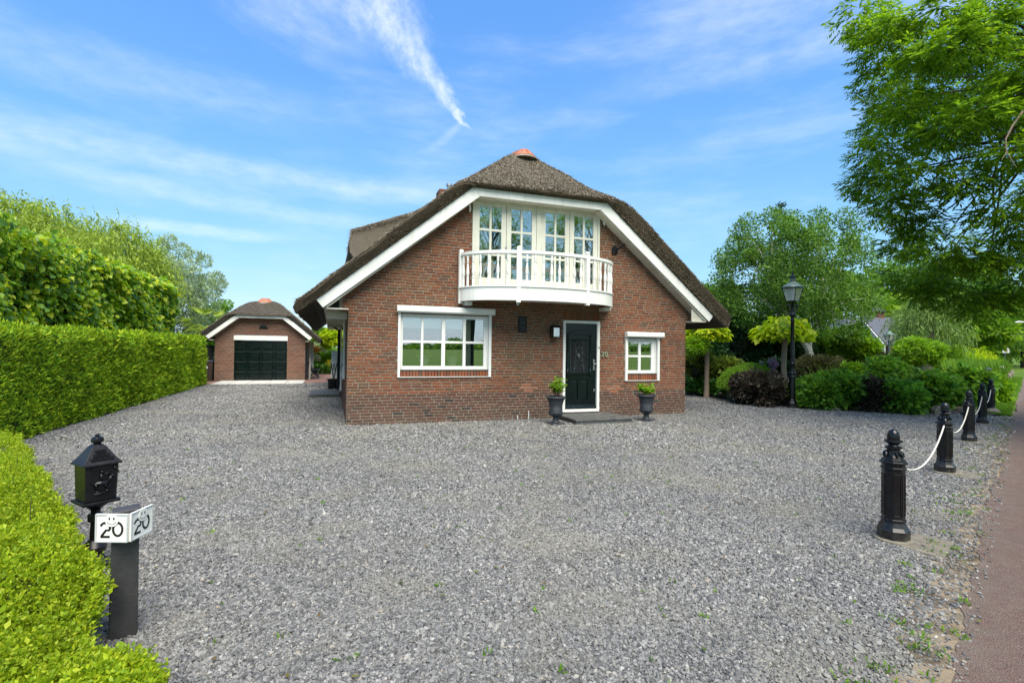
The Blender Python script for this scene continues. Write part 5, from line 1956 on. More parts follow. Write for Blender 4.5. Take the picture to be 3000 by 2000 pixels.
# ---- wheeled bin and dark fence between hedge and garage
wb = thing('wheeled_bin', 'brown wheeled bin with blue-grey lid left of the garage', 'bin', (-5.2, 26.25, 0))
MB().add([(-0.20, -0.22, 0.04), (0.20, -0.22, 0.04), (0.20, 0.24, 0.04), (-0.20, 0.24, 0.04), (-0.25, -0.30, 0.88), (0.25, -0.30, 0.88), (0.25, 0.28, 0.88), (-0.25, 0.28, 0.88)], [(3, 2, 1, 0), (4, 5, 6, 7), (0, 1, 5, 4), (1, 2, 6, 5), (2, 3, 7, 6), (3, 0, 4, 7)]).build('body', M['binbrown'], wb, bev=0.02)
MB().box(-0.27, 0.27, -0.33, 0.30, 0.882, 0.93).build('lid', M['binblue'], wb, bev=0.015)
MB().box(-0.05, 0.05, -0.292, -0.286, 0.58, 0.68).build('sticker', M['lampgrey'], wb)
for s in (-1, 1):
    MB().lathe([(0.09, -0.02), (0.10, 0), (0.09, 0.02)], 14, (0, 0, 0)).build('wheel', M['ironm'], wb)
    wb.children[-1].rotation_euler = (0, RAD(90), 0)
    wb.children[-1].location = (s * 0.22, 0.22, 0.10)
fe = thing('dark_fence', 'dark stained board fence between the conifer hedge and garage', 'fence', (-5.9, 27.2, 0))
for i in range(14):
    MB().box(-1.1 + i * 0.155, -1.1 + i * 0.155 + 0.145, 0, 0.02 + 0.004 * (i % 2), 0.02, 1.62).build('board', M['darkwood'], fe)
MB().box(-1.1, 1.06, 0.026, 0.07, 1.3, 1.38).build('rail', M['darkwood'], fe)


# ================================================================== FAR RIGHT
def b3(x, y, d):
    return at((2500 + x / 3.136) / 1.27551, (750 + y / 3.136) / 1.27551, d)


def b2(x, y, d):
    return at((1950 + x / 3.618) / 1.27551, (900 + y / 3.618) / 1.27551, d)


m_, nt, out = newmat('tile_rows')
g = N(nt, 'ShaderNodeNewGeometry')
sp = N(nt, 'ShaderNodeSeparateXYZ')
nt.links.new(g.outputs['Position'], sp.inputs[0])
mu = N(nt, 'ShaderNodeMath', operation='MULTIPLY')
mu.inputs[1].default_value = 4.4
nt.links.new(sp.outputs[2], mu.inputs[0])
fr = N(nt, 'ShaderNodeMath', operation='FRACT')
nt.links.new(mu.outputs[0], fr.inputs[0])
c = mixc(nt, mrange(nt, fr.outputs[0], 0.0, 0.25, 1, 0), (0.085, 0.088, 0.10), (0.03, 0.03, 0.035))
bsdf(nt, out, c, 0.6, 0, 0.4, fr.outputs[0], 0.6, 0.05)
M['tilerows'] = m_
fhs = thing('neighbour_house', 'far brick house with grey tiled gable roof and white barge boards', 'house', (b3(150, 1000, 42).x, b3(150, 1000, 42).y, 0))
FI = Matrix.Translation(-fhs.location)
rl_, rr_ = b3(60, 566, 44), b3(560, 620, 47)
rr_.z = rl_.z
el_, er_ = b3(290, 832, 38), b3(640, 880, 40)
er_.z = el_.z
vec = el_ - rl_
off = Vector((rr_.x - rl_.x, rr_.y - rl_.y, 0)).normalized()
back = Vector((-vec.x, -vec.y, 0)) + off * 2 * Vector((vec.x, vec.y, 0)).dot(off)
bl_ = Vector((rl_.x - vec.x, rl_.y - vec.y, el_.z))
br_ = bl_ + (er_ - el_)


def slab(pts_, th):
    a, b, c_, d_ = pts_
    nrm = (b - a).cross(d_ - a).normalized() * th
    v = [*pts_, *[p + nrm for p in pts_]]
    return MB().add(v, [(0, 1, 2, 3), (7, 6, 5, 4), (0, 4, 5, 1), (1, 5, 6, 2), (2, 6, 7, 3), (3, 7, 4, 0)])


wpart(slab([rl_, el_, er_, rr_], 0.18).build('roof_slope', M['tilerows']), fhs, FI)
wpart(slab([rl_, rr_, br_, bl_], 0.18).build('roof_slope', M['tilerows']), fhs, FI)
ins = off * 0.5
A_, B_, C_ = rl_ + ins - Vector((0, 0, 0.3)), el_ + ins, bl_ + ins
gd_ = Vector((0, 0, -1))
v = [A_, B_ * 1, Vector((B_.x, B_.y, 0)), Vector((C_.x, C_.y, 0)), C_]
wl3 = MB().add([*v, *[p + off * 7 for p in v]], [(0, 1, 2, 3, 4), (9, 8, 7, 6, 5), (0, 5, 6, 1), (1, 6, 7, 2), (2, 7, 8, 3), (3, 8, 9, 4), (4, 9, 5, 0)])
wl3o = wpart(wl3.build('wall', M['brick_garage']), fhs, FI)
for a, b in ((rl_, el_), (rl_, bl_)):
    p0, p1 = a - off * 0.04, b - off * 0.04
    dn = Vector((0, 0, -0.42))
    wpart(slab([p0 + Vector((0, 0, 0.1)), p1 + Vector((0, 0, 0.1)), p1 + dn, p0 + dn], 0.06).build('barge_board', M['white']), fhs, FI)
ct = b3(217, 590, 45)
cz0, cz1 = ct.z - 1.2, b3(217, 515, 45).z
wpart(MB().box(ct.x - 0.38, ct.x + 0.38, ct.y - 0.38, ct.y + 0.38, cz0, cz1).build('chimney', M['brick_garage']), fhs, FI)
wpart(MB().lathe([(0.62, 0), (0.62, 0.06), (0.25, 0.30), (0.06, 0.45), (0.05, 0.6)], 12, (ct.x, ct.y, cz1 + 0.02)).build('chimney_cowl', M['roofslate'], fhs), fhs, FI)
mid = (B_ + C_) / 2
for s in (0.25, 0.55):
    w0 = B_.lerp(C_, s)
    u_ = (C_ - B_).normalized()
    q0 = Vector((w0.x, w0.y, 0.9)) - off * 0.03
    wpart(slab([q0, q0 + u_ * 1.1, q0 + u_ * 1.1 + Vector((0, 0, 1.1)), q0 + Vector((0, 0, 1.1))], 0.05).build('window', M['white']), fhs, FI)
# the lower dark hipped wing to its left
wg0 = b2(1870, 215, 40)
wg1 = b2(2080, 230, 40)
wgt = b2(1990, 95, 42)
wing = MB().add([wg0, wg1, wg1 + Vector((3, 5, 0)), wg0 + Vector((3, 5, 0)), wgt, wgt + Vector((2.5, 3, 0))], [(0, 1, 4), (1, 2, 5, 4), (2, 3, 5), (3, 0, 4, 5), (3, 2, 1, 0)])
wpart(wing.build('wing_roof', M['tilerows']), fhs, FI)
wpart(slab([wg0 + Vector((0, 0, -0.02)), wg1 + Vector((0, 0, -0.02)), wg1 + Vector((0, 0, -0.32)), wg0 + Vector((0, 0, -0.32))], 0.15).build('gutter_board', M['white']), fhs, FI)
wpart(MB().add([wg0 + Vector((0.3, 0.3, -0.33)), wg1 + Vector((0, 0.3, -0.33)), Vector((wg1.x, wg1.y + 0.3, 0)), Vector((wg0.x + 0.3, wg0.y + 0.3, 0)), wg0 + Vector((3, 5, -0.33)), wg1 + Vector((3, 5, -0.33)), Vector((wg1.x + 3, wg1.y + 5, 0)), Vector((wg0.x + 3, wg0.y + 5, 0))], [(0, 1, 2, 3), (5, 4, 7, 6), (0, 4, 5, 1), (3, 2, 6, 7), (0, 3, 7, 4), (1, 5, 6, 2)]).build('wing_wall', M['brick_garage']), fhs, FI)

# gate pillar with lantern in the neighbour's hedge
gp0 = b3(300, 1020, 26)
pil = thing('gate_pillar', 'tan rendered gate wall beyond the shrubs', 'wall', (gp0.x, gp0.y, 0))
MB().box(-0.9, 0.42, -0.2, 0.2, 0, b3(300, 935, 26).z).build('pier', M['tan'], pil)
MB().box(-0.96, 0.48, -0.26, 0.26, b3(300, 935, 26).z + 0.002, b3(300, 920, 26).z).build('coping', M['slate'], pil)
fl0 = b3(326, 1000, 25)
fz = lambda y: b3(326, y, 25).z
fl2 = thing('garden_lantern', 'distant lantern post with pale green cap beside the gate wall', 'lamp post', (fl0.x, fl0.y, 0))
MB().lathe([(0.06, 0), (0.05, fz(920)), (0.045, fz(770) - 0.02)], 10).build('shaft', M['galv'], fl2, smooth=True)
MB().lathe([(0.10, fz(770)), (0.10, fz(768)), (0.21, fz(722))], 6).build('lantern_glass', M['lanternglass'], fl2)
MB().lathe([(0.24, fz(721)), (0.23, fz(716)), (0.10, fz(704)), (0.14, fz(702)), (0.12, fz(696)), (0.02, fz(690))], 12).build('lantern_roof', M['copper'], fl2, smooth=True)
for y in range(4):
    a = RAD(45 + 90 * y)
    MB().tube([(0.10 * math.cos(a), 0.10 * math.sin(a), fz(769)), (0.21 * math.cos(a), 0.21 * math.sin(a), fz(722))], 0.012, 5).build('lantern_bar', M['galv'], fl2)
# lantern bollard behind the last bollard
gl0 = b3(1240, 1240, 17.5)
gl2 = thing('path_lantern', 'small dark green lantern on a stem behind the farthest bollard', 'lamp post', (gl0.x, gl0.y, 0))
gl2.scale = (0.72, 0.72, 1.0)
lz = lambda y: b3(1240, y, 17.5).z
MB().lathe([(0.04, 0), (0.035, lz(1105)), (0.03, lz(1090))], 8).build('stem', M['ironm'], gl2)
MB().lathe([(0.06, lz(1088)), (0.115, lz(1070)), (0.115, lz(1045)), (0.13, lz(1043)), (0.12, lz(1035)), (0.03, lz(1022))], 10).build('lantern_head', M['galv'], gl2, smooth=True)

# street light with speed sign
sl = thing('street_light', 'slim green street light with curved arm beside the path', 'street light', (56.1, 28.15, 0))
v0 = [(0, 0, 0), (0, 0, 1.5), (0, 0, 3.9), (0.10, -0.04, 4.2), (0.40, -0.16, 4.42), (0.9, -0.32, 4.52)]
MB().tube(v0, [0.09, 0.07, 0.055, 0.05, 0.045, 0.04], 8).build('pole', M['galv'], sl, smooth=True)
MB().tube([(0.85, -0.30, 4.54), (1.2, -0.42, 4.58), (1.75, -0.60, 4.58)], [0.05, 0.10, 0.05], 8).build('lamp_head', M['lampgrey'], sl, smooth=True)
sg = thing('speed_sign', 'square cream road sign with red ring reading 60 on the street light', 'road sign', (56.0, 28.0, 2.08), RAD(-63.4))
sg.scale = (0.68, 0.68, 0.92)
MB().box(-0.33, 0.33, -0.16, -0.12, -0.27, 0.27).build('board', M['plate'], sg, bev=0.01)
rp_ = MB()
v2, f2 = ribbon(zero(0, 0, 0.36, 0.27), 0.045)
rp_.add([(u, -0.163, w) for u, w in v2], f2)
rp_.build('red_ring', M['redpaint'], sg)
six = [(-0.03 + 0.0, 0.055), (-0.075, 0.03), (-0.09, -0.01), (-0.085, -0.045), (-0.055, -0.06), (-0.028, -0.045), (-0.025, -0.015), (-0.05, 0.005), (-0.08, -0.01)]
v2, f2 = ribbon(six, 0.022)
v3, f3 = ribbon(zero(0.05, 0, 0.07, 0.11), 0.022)
tx = MB()
tx.add([(u, -0.163, w) for u, w in v2], f2)
tx.add([(u, -0.163, w) for u, w in v3], f3)
tx.build('numerals', M['ink'], sg)
# marker post and kerb stones along the grass
wp = thing('marker_post', 'short pale grey marker post in the far grass', 'post', (34.4, 17.4, 0))
MB().lathe([(0.17, 0), (0.17, 0.95), (0.15, 1.02), (0.05, 1.05)], 8).build('post', M['lampgrey'], wp)
MB().box(-0.06, 0.06, -0.175, -0.165, 0.75, 0.92).build('label_plate', M['ironm'], wp)


def rock(name, loc, s, label, group=None, cat='rock', seed=0):
    r = random.Random(seed)
    v, f = [], []
    n = 9
    for j in range(6):
        ph = -math.pi / 2 + math.pi * j / 5
        for i in range(n):
            a = 2 * math.pi * i / n
            k_ = 1 + r.uniform(-0.18, 0.18)
            v.append((s[0] * k_ * math.cos(ph) * math.cos(a), s[1] * k_ * math.cos(ph) * math.sin(a), s[2] * (0.9 + r.uniform(-0.1, 0.1)) * math.sin(ph)))
    for j in range(5):
        for i in range(n):
            f.append((j * n + i, j * n + (i + 1) % n, (j + 1) * n + (i + 1) % n, (j + 1) * n + i))
    o = MB().add(v, f).build(name, M['rock'])
    o.location = loc
    return tag(o, label, cat, group)


rock('kerb_stone', (42.7, 21.2, 0.2), (0.16, 0.16, 0.30), 'nearest of three stones on the far grass verge', 'stones on the far verge', 'stone', 1)
rock('kerb_stone', (47.2, 23.3, 0.2), (0.17, 0.16, 0.30), 'middle of three stones on the far grass verge', 'stones on the far verge', 'stone', 2)
rock('kerb_stone', (54.0, 26.6, 0.2), (0.18, 0.16, 0.30), 'farthest of three stones on the far grass verge', 'stones on the far verge', 'stone', 3)
rock('edging_rock', (15.05, 9.45, 0.05), (0.26, 0.18, 0.16), 'pale rounded rock at the bed edge, left of the second bollard', 'rocks edging the bed', 'rock', 4)
rock('edging_rock', (15.55, 9.22, 0.06), (0.34, 0.2, 0.20), 'broad pale rock at the bed edge beside the second bollard', 'rocks edging the bed', 'rock', 5)
rock('edging_rock', (16.2, 8.85, 0.05), (0.26, 0.2, 0.17), 'pale rock at the bed edge between the third and second bollards', 'rocks edging the bed', 'rock', 6)
rock('edging_rock', (17.35, 9.0, 0.04), (0.24, 0.2, 0.14), 'pale rock at the foot of the farthest bollard', 'rocks edging the bed', 'rock', 7)
rock('edging_rock', (13.35, 10.55, 0.03), (0.16, 0.14, 0.10), 'small pale stone under the dark shrubs by the lamp post', 'rocks edging the bed', 'rock', 8)
# sandy side track crossing the verge
sheet('side_track', [(31.2, 17.2), (36.2, 17.7), (35.5, 19.4), (30.0, 18.6)], 0.016, M['verge'])
# electricity pylon on the horizon
py0 = at(1468 / 1.27551 / 2.0 if False else (500 + 1490 / 3.92) / 1.27551, (800 + 600 / 3.92) / 1.27551, 170)
pyl = thing('electricity_pylon', 'grey lattice electricity pylon far behind the garage', 'pylon', (py0.x, py0.y, 0))
zt = at((500 + 1490 / 3.92) / 1.27551, (800 + 428 / 3.92) / 1.27551, 170).z
lat = MB()
for sx_ in (-1, 1):
    for sy in (-1, 1):
        lat.tube([(sx_ * 2.0, sy * 2.0, 0), (sx_ * 0.5, sy * 0.5, zt)], 0.10, 4)
for i in range(10):
    z0, z1 = zt * i / 10, zt * (i + 1) / 10
    w0, w1 = 2.0 - 1.5 * i / 10, 2.0 - 1.5 * (i + 1) / 10
    for s in (-1, 1):
        lat.tube([(-w0, s * w0, z0), (w1, s * w1, z1)], 0.06, 4)
        lat.tube([(w0, s * w0, z0), (-w1, s * w1, z1)], 0.06, 4)
lat.build('mast', M['lampgrey'], pyl)
arm = MB()
for z, w in ((zt * 0.97, 5.5), (zt * 0.80, 7.5)):
    arm.tube([(-w, 0, z), (0, 0, z + 0.8), (w, 0, z)], 0.10, 4)
    arm.tube([(-w, 0, z), (w, 0, z)], 0.08, 4)
arm.build('cross_arm', M['lampgrey'], pyl)

# ================================================================== PLANTS
def leaf_arrays(P, D, Nh, L, W, shape='kite', fold=0.18):
    """leaf blades: P base, D axis, Nh rough normal; returns vertices and faces"""
    S = unit(np.cross(D, Nh))
    Nn = np.cross(S, D)
    L = np.asarray(L).reshape(-1, 1)
    W = np.asarray(W).reshape(-1, 1)
    k = len(P)
    if shape == 'kite':
        V = np.stack([P, P + D * L * 0.45 + S * W * 0.5 + Nn * W * fold, P + D * L, P + D * L * 0.45 - S * W * 0.5 + Nn * W * fold], 1).reshape(-1, 3)
        b = np.arange(k)[:, None] * 4
        F = np.concatenate([b + [0, 1, 2], b + [0, 2, 3]], 0)
    else:
        lift = Nn * W * fold
        dr = -Nn * L * 0.12
        V = np.stack([P, P + D * L * 0.18 + S * W * 0.42 + lift, P + D * L * 0.62 + S * W * 0.40 + lift * 0.9, P + D * L + dr, P + D * L * 0.62 - S * W * 0.40 + lift * 0.9, P + D * L * 0.18 - S * W * 0.42 + lift], 1).reshape(-1, 3)
        b = np.arange(k)[:, None] * 6
        F = np.concatenate([b + [0, 1, 2], b + [0, 2, 3], b + [0, 3, 4], b + [0, 4, 5]], 0)
    return V, F


def leaves(name, P, D, L, W, mat, parent=None, shape='kite', up=0.5, fold=0.18):
    k = len(P)
    Nh = rng.normal(0, 1, (k, 3)) * (1 - up) + np.array([0, 0, 1.0]) * up
    V, F = leaf_arrays(np.asarray(P), unit(np.asarray(D)), Nh, np.broadcast_to(L, (k,)), np.broadcast_to(W, (k,)), shape, fold)
    return raw(name, V, F, mat, parent)


def rdir(k):
    return unit(rng.normal(0, 1, (k, 3)))


def clump_pts(C, R, n, flat=0.75, shell=0.45):
    """n leaves in each clump of centre C (m,3), radius R (m,)"""
    m = len(C)
    d = rdir(m * n)
    r = rng.uniform(shell ** 3, 1, m * n) ** (1 / 3)
    q = d * r[:, None] * np.repeat(R, n)[:, None] * np.array([1, 1, flat])
    return np.repeat(C, n, 0) + q, d


def ellipsoid_clumps(c, r, m, cr, shell=0.6, low=-1.0, hi=1.0):
    """clump centres through the outer part of an ellipsoid"""
    out = []
    while len(out) < m:
        d = rng.normal(0, 1, 3)
        d /= np.linalg.norm(d)
        if not low <= d[2] <= hi:
            continue
        q = rng.uniform(shell ** 3, 1) ** (1 / 3)
        out.append(np.array(c) + d * q * np.array(r))
    C = np.array(out)
    return C, rng.uniform(0.7, 1.3, m) * cr


def limb(mb, a, b, r0, r1, sag=0.0, n=6, seg=5):
    a, b = Vector(a), Vector(b)
    pts_ = []
    j = Vector((random.uniform(-1, 1), random.uniform(-1, 1), random.uniform(-0.4, 0.4))) * (b - a).length * 0.08
    for i in range(seg + 1):
        t = i / seg
        p = a.lerp(b, t) + j * math.sin(math.pi * t) + Vector((0, 0, sag * 4 * t * (1 - t)))
        pts_.append(p)
    mb.tube(pts_, [r0 + (r1 - r0) * i / seg for i in range(seg + 1)], n)


def tree(name, label, base, trunk, C, R, n, L, W, lm, bm_, cat='tree', group=None, shape='kite', flat=0.75, shell=0.45, droop=0.25, limbs=14, up=0.4, limb_r=0.04, out=0.7, world=True):
    """trunk: list of (x,y,z,r) world points; leaves in clumps; limbs run from the trunk to clumps"""
    t = thing(name, label, cat, base, 0, group)
    inv = Matrix.Translation(-Vector(base))
    mb = MB()
    mb.tube([p[:3] for p in trunk], [p[3] for p in trunk], 9)
    idx = rng.permutation(len(C))[:limbs]
    for i in idx:
        c = Vector(C[i])
        zz = min(max(c.z - (c.xy - Vector(trunk[-1][:2])).length * 0.6, trunk[0][2] + 0.3 * (trunk[-1][2] - trunk[0][2])), trunk[-1][2])
        k_ = 0
        for k_ in range(len(trunk) - 1):
            if trunk[k_ + 1][2] >= zz:
                break
        f_ = (zz - trunk[k_][2]) / max(1e-6, trunk[k_ + 1][2] - trunk[k_][2])
        s_ = Vector(trunk[k_][:3]).lerp(Vector(trunk[k_ + 1][:3]), min(1, max(0, f_)))
        limb(mb, s_, c, min(limb_r, trunk[k_][3] * 0.6), limb_r * 0.22, 0.1, 6)
    wpart(mb.build('trunk', bm_, smooth=True), t, inv)
    P, d = clump_pts(C, R, n, flat, shell)
    D = unit(d * out + rdir(len(P)) * 0.6 + np.array([0, 0, -droop]))
    k = len(P)
    s = np.exp(rng.normal(0, 0.22, k))
    wpart(leaves('crown', P, D, L * s, W * s, lm, None, shape, up), t, inv)
    return t


LM = {}
LM['privet'] = leafmat('privet_leaf', [(0.105, 0.185, 0.008), (0.175, 0.255, 0.010), (0.24, 0.315, 0.012), (0.32, 0.36, 0.022)], 0.35, 0.45, 0.25, gain=1.36)
LM['conifer'] = leafmat('conifer_hedge_spray', [(0.050, 0.115, 0.007), (0.090, 0.165, 0.008), (0.145, 0.215, 0.009), (0.20, 0.25, 0.012)], 0.2, 0.6, 0.30, gain=2.1)
LM['linden'] = leafmat('linden_leaf', [(0.050, 0.115, 0.022), (0.085, 0.18, 0.018), (0.16, 0.26, 0.015), (0.26, 0.33, 0.017), (0.31, 0.33, 0.02)], 0.4, 0.38, 0.25, 0.4, gain=1.8)
LM['willow'] = leafmat('willow_leaf', [(0.10, 0.155, 0.022), (0.17, 0.225, 0.034), (0.23, 0.275, 0.05)], 0.35, 0.5, 0.30, gain=1.9)
LM['silver'] = leafmat('silver_willow_leaf', [(0.09, 0.135, 0.075), (0.16, 0.21, 0.13), (0.26, 0.31, 0.235), (0.13, 0.18, 0.08)], 0.25, 0.5, 0.3, gain=2.0)
LM['ash'] = leafmat('ash_leaf', [(0.035, 0.085, 0.008), (0.065, 0.135, 0.010), (0.105, 0.185, 0.012), (0.15, 0.23, 0.016)], 0.42, 0.45, 0.3, gain=1.85)
LM['birch'] = leafmat('birch_leaf', [(0.022, 0.055, 0.012), (0.040, 0.090, 0.016), (0.065, 0.125, 0.018), (0.095, 0.16, 0.025)], 0.35, 0.45, 0.3, gain=2.3)
LM['catalpa'] = leafmat('golden_catalpa_leaf', [(0.16, 0.26, 0.012), (0.25, 0.35, 0.012), (0.34, 0.42, 0.014), (0.40, 0.43, 0.020)], 0.4, 0.42, 0.15, gain=1.4)
LM['dark'] = leafmat('dark_evergreen_leaf', [(0.008, 0.026, 0.008), (0.014, 0.040, 0.012), (0.026, 0.060, 0.018)], 0.15, 0.5, 0.4, gain=2.2)
LM['mid'] = leafmat('mid_green_leaf', [(0.022, 0.060, 0.010), (0.040, 0.095, 0.012), (0.070, 0.135, 0.016), (0.10, 0.165, 0.018)], 0.35, 0.42, 0.35, gain=2.8)
LM['bright'] = leafmat('bright_green_leaf', [(0.06, 0.135, 0.010), (0.10, 0.19, 0.012), (0.15, 0.245, 0.014)], 0.4, 0.42, 0.3, gain=1.9)
LM['purple'] = leafmat('purple_leaf', [(0.018, 0.014, 0.012), (0.034, 0.024, 0.019), (0.055, 0.042, 0.032), (0.035, 0.042, 0.022)], 0.15, 0.4, 0.3, gain=1.8)
LM['bronze'] = leafmat('bronze_leaf', [(0.030, 0.034, 0.014), (0.055, 0.055, 0.022), (0.085, 0.080, 0.034)], 0.25, 0.5, 0.3, gain=1.8)
LM['varieg'] = leafmat('variegated_leaf', [(0.05, 0.09, 0.014), (0.13, 0.18, 0.025), (0.25, 0.28, 0.06)], 0.3, 0.45, 0.3, gain=1.5)
LM['hosta'] = leafmat('hosta_leaf', [(0.025, 0.080, 0.014), (0.040, 0.115, 0.018), (0.065, 0.15, 0.025)], 0.25, 0.3, 0.25, 0.4, gain=1.8)
LM['grass'] = leafmat('grass_blade', [(0.05, 0.12, 0.010), (0.085, 0.17, 0.014), (0.12, 0.21, 0.018)], 0.3, 0.5, 0.25, gain=1.5)
LM['reed'] = leafmat('pale_reed_blade', [(0.08, 0.14, 0.035), (0.13, 0.20, 0.055), (0.17, 0.25, 0.06)], 0.3, 0.5, 0.25, gain=1.4)
LM['spruce'] = leafmat('spruce_needle', [(0.020, 0.050, 0.022), (0.035, 0.075, 0.036), (0.055, 0.10, 0.052)], 0.1, 0.6, 0.3, gain=1.7)
LM['yellow'] = leafmat('yellow_flower', [(0.55, 0.45, 0.02), (0.65, 0.55, 0.04)], 0.3, 0.6, 0.1)
LM['orange'] = leafmat('orange_rose_petal', [(0.60, 0.12, 0.02), (0.68, 0.22, 0.06), (0.70, 0.34, 0.22)], 0.3, 0.6, 0.1)
LM['whitef'] = leafmat('white_rose_petal', [(0.70, 0.64, 0.55), (0.76, 0.74, 0.68)], 0.3, 0.6, 0.1)
LM['lilac'] = leafmat('lilac_petal', [(0.38, 0.20, 0.42), (0.50, 0.30, 0.52)], 0.3, 0.6, 0.1)
LM['dry'] = leafmat('fallen_leaf', [(0.10, 0.055, 0.02), (0.17, 0.10, 0.03), (0.10, 0.20, 0.02), (0.06, 0.045, 0.025)], 0.2, 0.7, 0.2)
M['core_shade'] = pmat('foliage_core_shade', (0.016, 0.026, 0.008), (0.030, 0.042, 0.012), 9, 0.95, bstr=0.8, bscale=20, bdist=0.05)  # solid foliage cores: the shade between the leaves is put into this dark colour
M['core_shade_pale'] = pmat('foliage_core_shade_pale', (0.030, 0.045, 0.010), (0.045, 0.065, 0.012), 20, 0.95, bstr=0.8, bscale=40, bdist=0.03)  # paler core tone, inner shade of the low foliage painted in
BK = {}
BK['grey'] = barkmat('grey_bark', (0.070, 0.060, 0.045), (0.13, 0.115, 0.09))
BK['dark'] = barkmat('dark_bark', (0.030, 0.025, 0.018), (0.06, 0.05, 0.038))
BK['brown'] = barkmat('catalpa_bark', (0.20, 0.145, 0.105), (0.30, 0.235, 0.18))
m_, nt, out = newmat('birch_bark')
g = N(nt, 'ShaderNodeNewGeometry')
mp = N(nt, 'ShaderNodeMapping')
mp.inputs['Scale'].default_value = (1.2, 1.2, 5.0)
nt.links.new(g.outputs['Position'], mp.inputs[0])
n_ = noise(nt, 3.0, 5, 0.6, mp.outputs[0])
bsdf(nt, out, mixc(nt, mrange(nt, n_, 0.52, 0.66, 0, 1), (0.55, 0.53, 0.47), (0.10, 0.09, 0.075)), 0.8, 0, 0.3, n_, 0.4, 0.01)
BK['birch'] = m_


# ---- hedges
def hedge_surface(samples, jitter):
    P = np.array([s[0] for s in samples], float)
    Nn = np.array([s[1] for s in samples], float)
    return P + Nn * rng.normal(0, jitter, (len(P), 1)), Nn


def wavy(a, b):
    return 0.05 * np.sin(a * 1.9 + b * 2.3) + 0.035 * np.sin(a * 4.7 - b * 3.9 + 1.3) + 0.02 * np.sin(a * 11 + b * 9)


# clipped conifer hedge along the drive
hz = thing('conifer_hedge', 'long clipped yellow-green conifer hedge along the left of the driveway', 'hedge', (-5.35, 16.5, 0))
HI = Matrix.Translation((5.35, -16.5, 0))
hx0, hx1, hy0, hy1, hh = -5.85, -4.85, 8.8, 23.9, 1.87
k1, k2, k3 = 46000, 12000, 4000
y = hy0 + (hy1 - hy0) * rng.uniform(0, 1, k1) ** 1.25
z = rng.uniform(0.0, hh, k1)
P1 = np.stack([hx1 + wavy(y, z) * 0.6 - 0.10 * np.clip((z - 1.75) / 0.12, 0, 1), y, z], 1)
x = rng.uniform(hx0, hx1, k2)
y = rng.uniform(hy0, hy1, k2)
P2 = np.stack([x, y, hh + wavy(y, x) * 0.6], 1)
x = rng.uniform(hx0, hx1, k3)
z = rng.uniform(0, hh, k3)
P3 = np.stack([x, hy1 + wavy(x, z) * 0.8, z], 1)
P = np.concatenate([P1, P2, P3])
Nn = np.concatenate([np.tile([1.0, 0, 0.15], (k1, 1)), np.tile([0, 0, 1.0], (k2, 1)), np.tile([0, 1.0, 0.1], (k3, 1))])
P = P + Nn * rng.normal(-0.02, 0.03, (len(P), 1))
D = unit(Nn * 0.55 + rng.normal(0, 0.42, P.shape) + np.array([0.0, -0.1, 0.42]))
k = len(P)
s = np.exp(rng.normal(0, 0.25, k))
dist_ = np.linalg.norm(P - np.array([0, 0, EYE]), axis=1)
sz = np.clip(dist_ / 14, 0.8, 1.5)
wpart(leaves('foliage', P, D, 0.072 * s * sz, 0.027 * s * sz, LM['conifer'], None, 'kite', 0.2), hz, HI)
wpart(MB().box(hx0 + 0.08, hx1 - 0.09, hy0, hy1 - 0.09, 0, hh - 0.09).build('dark_core', M['core_shade']), hz, HI)  # dark box that stops see-through and stands in for the hedge's inner shade

# low privet hedge in the left foreground
A0, A1 = Vector((-0.94, 2.10, 0)), Vector((-4.20, 8.3, 0))
ax = (A1 - A0).normalized()
nx = Vector((ax.y, -ax.x, 0))                     # towards the drive
LH = (A1 - A0).length
ph = thing('privet_hedge', 'low clipped lime-green privet hedge in the left foreground', 'hedge', tuple(A0.lerp(A1, 0.5)))
PI_ = Matrix.Translation(-A0.lerp(A1, 0.5))
HWD = 0.34


def hedge_xyz(u, v, z):
    return np.stack([A0.x + ax.x * u + nx.x * v, A0.y + ax.y * u + nx.y * v, z], 1)


def hh_low(u):
    q = np.clip((1.35 - u) / 0.6, 0, 1)
    return 0.465 + 0.02 * np.sin(u * 2.3) - 0.20 * q * q * (3 - 2 * q)


def hw_low(u):
    return HWD - 0.10 * np.exp(-((u - 0.78) / 0.30) ** 2) + 0.07 * np.exp(-((u - 0.36) / 0.22) ** 2)


kt, ks, ke = 42000, 22000, 6000
u = LH * rng.uniform(0, 1, kt) ** 1.7
v = rng.uniform(-1, 1, kt)
edge = np.clip((np.abs(v) - 0.72) / 0.28, 0, 1)
v = np.where(v > 0, v * hw_low(u), v * HWD)
Pt = hedge_xyz(u, v, hh_low(u) - 0.09 * edge ** 2 + 0.5 * wavy(u * 2.2, v * 3) + 0.022 * np.sin(u * 31 + 3 * np.sin(v * 17)) * np.sin(v * 29 + 2 * np.sin(u * 13)) + rng.normal(-0.008, 0.022, kt))
u2 = LH * rng.uniform(0, 1, ks) ** 1.7
z2 = rng.uniform(0.02, 0.95, ks) * hh_low(u2)
Ps = hedge_xyz(u2, hw_low(u2) + 0.02 + 0.5 * wavy(u2 * 2.2, z2 * 4) - 0.10 * np.clip((0.2 - z2) / 0.2, 0, 1) + rng.normal(0, 0.02, ks), z2)
an = rng.uniform(0, math.pi, ke)
z3 = rng.uniform(0.03, 0.25, ke)
Pe = hedge_xyz(0.0 - 0.20 * np.sin(an) + rng.normal(0, 0.02, ke), HWD * np.cos(an), z3)
P = np.concatenate([Pt, Ps, Pe])
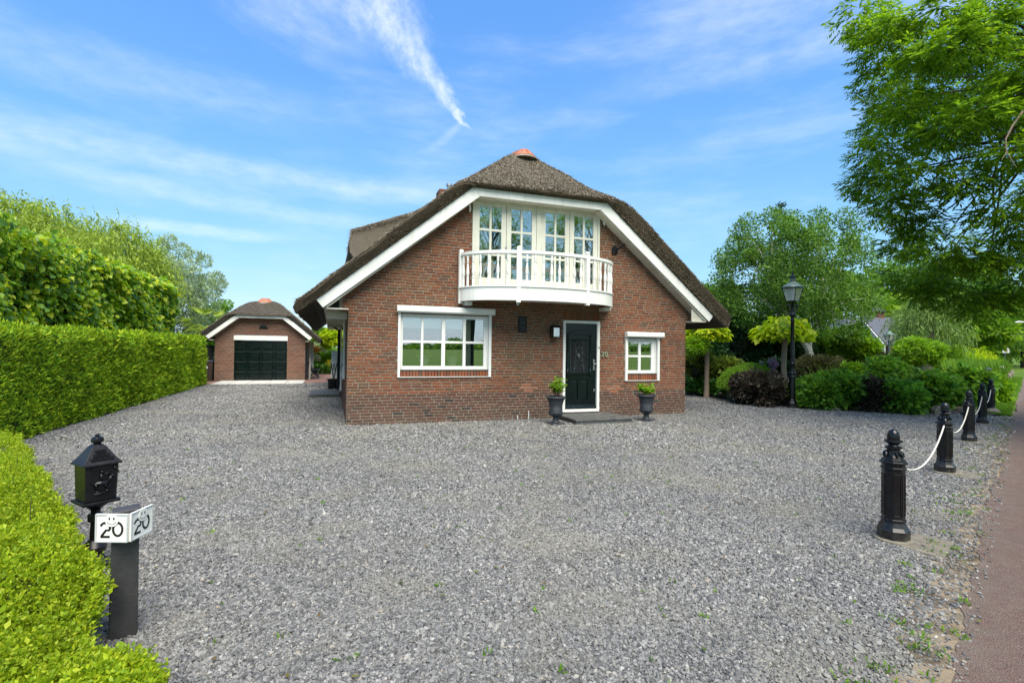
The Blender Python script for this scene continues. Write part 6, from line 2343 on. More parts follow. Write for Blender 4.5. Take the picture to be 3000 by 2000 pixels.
out_ = np.concatenate([np.tile([0, 0, 1.0], (kt, 1)), np.tile([nx.x, nx.y, 0.25], (ks, 1)), np.stack([-ax.x * np.sin(an) + nx.x * np.cos(an), -ax.y * np.sin(an) + nx.y * np.cos(an), np.full(ke, 0.3)], 1)])
# little upright shoots with leaves in whorls
k = len(P)
sh_d = unit(out_ * 0.8 + np.array([0, 0, 0.5]) + rng.normal(0, 0.35, (k, 3)))
PP, DD = [], []
for j in range(3):
    PP.append(P + sh_d * (0.009 * j))
    DD.append(unit(sh_d * 0.6 + rdir(k) * 0.9))
P, D = np.concatenate(PP), np.concatenate(DD)
s = np.exp(rng.normal(0, 0.25, len(P)))
wpart(leaves('foliage', P, D, 0.0195 * s, 0.0115 * s, LM['privet'], None, 'kite', 0.35), ph, PI_)
core = MB()  # solid core under the leaves, its dark colour stands in for inner shadow
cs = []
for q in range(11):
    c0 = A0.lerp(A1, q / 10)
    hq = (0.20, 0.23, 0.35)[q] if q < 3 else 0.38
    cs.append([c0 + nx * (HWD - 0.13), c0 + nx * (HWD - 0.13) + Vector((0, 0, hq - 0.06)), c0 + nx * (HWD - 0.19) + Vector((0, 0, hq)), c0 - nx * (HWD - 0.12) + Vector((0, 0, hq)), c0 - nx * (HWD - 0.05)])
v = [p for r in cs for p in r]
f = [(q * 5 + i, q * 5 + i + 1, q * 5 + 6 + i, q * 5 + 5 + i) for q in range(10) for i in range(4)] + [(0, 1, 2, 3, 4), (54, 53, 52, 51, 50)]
wpart(core.add(v, f).build('dark_core', M['core_shade_pale']), ph, PI_)
tw = MB()
for q in range(26):
    u_, v_ = random.uniform(1.4, 4.5), random.uniform(-0.25, 0.25)
    p = A0 + ax * u_ + nx * v_
    tw.tube([p + Vector((0, 0, 0.38)), p + Vector((random.uniform(-.03, .03), random.uniform(-.03, .03), random.uniform(0.53, 0.64)))], [0.003, 0.0015], 4)
wpart(tw.build('bare_twigs', BK['dark']), ph, PI_)

# pleached linden screen behind the conifer hedge
lx, ly0, ly1 = -6.6, 9.8, 24.3
lt = thing('linden_screen', 'tall clipped linden screen with large round leaves behind the conifer hedge', 'hedge', (lx, 18, 0))
LI = Matrix.Translation((-lx, -18, 0))
k = 15000
y = ly0 + (ly1 - ly0) * rng.uniform(0, 1, k) ** 1.15
z = rng.uniform(1.5, 3.92, k)
x = lx + 0.40 + 3.0 * wavy(y * 0.7, z * 0.9) * 0.8 + rng.normal(0, 0.09, k)
k2 = 3600
y2 = rng.uniform(ly0, ly1, k2)
P = np.concatenate([np.stack([x, y, z], 1), np.stack([lx + rng.uniform(-0.4, 0.45, k2), y2, 3.92 + 0.10 * np.sin(y2 * 3) + np.abs(rng.normal(0, 0.10, k2))], 1), np.stack([lx + rng.uniform(-0.4, 0.45, 1600), ly1 + rng.normal(0, 0.08, 1600), rng.uniform(1.6, 3.9, 1600)], 1)])
k = len(P)
D = unit(rng.normal(0, 0.5, (k, 3)) + np.array([0.45, -0.05, -0.55]))
s = np.exp(rng.normal(0, 0.22, k)) * np.clip(np.linalg.norm(P - [0, 0, 1.6], axis=1) / 17, 0.9, 1.3)
Nh = rng.normal(0, 0.35, (k, 3)) + np.array([0.75, -0.1, 0.62])
V, F = leaf_arrays(P, D, Nh, 0.125 * s, 0.115 * s, 'round', 0.12)
wpart(raw('foliage', V, F, LM['linden']), lt, LI)
wpart(MB().box(lx - 0.3, lx + 0.18, ly0, ly1 - 0.15, 1.6, 3.72).build('dark_core', M['core_shade']), lt, LI)
for q, yy in enumerate((10.6, 13.0, 15.4, 17.8, 20.2, 22.8)):
    wpart(MB().tube([(lx, yy, 0), (lx, yy, 1.8), (lx, yy, 3.4)], [0.08, 0.07, 0.05], 8).build('trunk', BK['grey']), lt, LI)


# ---- willow left, drooping strands
def willow(name, label, base, c, r, m, strands, lm, group=None, Ls=0.30, Ws=0.035, length=2.4, seed=0):
    t = thing(name, label, 'tree', base, 0, group)
    inv = Matrix.Translation(-Vector(base))
    C, R = ellipsoid_clumps(c, r, m, 1.0, 0.55, -0.35)
    mb = MB()
    tz = c[2] + r[2] * 0.2
    mb.tube([(base[0], base[1], 0), (base[0] * .5 + c[0] * .5, base[1] * .5 + c[1] * .5, tz * 0.5), (c[0], c[1], tz)], [0.35, 0.28, 0.12], 9)
    for q in C[::3]:
        limb(mb, (base[0] * .3 + c[0] * .7, base[1] * .3 + c[1] * .7, tz * 0.75), q, 0.09, 0.02, 0.6)
    wpart(mb.build('trunk', BK['grey'], smooth=True), t, inv)
    PP, DD = [], []
    for q in C:
        for s in range(strands):
            a = rng.uniform(0, 6.28)
            o0 = q + rng.normal(0, 0.35, 3)
            outv = np.array([q[0] - c[0], q[1] - c[1], 0]) / max(r) * 0.7 + np.array([math.cos(a), math.sin(a), 0]) * 0.35
            Lt = length * rng.uniform(0.5, 1.1)
            n = int(Lt / 0.12)
            tt_ = np.linspace(0, 1, n)[:, None]
            pos = o0 + outv * Lt * 0.5 * tt_ + np.array([0, 0, 1.0]) * (0.25 * Lt * tt_ - 0.95 * Lt * tt_ ** 2)
            PP.append(pos + rng.normal(0, 0.03, pos.shape))
            dd = outv * 0.5 + np.array([0, 0, 1.0]) * (0.25 - 1.9 * tt_)
            DD.append(dd + rng.normal(0, 0.35, pos.shape))
    P, D = np.concatenate(PP), unit(np.concatenate(DD))
    s = np.exp(rng.normal(0, 0.2, len(P)))
    wpart(leaves('crown', P, D, Ls * s, Ws * s, lm, None, 'kite', 0.3), t, inv)
    return t


willow('willow_tree', 'big yellow-green willow rising behind the linden screen at far left', (-16.8, 33.5, 0), (-16.6, 33.2, 5.6), (5.6, 3.2, 3.7), 130, 46, LM['willow'], None, 0.23, 0.058, 2.0)
willow('willow_tree', 'smaller yellow-green willow between the tall willow and the silver tree', (-10.9, 31.5, 0), (-11.0, 31.2, 4.8), (2.7, 2.3, 3.0), 70, 42, LM['willow'], None, 0.22, 0.056, 1.9)

# silver tree and its green neighbour behind the garage
c = at(395, 700, 30)
C1, R1 = ellipsoid_clumps((c.x - 0.3, c.y, 4.2), (2.5, 2.3, 3.0), 110, 0.44, 0.3)
C2 = np.array([at(390, 555, 30), at(375, 565, 30), at(448, 590, 30), at(470, 600, 30), at(498, 640, 30), at(505, 655, 30), at(490, 670, 30), at(300, 600, 30), at(330, 590, 30), at(420, 575, 30)])
tree('silver_willow', 'silvery green tree behind the hedge, left of the garage', (c.x, c.y, 0), [(c.x, c.y, 0, 0.2), (c.x, c.y, 2, 0.16), (c.x + .2, c.y, 5.2, 0.06)], np.concatenate([C1, C2]), np.concatenate([R1, np.full(10, 0.36)]), 330, 0.20, 0.042, LM['silver'], BK['grey'], droop=-0.25, limbs=26, flat=1.0)
c = at(488, 728, 33)
C, R = ellipsoid_clumps((c.x - 0.1, c.y, 3.3), (1.15, 1.3, 2.0), 24, 0.5, 0.4)
tree('green_tree', 'rounded mid-green tree just left of the garage roof', (c.x, c.y, 0), [(c.x, c.y, 0, 0.12), (c.x, c.y, 3, 0.06)], C, R, 320, 0.13, 0.08, LM['bright'], BK['grey'], limbs=8)
# fan palm tops behind the garage
pm0 = at(470, 770, 28.5)
pt = thing('fan_palm', 'fan palm with drooping fronds between the silver tree and garage', 'palm', (pm0.x, pm0.y, 0))
wpart(MB().tube([(pm0.x, pm0.y, 0), (pm0.x, pm0.y, 2.6)], [0.13, 0.11], 8).build('trunk', BK['dark']), pt, Matrix.Translation((-pm0.x, -pm0.y, 0)))
PP, DD = [], []
for q in range(26):
    a, e = rng.uniform(0, 6.28), rng.uniform(-0.3, 1.1)
    hub = np.array([pm0.x, pm0.y, 2.7]) + 0.75 * np.array([math.cos(a) * math.cos(e), math.sin(a) * math.cos(e), math.sin(e)])
    for w in range(16):
        b = (w - 7.5) * 0.16
        d = np.array([math.cos(a + b) * math.cos(e - 0.3), math.sin(a + b) * math.cos(e - 0.3), math.sin(e - 0.3 - abs(b) * 0.3)])
        PP.append(hub)
        DD.append(d)
wpart(leaves('crown', np.array(PP), np.array(DD), 0.62, 0.05, LM['willow'], None, 'kite', 0.5), pt, Matrix.Translation((-pm0.x, -pm0.y, 0)))


# ---- shrubs
def shrub(name, label, c, r, n, L, W, lm, cat='shrub', group=None, shape='kite', m=26, cr=None, core=True, droop=0.1, up=0.45, cmat=None, shell=0.55, flat=0.85):
    base = (c[0], c[1], 0)
    t = thing(name, label, cat, base, 0, group)
    inv = Matrix.Translation(-Vector(base))
    cr = cr or min(r) * 0.38
    C, R = ellipsoid_clumps(c, tuple(q - cr * 0.5 for q in r), m, cr, shell, -0.75)
    C = np.array(c) + (C - np.array(c)) * rng.uniform(0.72, 1.16, (m, 1))
    R = R * rng.uniform(0.65, 1.35, m)
    C[:, 2] += rng.normal(0, 0.08, m) * r[2]
    P, d = clump_pts(C, R, n, flat, 0.35)
    P[:, 2] = np.maximum(P[:, 2], 0.03)
    dc = unit((P - np.array(c)) / np.array(r))
    D = unit(dc * 0.7 + d * 0.3 + rdir(len(P)) * 0.55 + np.array([0, 0, -droop]))
    # shoots that break the outline
    ns, nl_ = m * 3, 9
    sd = rdir(ns)
    sd[:, 2] = np.abs(sd[:, 2]) * 0.9
    s0 = np.array(c) + sd * np.array(r) * rng.uniform(0.75, 0.98, (ns, 1))
    sdir_ = unit(sd + np.array([0, 0, 0.55]) + rng.normal(0, 0.3, (ns, 3)))
    sl = rng.uniform(0.12, 0.38, (ns, 1)) * min(r) * 1.1
    for q in range(nl_):
        P = np.concatenate([P, s0 + sdir_ * sl * (q + 1) / nl_])
        D = np.concatenate([D, unit(sdir_ * 0.5 + rdir(ns))])
    s = np.exp(rng.normal(0, 0.26, len(P)))
    wpart(leaves('foliage', P, D, L * s, W * s, lm, None, shape, up), t, inv)
    if core:  # dark lump filling the shrub, shade of its inside painted as colour
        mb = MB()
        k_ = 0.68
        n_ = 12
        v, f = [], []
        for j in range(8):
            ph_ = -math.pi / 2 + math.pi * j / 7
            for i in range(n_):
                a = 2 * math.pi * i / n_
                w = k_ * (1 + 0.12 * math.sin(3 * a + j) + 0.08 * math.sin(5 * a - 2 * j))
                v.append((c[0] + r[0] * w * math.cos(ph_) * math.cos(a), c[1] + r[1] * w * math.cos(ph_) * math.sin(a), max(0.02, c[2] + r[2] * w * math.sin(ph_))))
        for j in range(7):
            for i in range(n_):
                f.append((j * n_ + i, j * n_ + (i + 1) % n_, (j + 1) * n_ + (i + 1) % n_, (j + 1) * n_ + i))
        wpart(mb.add(v, f).build('dark_core', cmat or M['core_shade']), t, inv)
    return t


def sh_at(name, label, p0, p1, d, n, L, W, lm, depth=None, **kw):
    """shrub filling the photo box p0..p1 (B2 crop coordinates) at view distance d"""
    cx, cy = (p0[0] + p1[0]) / 2, (p0[1] + p1[1]) / 2
    c = b2(cx, cy, d)
    rx = abs(p1[0] - p0[0]) / 2 / 3.618 / 1500 * d
    rz = abs(p1[1] - p0[1]) / 2 / 3.618 / 1500 * d
    return shrub(name, label, (c.x, c.y, c.z), (rx, depth or rx, rz), n, L, W, lm, **kw)


# catalpa standards
def catalpa(base, zc, cr, label, lean):
    t = thing('catalpa_tree', label, 'tree', (base[0], base[1], 0), 0, 'golden catalpa standards')
    mb = MB()
    mb.tube([(0, 0, 0), (0.02, 0, 0.5), (lean, 0, 1.2), (lean * .3, 0, zc - 0.22)], [0.10, 0.085, 0.08, 0.085], 10)
    for i in range(11):
        a = i * 0.571 + 0.3
        limb(mb, (lean * .3, 0, zc - 0.24), (cr * 0.75 * math.cos(a), cr * 0.75 * math.sin(a), zc + 0.02), 0.05, 0.015)
    mb.build('trunk', BK['brown'], t, smooth=True)
    k = 900
    a, q = rng.uniform(0, 6.28, k), np.sqrt(rng.uniform(0.0, 1, k))
    top = rng.uniform(0, 1, k)
    wob = 1 + 0.14 * np.sin(3 * a + base[0]) + 0.08 * np.sin(7 * a)
    z = zc - 0.12 + top * (0.58 + 0.12 * np.sin(4 * a + base[1]) - 0.34 * q ** 3) - 0.10 * q ** 2
    P = np.stack([cr * q * wob * np.cos(a), cr * q * wob * np.sin(a), z], 1)
    D = unit(np.stack([np.cos(a), np.sin(a), -0.75 * np.ones(k)], 1) + rng.normal(0, 0.35, (k, 3)))
    s = np.exp(rng.normal(0, 0.22, k))
    leaves('crown', P, D, 0.18 * s, 0.155 * s, LM['catalpa'], t, 'round', 0.7, 0.10)
    return t


catalpa((12.38, 14.61), 2.30, 0.72, 'golden catalpa standard close to the right corner of the house', 0.02)
pc = b2(1265, 960, 15.8)
catalpa((pc.x, pc.y), 2.26, 0.74, 'golden catalpa standard behind the black lamp post', -0.06)

# birch with forked white trunk
bb = b2(1532, 640, 20.5)
f0 = b2(1525, 480, 20.5)
f1, f2 = b2(1440, 330, 20.5), b2(1530, 330, 20.6)
bt_ = thing('birch_tree', 'tall birch with forked white trunk behind the golden catalpa', 'tree', (bb.x, bb.y, 0))
BI = Matrix.Translation((-bb.x, -bb.y, 0))
mb = MB()
mb.tube([(bb.x, bb.y, 0), bb, f0], [0.17, 0.16, 0.15], 10)
tops = [at(1700, 560, 20.5), at(1960, 560, 21)]
mids = [at(1790, 700, 20.3), at(1900, 690, 20.7)]
mb.tube([f0, f1, mids[0], at(1770, 600, 20.3), at(1775, 530, 20.2)], [0.12, 0.11, 0.07, 0.045, 0.015], 8)
mb.tube([f0, f2, mids[1], at(1880, 600, 20.8), at(1890, 530, 21)], [0.12, 0.11, 0.075, 0.045, 0.015], 8)
cc = at(1830, 625, 20.5)
C, R = ellipsoid_clumps((cc.x, cc.y, cc.z - 0.1), (3.1, 2.6, 2.35), 108, 0.60, 0.08)
R *= rng.uniform(0.55, 1.3, len(R))
extra = np.array([at(*p, 20.5) for p in [(1700, 530), (1720, 510), (1690, 560), (1672, 600), (1660, 640), (1668, 680), (1690, 700), (1770, 500), (1820, 505), (1880, 500), (1940, 500), (1960, 520), (1985, 560), (2000, 600), (1990, 650), (2010, 690), (1980, 720), (1730, 740), (1960, 770)]])
C, R = np.concatenate([C, extra]), np.concatenate([R, np.full(len(extra), 0.45)])
for i in range(0, len(C), 3):
    s_ = mids[0] if C[i][0] < cc.x else mids[1]
    limb(mb, s_ + Vector((0, 0, random.uniform(-0.8, 1.0))), C[i], 0.022, 0.005, 0.25)
wpart(mb.build('trunk', BK['birch'], smooth=True), bt_, BI)
P, d = clump_pts(C, R, 470, 1.0, 0.15)
D = unit(d * 0.4 + rdir(len(P)) * 0.6 + np.array([0, 0, -0.45]))
s = np.exp(rng.normal(0, 0.22, len(P)))
wpart(leaves('crown', P, D, 0.082 * s, 0.056 * s, LM['birch'], None, 'kite', 0.3), bt_, BI)

# spruce whose tip shows above the birch
sp0 = at(1795, 466, 24.5)
spt = thing('spruce_tree', 'dark spruce with its tip showing above the birch', 'conifer', (sp0.x, sp0.y, 0))
SI = Matrix.Translation((-sp0.x, -sp0.y, 0))
H_ = sp0.z
mb = MB().tube([(sp0.x, sp0.y, 0), (sp0.x, sp0.y, H_)], [0.2, 0.012], 8)
PP, DD = [], []
z = 1.0
while z < H_ - 0.1:
    rr = 0.08 + 2.4 * ((H_ - z) / H_) ** 0.9
    nb = 7
    for i in range(nb):
        a = rng.uniform(0, 6.28)
        tip = np.array([sp0.x + rr * math.cos(a), sp0.y + rr * math.sin(a), z + 0.22 * rr * 0.4 + 0.12])
        st0 = np.array([sp0.x, sp0.y, z])
        mb.tube([tuple(st0), tuple(tip)], [0.018, 0.005], 4)
        n = int(30 * rr) + 6
        tt_ = rng.uniform(0.15, 1, n)[:, None]
        PP.append(st0 + (tip - st0) * tt_ + rng.normal(0, 0.02, (n, 3)))
        DD.append((tip - st0) / rr * 0.6 + rng.normal(0, 0.6, (n, 3)))
    z += 0.26
wpart(mb.build('trunk', BK['dark']), spt, SI)
wpart(leaves('crown', np.concatenate(PP), np.concatenate(DD), 0.17, 0.05, LM['spruce'], None, 'kite', 0.3), spt, SI)

# evergreen mass behind the bed
for (p0, p1, d, lm, lab, n) in [
    ((120, 260, ), (620, 900), 21.5, 'dark', 'dark evergreen shrub behind the left catalpa', 420),
    ((480, 100), (1060, 640), 22.5, 'dark', 'tall dark evergreen between the two catalpas', 520),
    ((900, 250), (1500, 760), 22.5, 'dark', 'dark evergreen behind the lamp post', 460),
    ((200, -260), (820, 260), 24.5, 'birch', 'leafy tree top rising beyond the right eave', 420),
    ((1450, 250), (1880, 640), 23.5, 'mid', 'broad green bush behind the birch trunk', 520),
]:
    sh_at('evergreen_shrub' if lm == 'dark' else 'leafy_bush', lab, p0[:2], p1, d, n, 0.13, 0.055, LM[lm], depth=1.4, m=46, cr=0.42, group='background shrubs')
sh_at('leafy_bush', 'upright fresh green bush left of the far house gable', (1870, 200), (2110, 660), 21, 520, 0.10, 0.05, LM['bright'], depth=1.0, m=40, cr=0.30, group='background shrubs')
sh_at('laurel_bush', 'yellow-green leafy shrub at the house corner under the catalpa', (215, 430), (480, 790), 18.8, 420, 0.13, 0.05, LM['varieg'], m=22, depth=0.7, group='bed shrubs')
sh_at('variegated_shrub', 'yellow variegated shrub behind the weeping mound', (500, 540), (760, 790), 18.0, 420, 0.12, 0.05, LM['varieg'], m=20, depth=0.6, group='bed shrubs')
sh_at('cypress_shrub', 'feathery drooping green conifer under the left catalpa crown', (200, 330), (420, 480), 17.6, 520, 0.16, 0.022, LM['bright'], m=16, droop=0.5, depth=0.6, core=False, group='bed shrubs')
sh_at('rhododendron', 'rhododendron with a lilac flower cluster behind the purple bush', (1010, 560), (1300, 760), 17.0, 420, 0.10, 0.045, LM['dark'], m=18, depth=0.6, group='bed shrubs')
fl_c = b2(1130, 600, 16.4)
PP = np.array([fl_c]) + rng.normal(0, 1, (22, 3)) * np.array([0.13, 0.12, 0.09])
P, d = clump_pts(PP, np.full(22, 0.045), 26, 0.9)
tag(leaves('lilac_blossom', P, d, 0.04, 0.03, LM['lilac'], None, 'kite', 0.3), 'lilac flower cluster above the purple bush', 'flowers')
# weeping acer mound, purple bush
mc = b2(905, 690, 16.8)
mo_ = thing('weeping_maple', 'low mounded fine-leaved green maple behind the purple bush', 'shrub', (mc.x, mc.y, 0))
k = 15000
a, e = rng.uniform(0, 6.28, k), rng.uniform(0, 1.57, k)
r_ = np.array([1.05, 0.8, 0.72])
zb = mc.z - 0.45
P = np.stack([np.cos(a) * np.cos(e) * r_[0], np.sin(a) * np.cos(e) * r_[1], zb + np.sin(e) * r_[2]], 1) * (1 + 0.05 * np.sin(a * 9)[:, None] * np.array([1, 1, 0])) + rng.normal(0, 0.03, (k, 3))
D = unit(np.stack([np.cos(a), np.sin(a), -0.9 * np.ones(k)], 1) + rng.normal(0, 0.25, (k, 3)))
leaves('foliage', P, D, 0.13, 0.014, LM['bright'], mo_, 'kite', 0.5)
MB().lathe([(0.80, 0.02), (0.85, zb), (0.7, zb + 0.3), (0.35, zb + 0.55), (0.05, zb + 0.6)], 12, sq=0.8).build('dark_core', M['core_shade_pale'], mo_)
sh_at('purple_bush', 'rounded dark purple-leaved bush at the gravel edge', (752, 690), (1250, 1035), 15.6, 520, 0.095, 0.055, LM['purple'], m=44, depth=0.8, cr=0.2, up=0.3)
sh_at('bronze_shrub', 'bronze-leaved shrub behind and right of the lamp post', (1380, 520), (1800, 780), 17.5, 420, 0.10, 0.026, LM['bronze'], m=30, depth=0.8, cr=0.24, group='bed shrubs')


# strap leaves and hostas
def tufts(name, label, pts_, n, L, W, lm, spread=0.5, cat='plant', group=None, base=None):
    base = base or (pts_[0][0], pts_[0][1], 0)
    t = thing(name, label, cat, base, 0, group)
    V, F, o_ = [], [], 0
    for (x, y) in pts_:
        for i in range(n):
            a = rng.uniform(0, 6.28)
            l = L * rng.uniform(0.6, 1.2)
            dx, dy = math.cos(a), math.sin(a)
            s_ = spread * rng.uniform(0.4, 1.2)
            pts3 = [(x + dx * l * s_ * q ** 1.5 + rng.normal(0, 0.02), y + dy * l * s_ * q ** 1.5, l * (q - 0.38 * s_ * q * q)) for q in (0, 0.35, 0.7, 1.0)]
            w = W * rng.uniform(0.7, 1.2)
            for j, p in enumerate(pts3):
                ww = w * (0.6, 1.0, 0.8, 0.05)[j]
                V += [(p[0] - dy * ww - base[0], p[1] + dx * ww - base[1], p[2]), (p[0] + dy * ww - base[0], p[1] - dx * ww - base[1], p[2])]
            for j in range(3):
                F += [(o_ + 2 * j, o_ + 2 * j + 1, o_ + 2 * j + 3, o_ + 2 * j + 2)]
            o_ += 8
    raw('blades', np.array(V), np.array(F), lm, t)
    return t


def hosta(loc, r, label, group='hostas at the bed edge'):
    t = thing('hosta', label, 'plant', (loc[0], loc[1], 0), 0, group)
    k = 60
    a, q = rng.uniform(0, 6.28, k), rng.uniform(0.1, 0.75, k)
    P = np.stack([r * q * np.cos(a), r * q * np.sin(a), 0.12 + 0.36 * (1 - q) + rng.normal(0, 0.03, k)], 1)
    D = unit(np.stack([np.cos(a), np.sin(a), rng.uniform(-0.5, 0.5, k)], 1))
    leaves('foliage', P, D, 0.26, 0.15, LM['hosta'], t, 'round', 0.8, 0.15)
    return t


for i in range(7):
    q = i / 6
    p = Vector((12.35, 15.6, 0)).lerp(Vector((12.85, 13.75, 0)), q)
    hosta((p.x + 0.28, p.y + 0.25), 0.46, ('broad-leaved hosta closest to the house corner', 'second hosta from the house corner along the bed edge', 'third hosta from the house corner along the bed edge', 'middle hosta of the row along the bed edge', 'third hosta from the purple bush along the bed edge', 'second hosta from the purple bush along the bed edge', 'broad-leaved hosta touching the purple bush')[i])
hosta((12.78, 12.05), 0.42, 'single broad-leaved hosta at the foot of the lamp post')
lily = [(12.6 + rng.uniform(0, 1.4), 14.6 + rng.uniform(0, 1.9)) for _ in range(46)]
tufts('daylily_clump', 'arching strap-leaved clump behind the hostas', lily, 16, 0.85, 0.011, LM['hosta'], 0.7)
pr_ = [b2(1560 + rng.uniform(0, 480), 760, 16.8 + rng.uniform(-0.6, 0.9)) for _ in range(40)]
tufts('iris_clump', 'pale upright strap leaves among the shrubs right of the lamp post', [(p.x, p.y) for p in pr_], 18, 1.25, 0.014, LM['reed'], 0.42)

# mixed shrubs at the front right of the bed
for (p0, p1, d, lm, lab, n, L, W) in [
    ((1380, 760), (1760, 1090), 15.0, 'mid', 'dark leafy shrub touching the right of the lamp post', 520, 0.10, 0.055),
    ((1640, 700), (2060, 1110), 14.9, 'mid', 'green hydrangea shrub at the gravel edge right of the lamp post', 560, 0.135, 0.08),
    ((1700, 620), (2120, 900), 17.0, 'bright', 'fresh green shrub behind the hydrangeas', 460, 0.10, 0.055),
    ((1950, 760), (2260, 1120), 14.6, 'purple', 'dark reddish shrub among the green hydrangeas', 520, 0.10, 0.06),
    ((2060, 600), (2640, 980), 16.2, 'mid', 'tall green viburnum in the middle of the bed', 640, 0.115, 0.065),
    ((2180, 820), (2640, 1125), 14.3, 'mid', 'glossy green shrub at the gravel edge facing the nearest bollard', 520, 0.14, 0.085),
    ((2520, 700), (3120, 1110), 15.2, 'mid', 'broad green shrub behind the second bollard', 560, 0.14, 0.085),
    ((2880, 680), (3420, 1120), 16.4, 'mid', 'broad green shrub behind the middle bollard', 560, 0.145, 0.085),
    ((3180, 700), (3560, 1060), 17.8, 'bright', 'light green shrub at the grass verge end of the bed', 520, 0.12, 0.07),
]:
    sh_at('flowering_shrub' if lm == 'mid' else 'leafy_shrub', lab, p0, p1, d, n, L, W, LM[lm], m=40, depth=0.75, cr=0.24, up=0.55, group='shrubs along the front of the bed')
yl = np.array([b3(rng.uniform(300, 720), rng.uniform(1070, 1230), 14.8) for _ in range(46)])
yo = leaves('yellow_bracts', np.repeat(yl, 6, 0) + rng.normal(0, 0.035, (276, 3)) * [1, 1, 0.3], rng.normal(0, 1, (276, 3)) * [1, 1, 0.2], 0.06, 0.04, LM['varieg'], None, 'kite', 0.8)
tag(yo, 'pale yellow flower heads dotted over the green shrubs', 'flowers', None, 'stuff')

# ---- beyond the bed, right
bc = b3(585, 880, 22)
C, R = ellipsoid_clumps((bc.x, bc.y, bc.z), (0.82, 0.82, 0.50), 46, 0.26, 0.6)
tree('ball_tree', 'bright green ball-shaped standard tree beyond the shrubs', (bc.x, bc.y, 0), [(bc.x, bc.y, 0, 0.10), (bc.x, bc.y, 1.4, 0.09), (bc.x, bc.y, 1.8, 0.05)], C, R, 300, 0.12, 0.05, LM['bright'], BK['birch'], limbs=10)
wc = b3(670, 640, 33)
willow('weeping_tree', 'grey-green weeping tree right of the far house', (wc.x, wc.y, 0), (wc.x + 0.5, wc.y, wc.z + 0.2), (2.1, 2.0, 2.1), 38, 15, LM['reed'], None, 0.26, 0.05, 2.6)
hd0, hd1 = b3(860, 1010, 33), b3(1290, 990, 40)
nh = thing('neighbour_hedge', 'bright yellow-green clipped hedge row beyond the tall grass', 'hedge', tuple(Vector((hd0.x, hd0.y, 0)).lerp(Vector((hd1.x, hd1.y, 0)), 0.5)))
NI = Matrix.Translation(-nh.location)
for q in range(5):
    c = hd0.lerp(hd1, (q + 0.5) / 5)
    ztop = b3(870, 835, 33).z - 0.18 * q
    C, R = ellipsoid_clumps((c.x, c.y, ztop / 2), (1.25, 1.1, ztop / 2), 26, 0.42, 0.7)
    P, d = clump_pts(C, R, 160, 0.9)
    wpart(leaves('foliage', P, unit(d + rdir(len(P)) * 0.6), 0.17, 0.08, LM['catalpa' if q in (1, 2) else 'bright'], None, 'kite', 0.4), nh, NI)
tg = [b3(rng.uniform(870, 1390), 1065 - abs(rng.normal(0, 20)), rng.uniform(26, 33)) for _ in range(420)]
tufts('tall_grass', 'patch of tall pale green grass behind the farthest bollard', [(p.x, p.y) for p in tg], 16, 1.35, 0.018, LM['grass'], 0.35, 'grass')
sc0 = b3(1005, 870, 42)
C = np.array([b3(1005 + rng.uniform(-1, 1) * 80 * (y_ - 700) / 180, y_, 42) for y_ in rng.uniform(715, 900, 40)])
tree('blue_spruce', 'blue-green conifer beyond the hedge row', (sc0.x, sc0.y, 0), [(sc0.x, sc0.y, 0, 0.15), (sc0.x, sc0.y, b3(1005, 720, 42).z, 0.03)], C, np.full(40, 0.45), 120, 0.26, 0.06, LM['spruce'], BK['dark'], 'conifer', limbs=4)
# trees along the path further on
far = [
    (905, 900, 40, 700, 'dark-trunked tree beyond the weeping tree', 'ash', 3.2, 2.6, 470),
    (1180, 900, 64, 640, 'dense dark green tree right of the dark trunk', 'birch', 5.0, 3.6, 600),
    (1420, 820, 76, 560, 'tall green tree behind the street light', 'ash', 6.5, 5.5, 520),
    (1570, 900, 66, 640, 'green tree at the right edge beyond the path', 'ash', 5.0, 4.6, 480),
    (1330, 980, 84, 800, 'low dark trees closing the path in the distance', 'dark', 6.0, 3.0, 700),
    (700, 850, 58, 420, 'tall tree behind the weeping tree', 'birch', 6.0, 5.5, 480),
    (350, 850, 60, 420, 'tall dark tree behind the far house', 'birch', 6.0, 6.0, 480),
    (60, 900, 56, 520, 'distant green tree left of the far chimney', 'ash', 5.0, 4.5, 480),
    (1000, 800, 62, 420, 'distant tree above the hedge row', 'ash', 6.0, 5.0, 480),
]
for (x_, yb, d_, yt, lab, lm, rx, rz, nn) in far:
    c = b3(x_, yt, d_)
    C, R = ellipsoid_clumps((c.x, c.y, max(c.z, rz)), (rx, rx, rz), 44, rx * 0.27, 0.45)
    tree('roadside_tree', lab, (c.x, c.y, 0), [(c.x, c.y, 0, 0.4), (c.x, c.y, max(c.z, rz) * 0.55, 0.3), (c.x, c.y, max(c.z, rz), 0.12)], C, R, int(nn * 0.42), 0.40, 0.19, LM[lm], BK['dark'], limbs=12, limb_r=0.12, group='trees beyond the garden')

# ---- garden beyond the terrace, between garage and house
def z3(x, y, d):
    return at((850 + x / 3.36) / 1.27551, (850 + y / 3.36) / 1.27551, d)


def gshrub(name, lab, p0, p1, d, n, L, W, lm, **kw):
    c = z3((p0[0] + p1[0]) / 2, (p0[1] + p1[1]) / 2, d)
    rx, rz = (p1[0] - p0[0]) / 2 / 3.36 / 1500 * d, (p1[1] - p0[1]) / 2 / 3.36 / 1500 * d
    return shrub(name, lab, (c.x, c.y, c.z), (rx, 0.6, rz), n, L, W, lm, **kw)


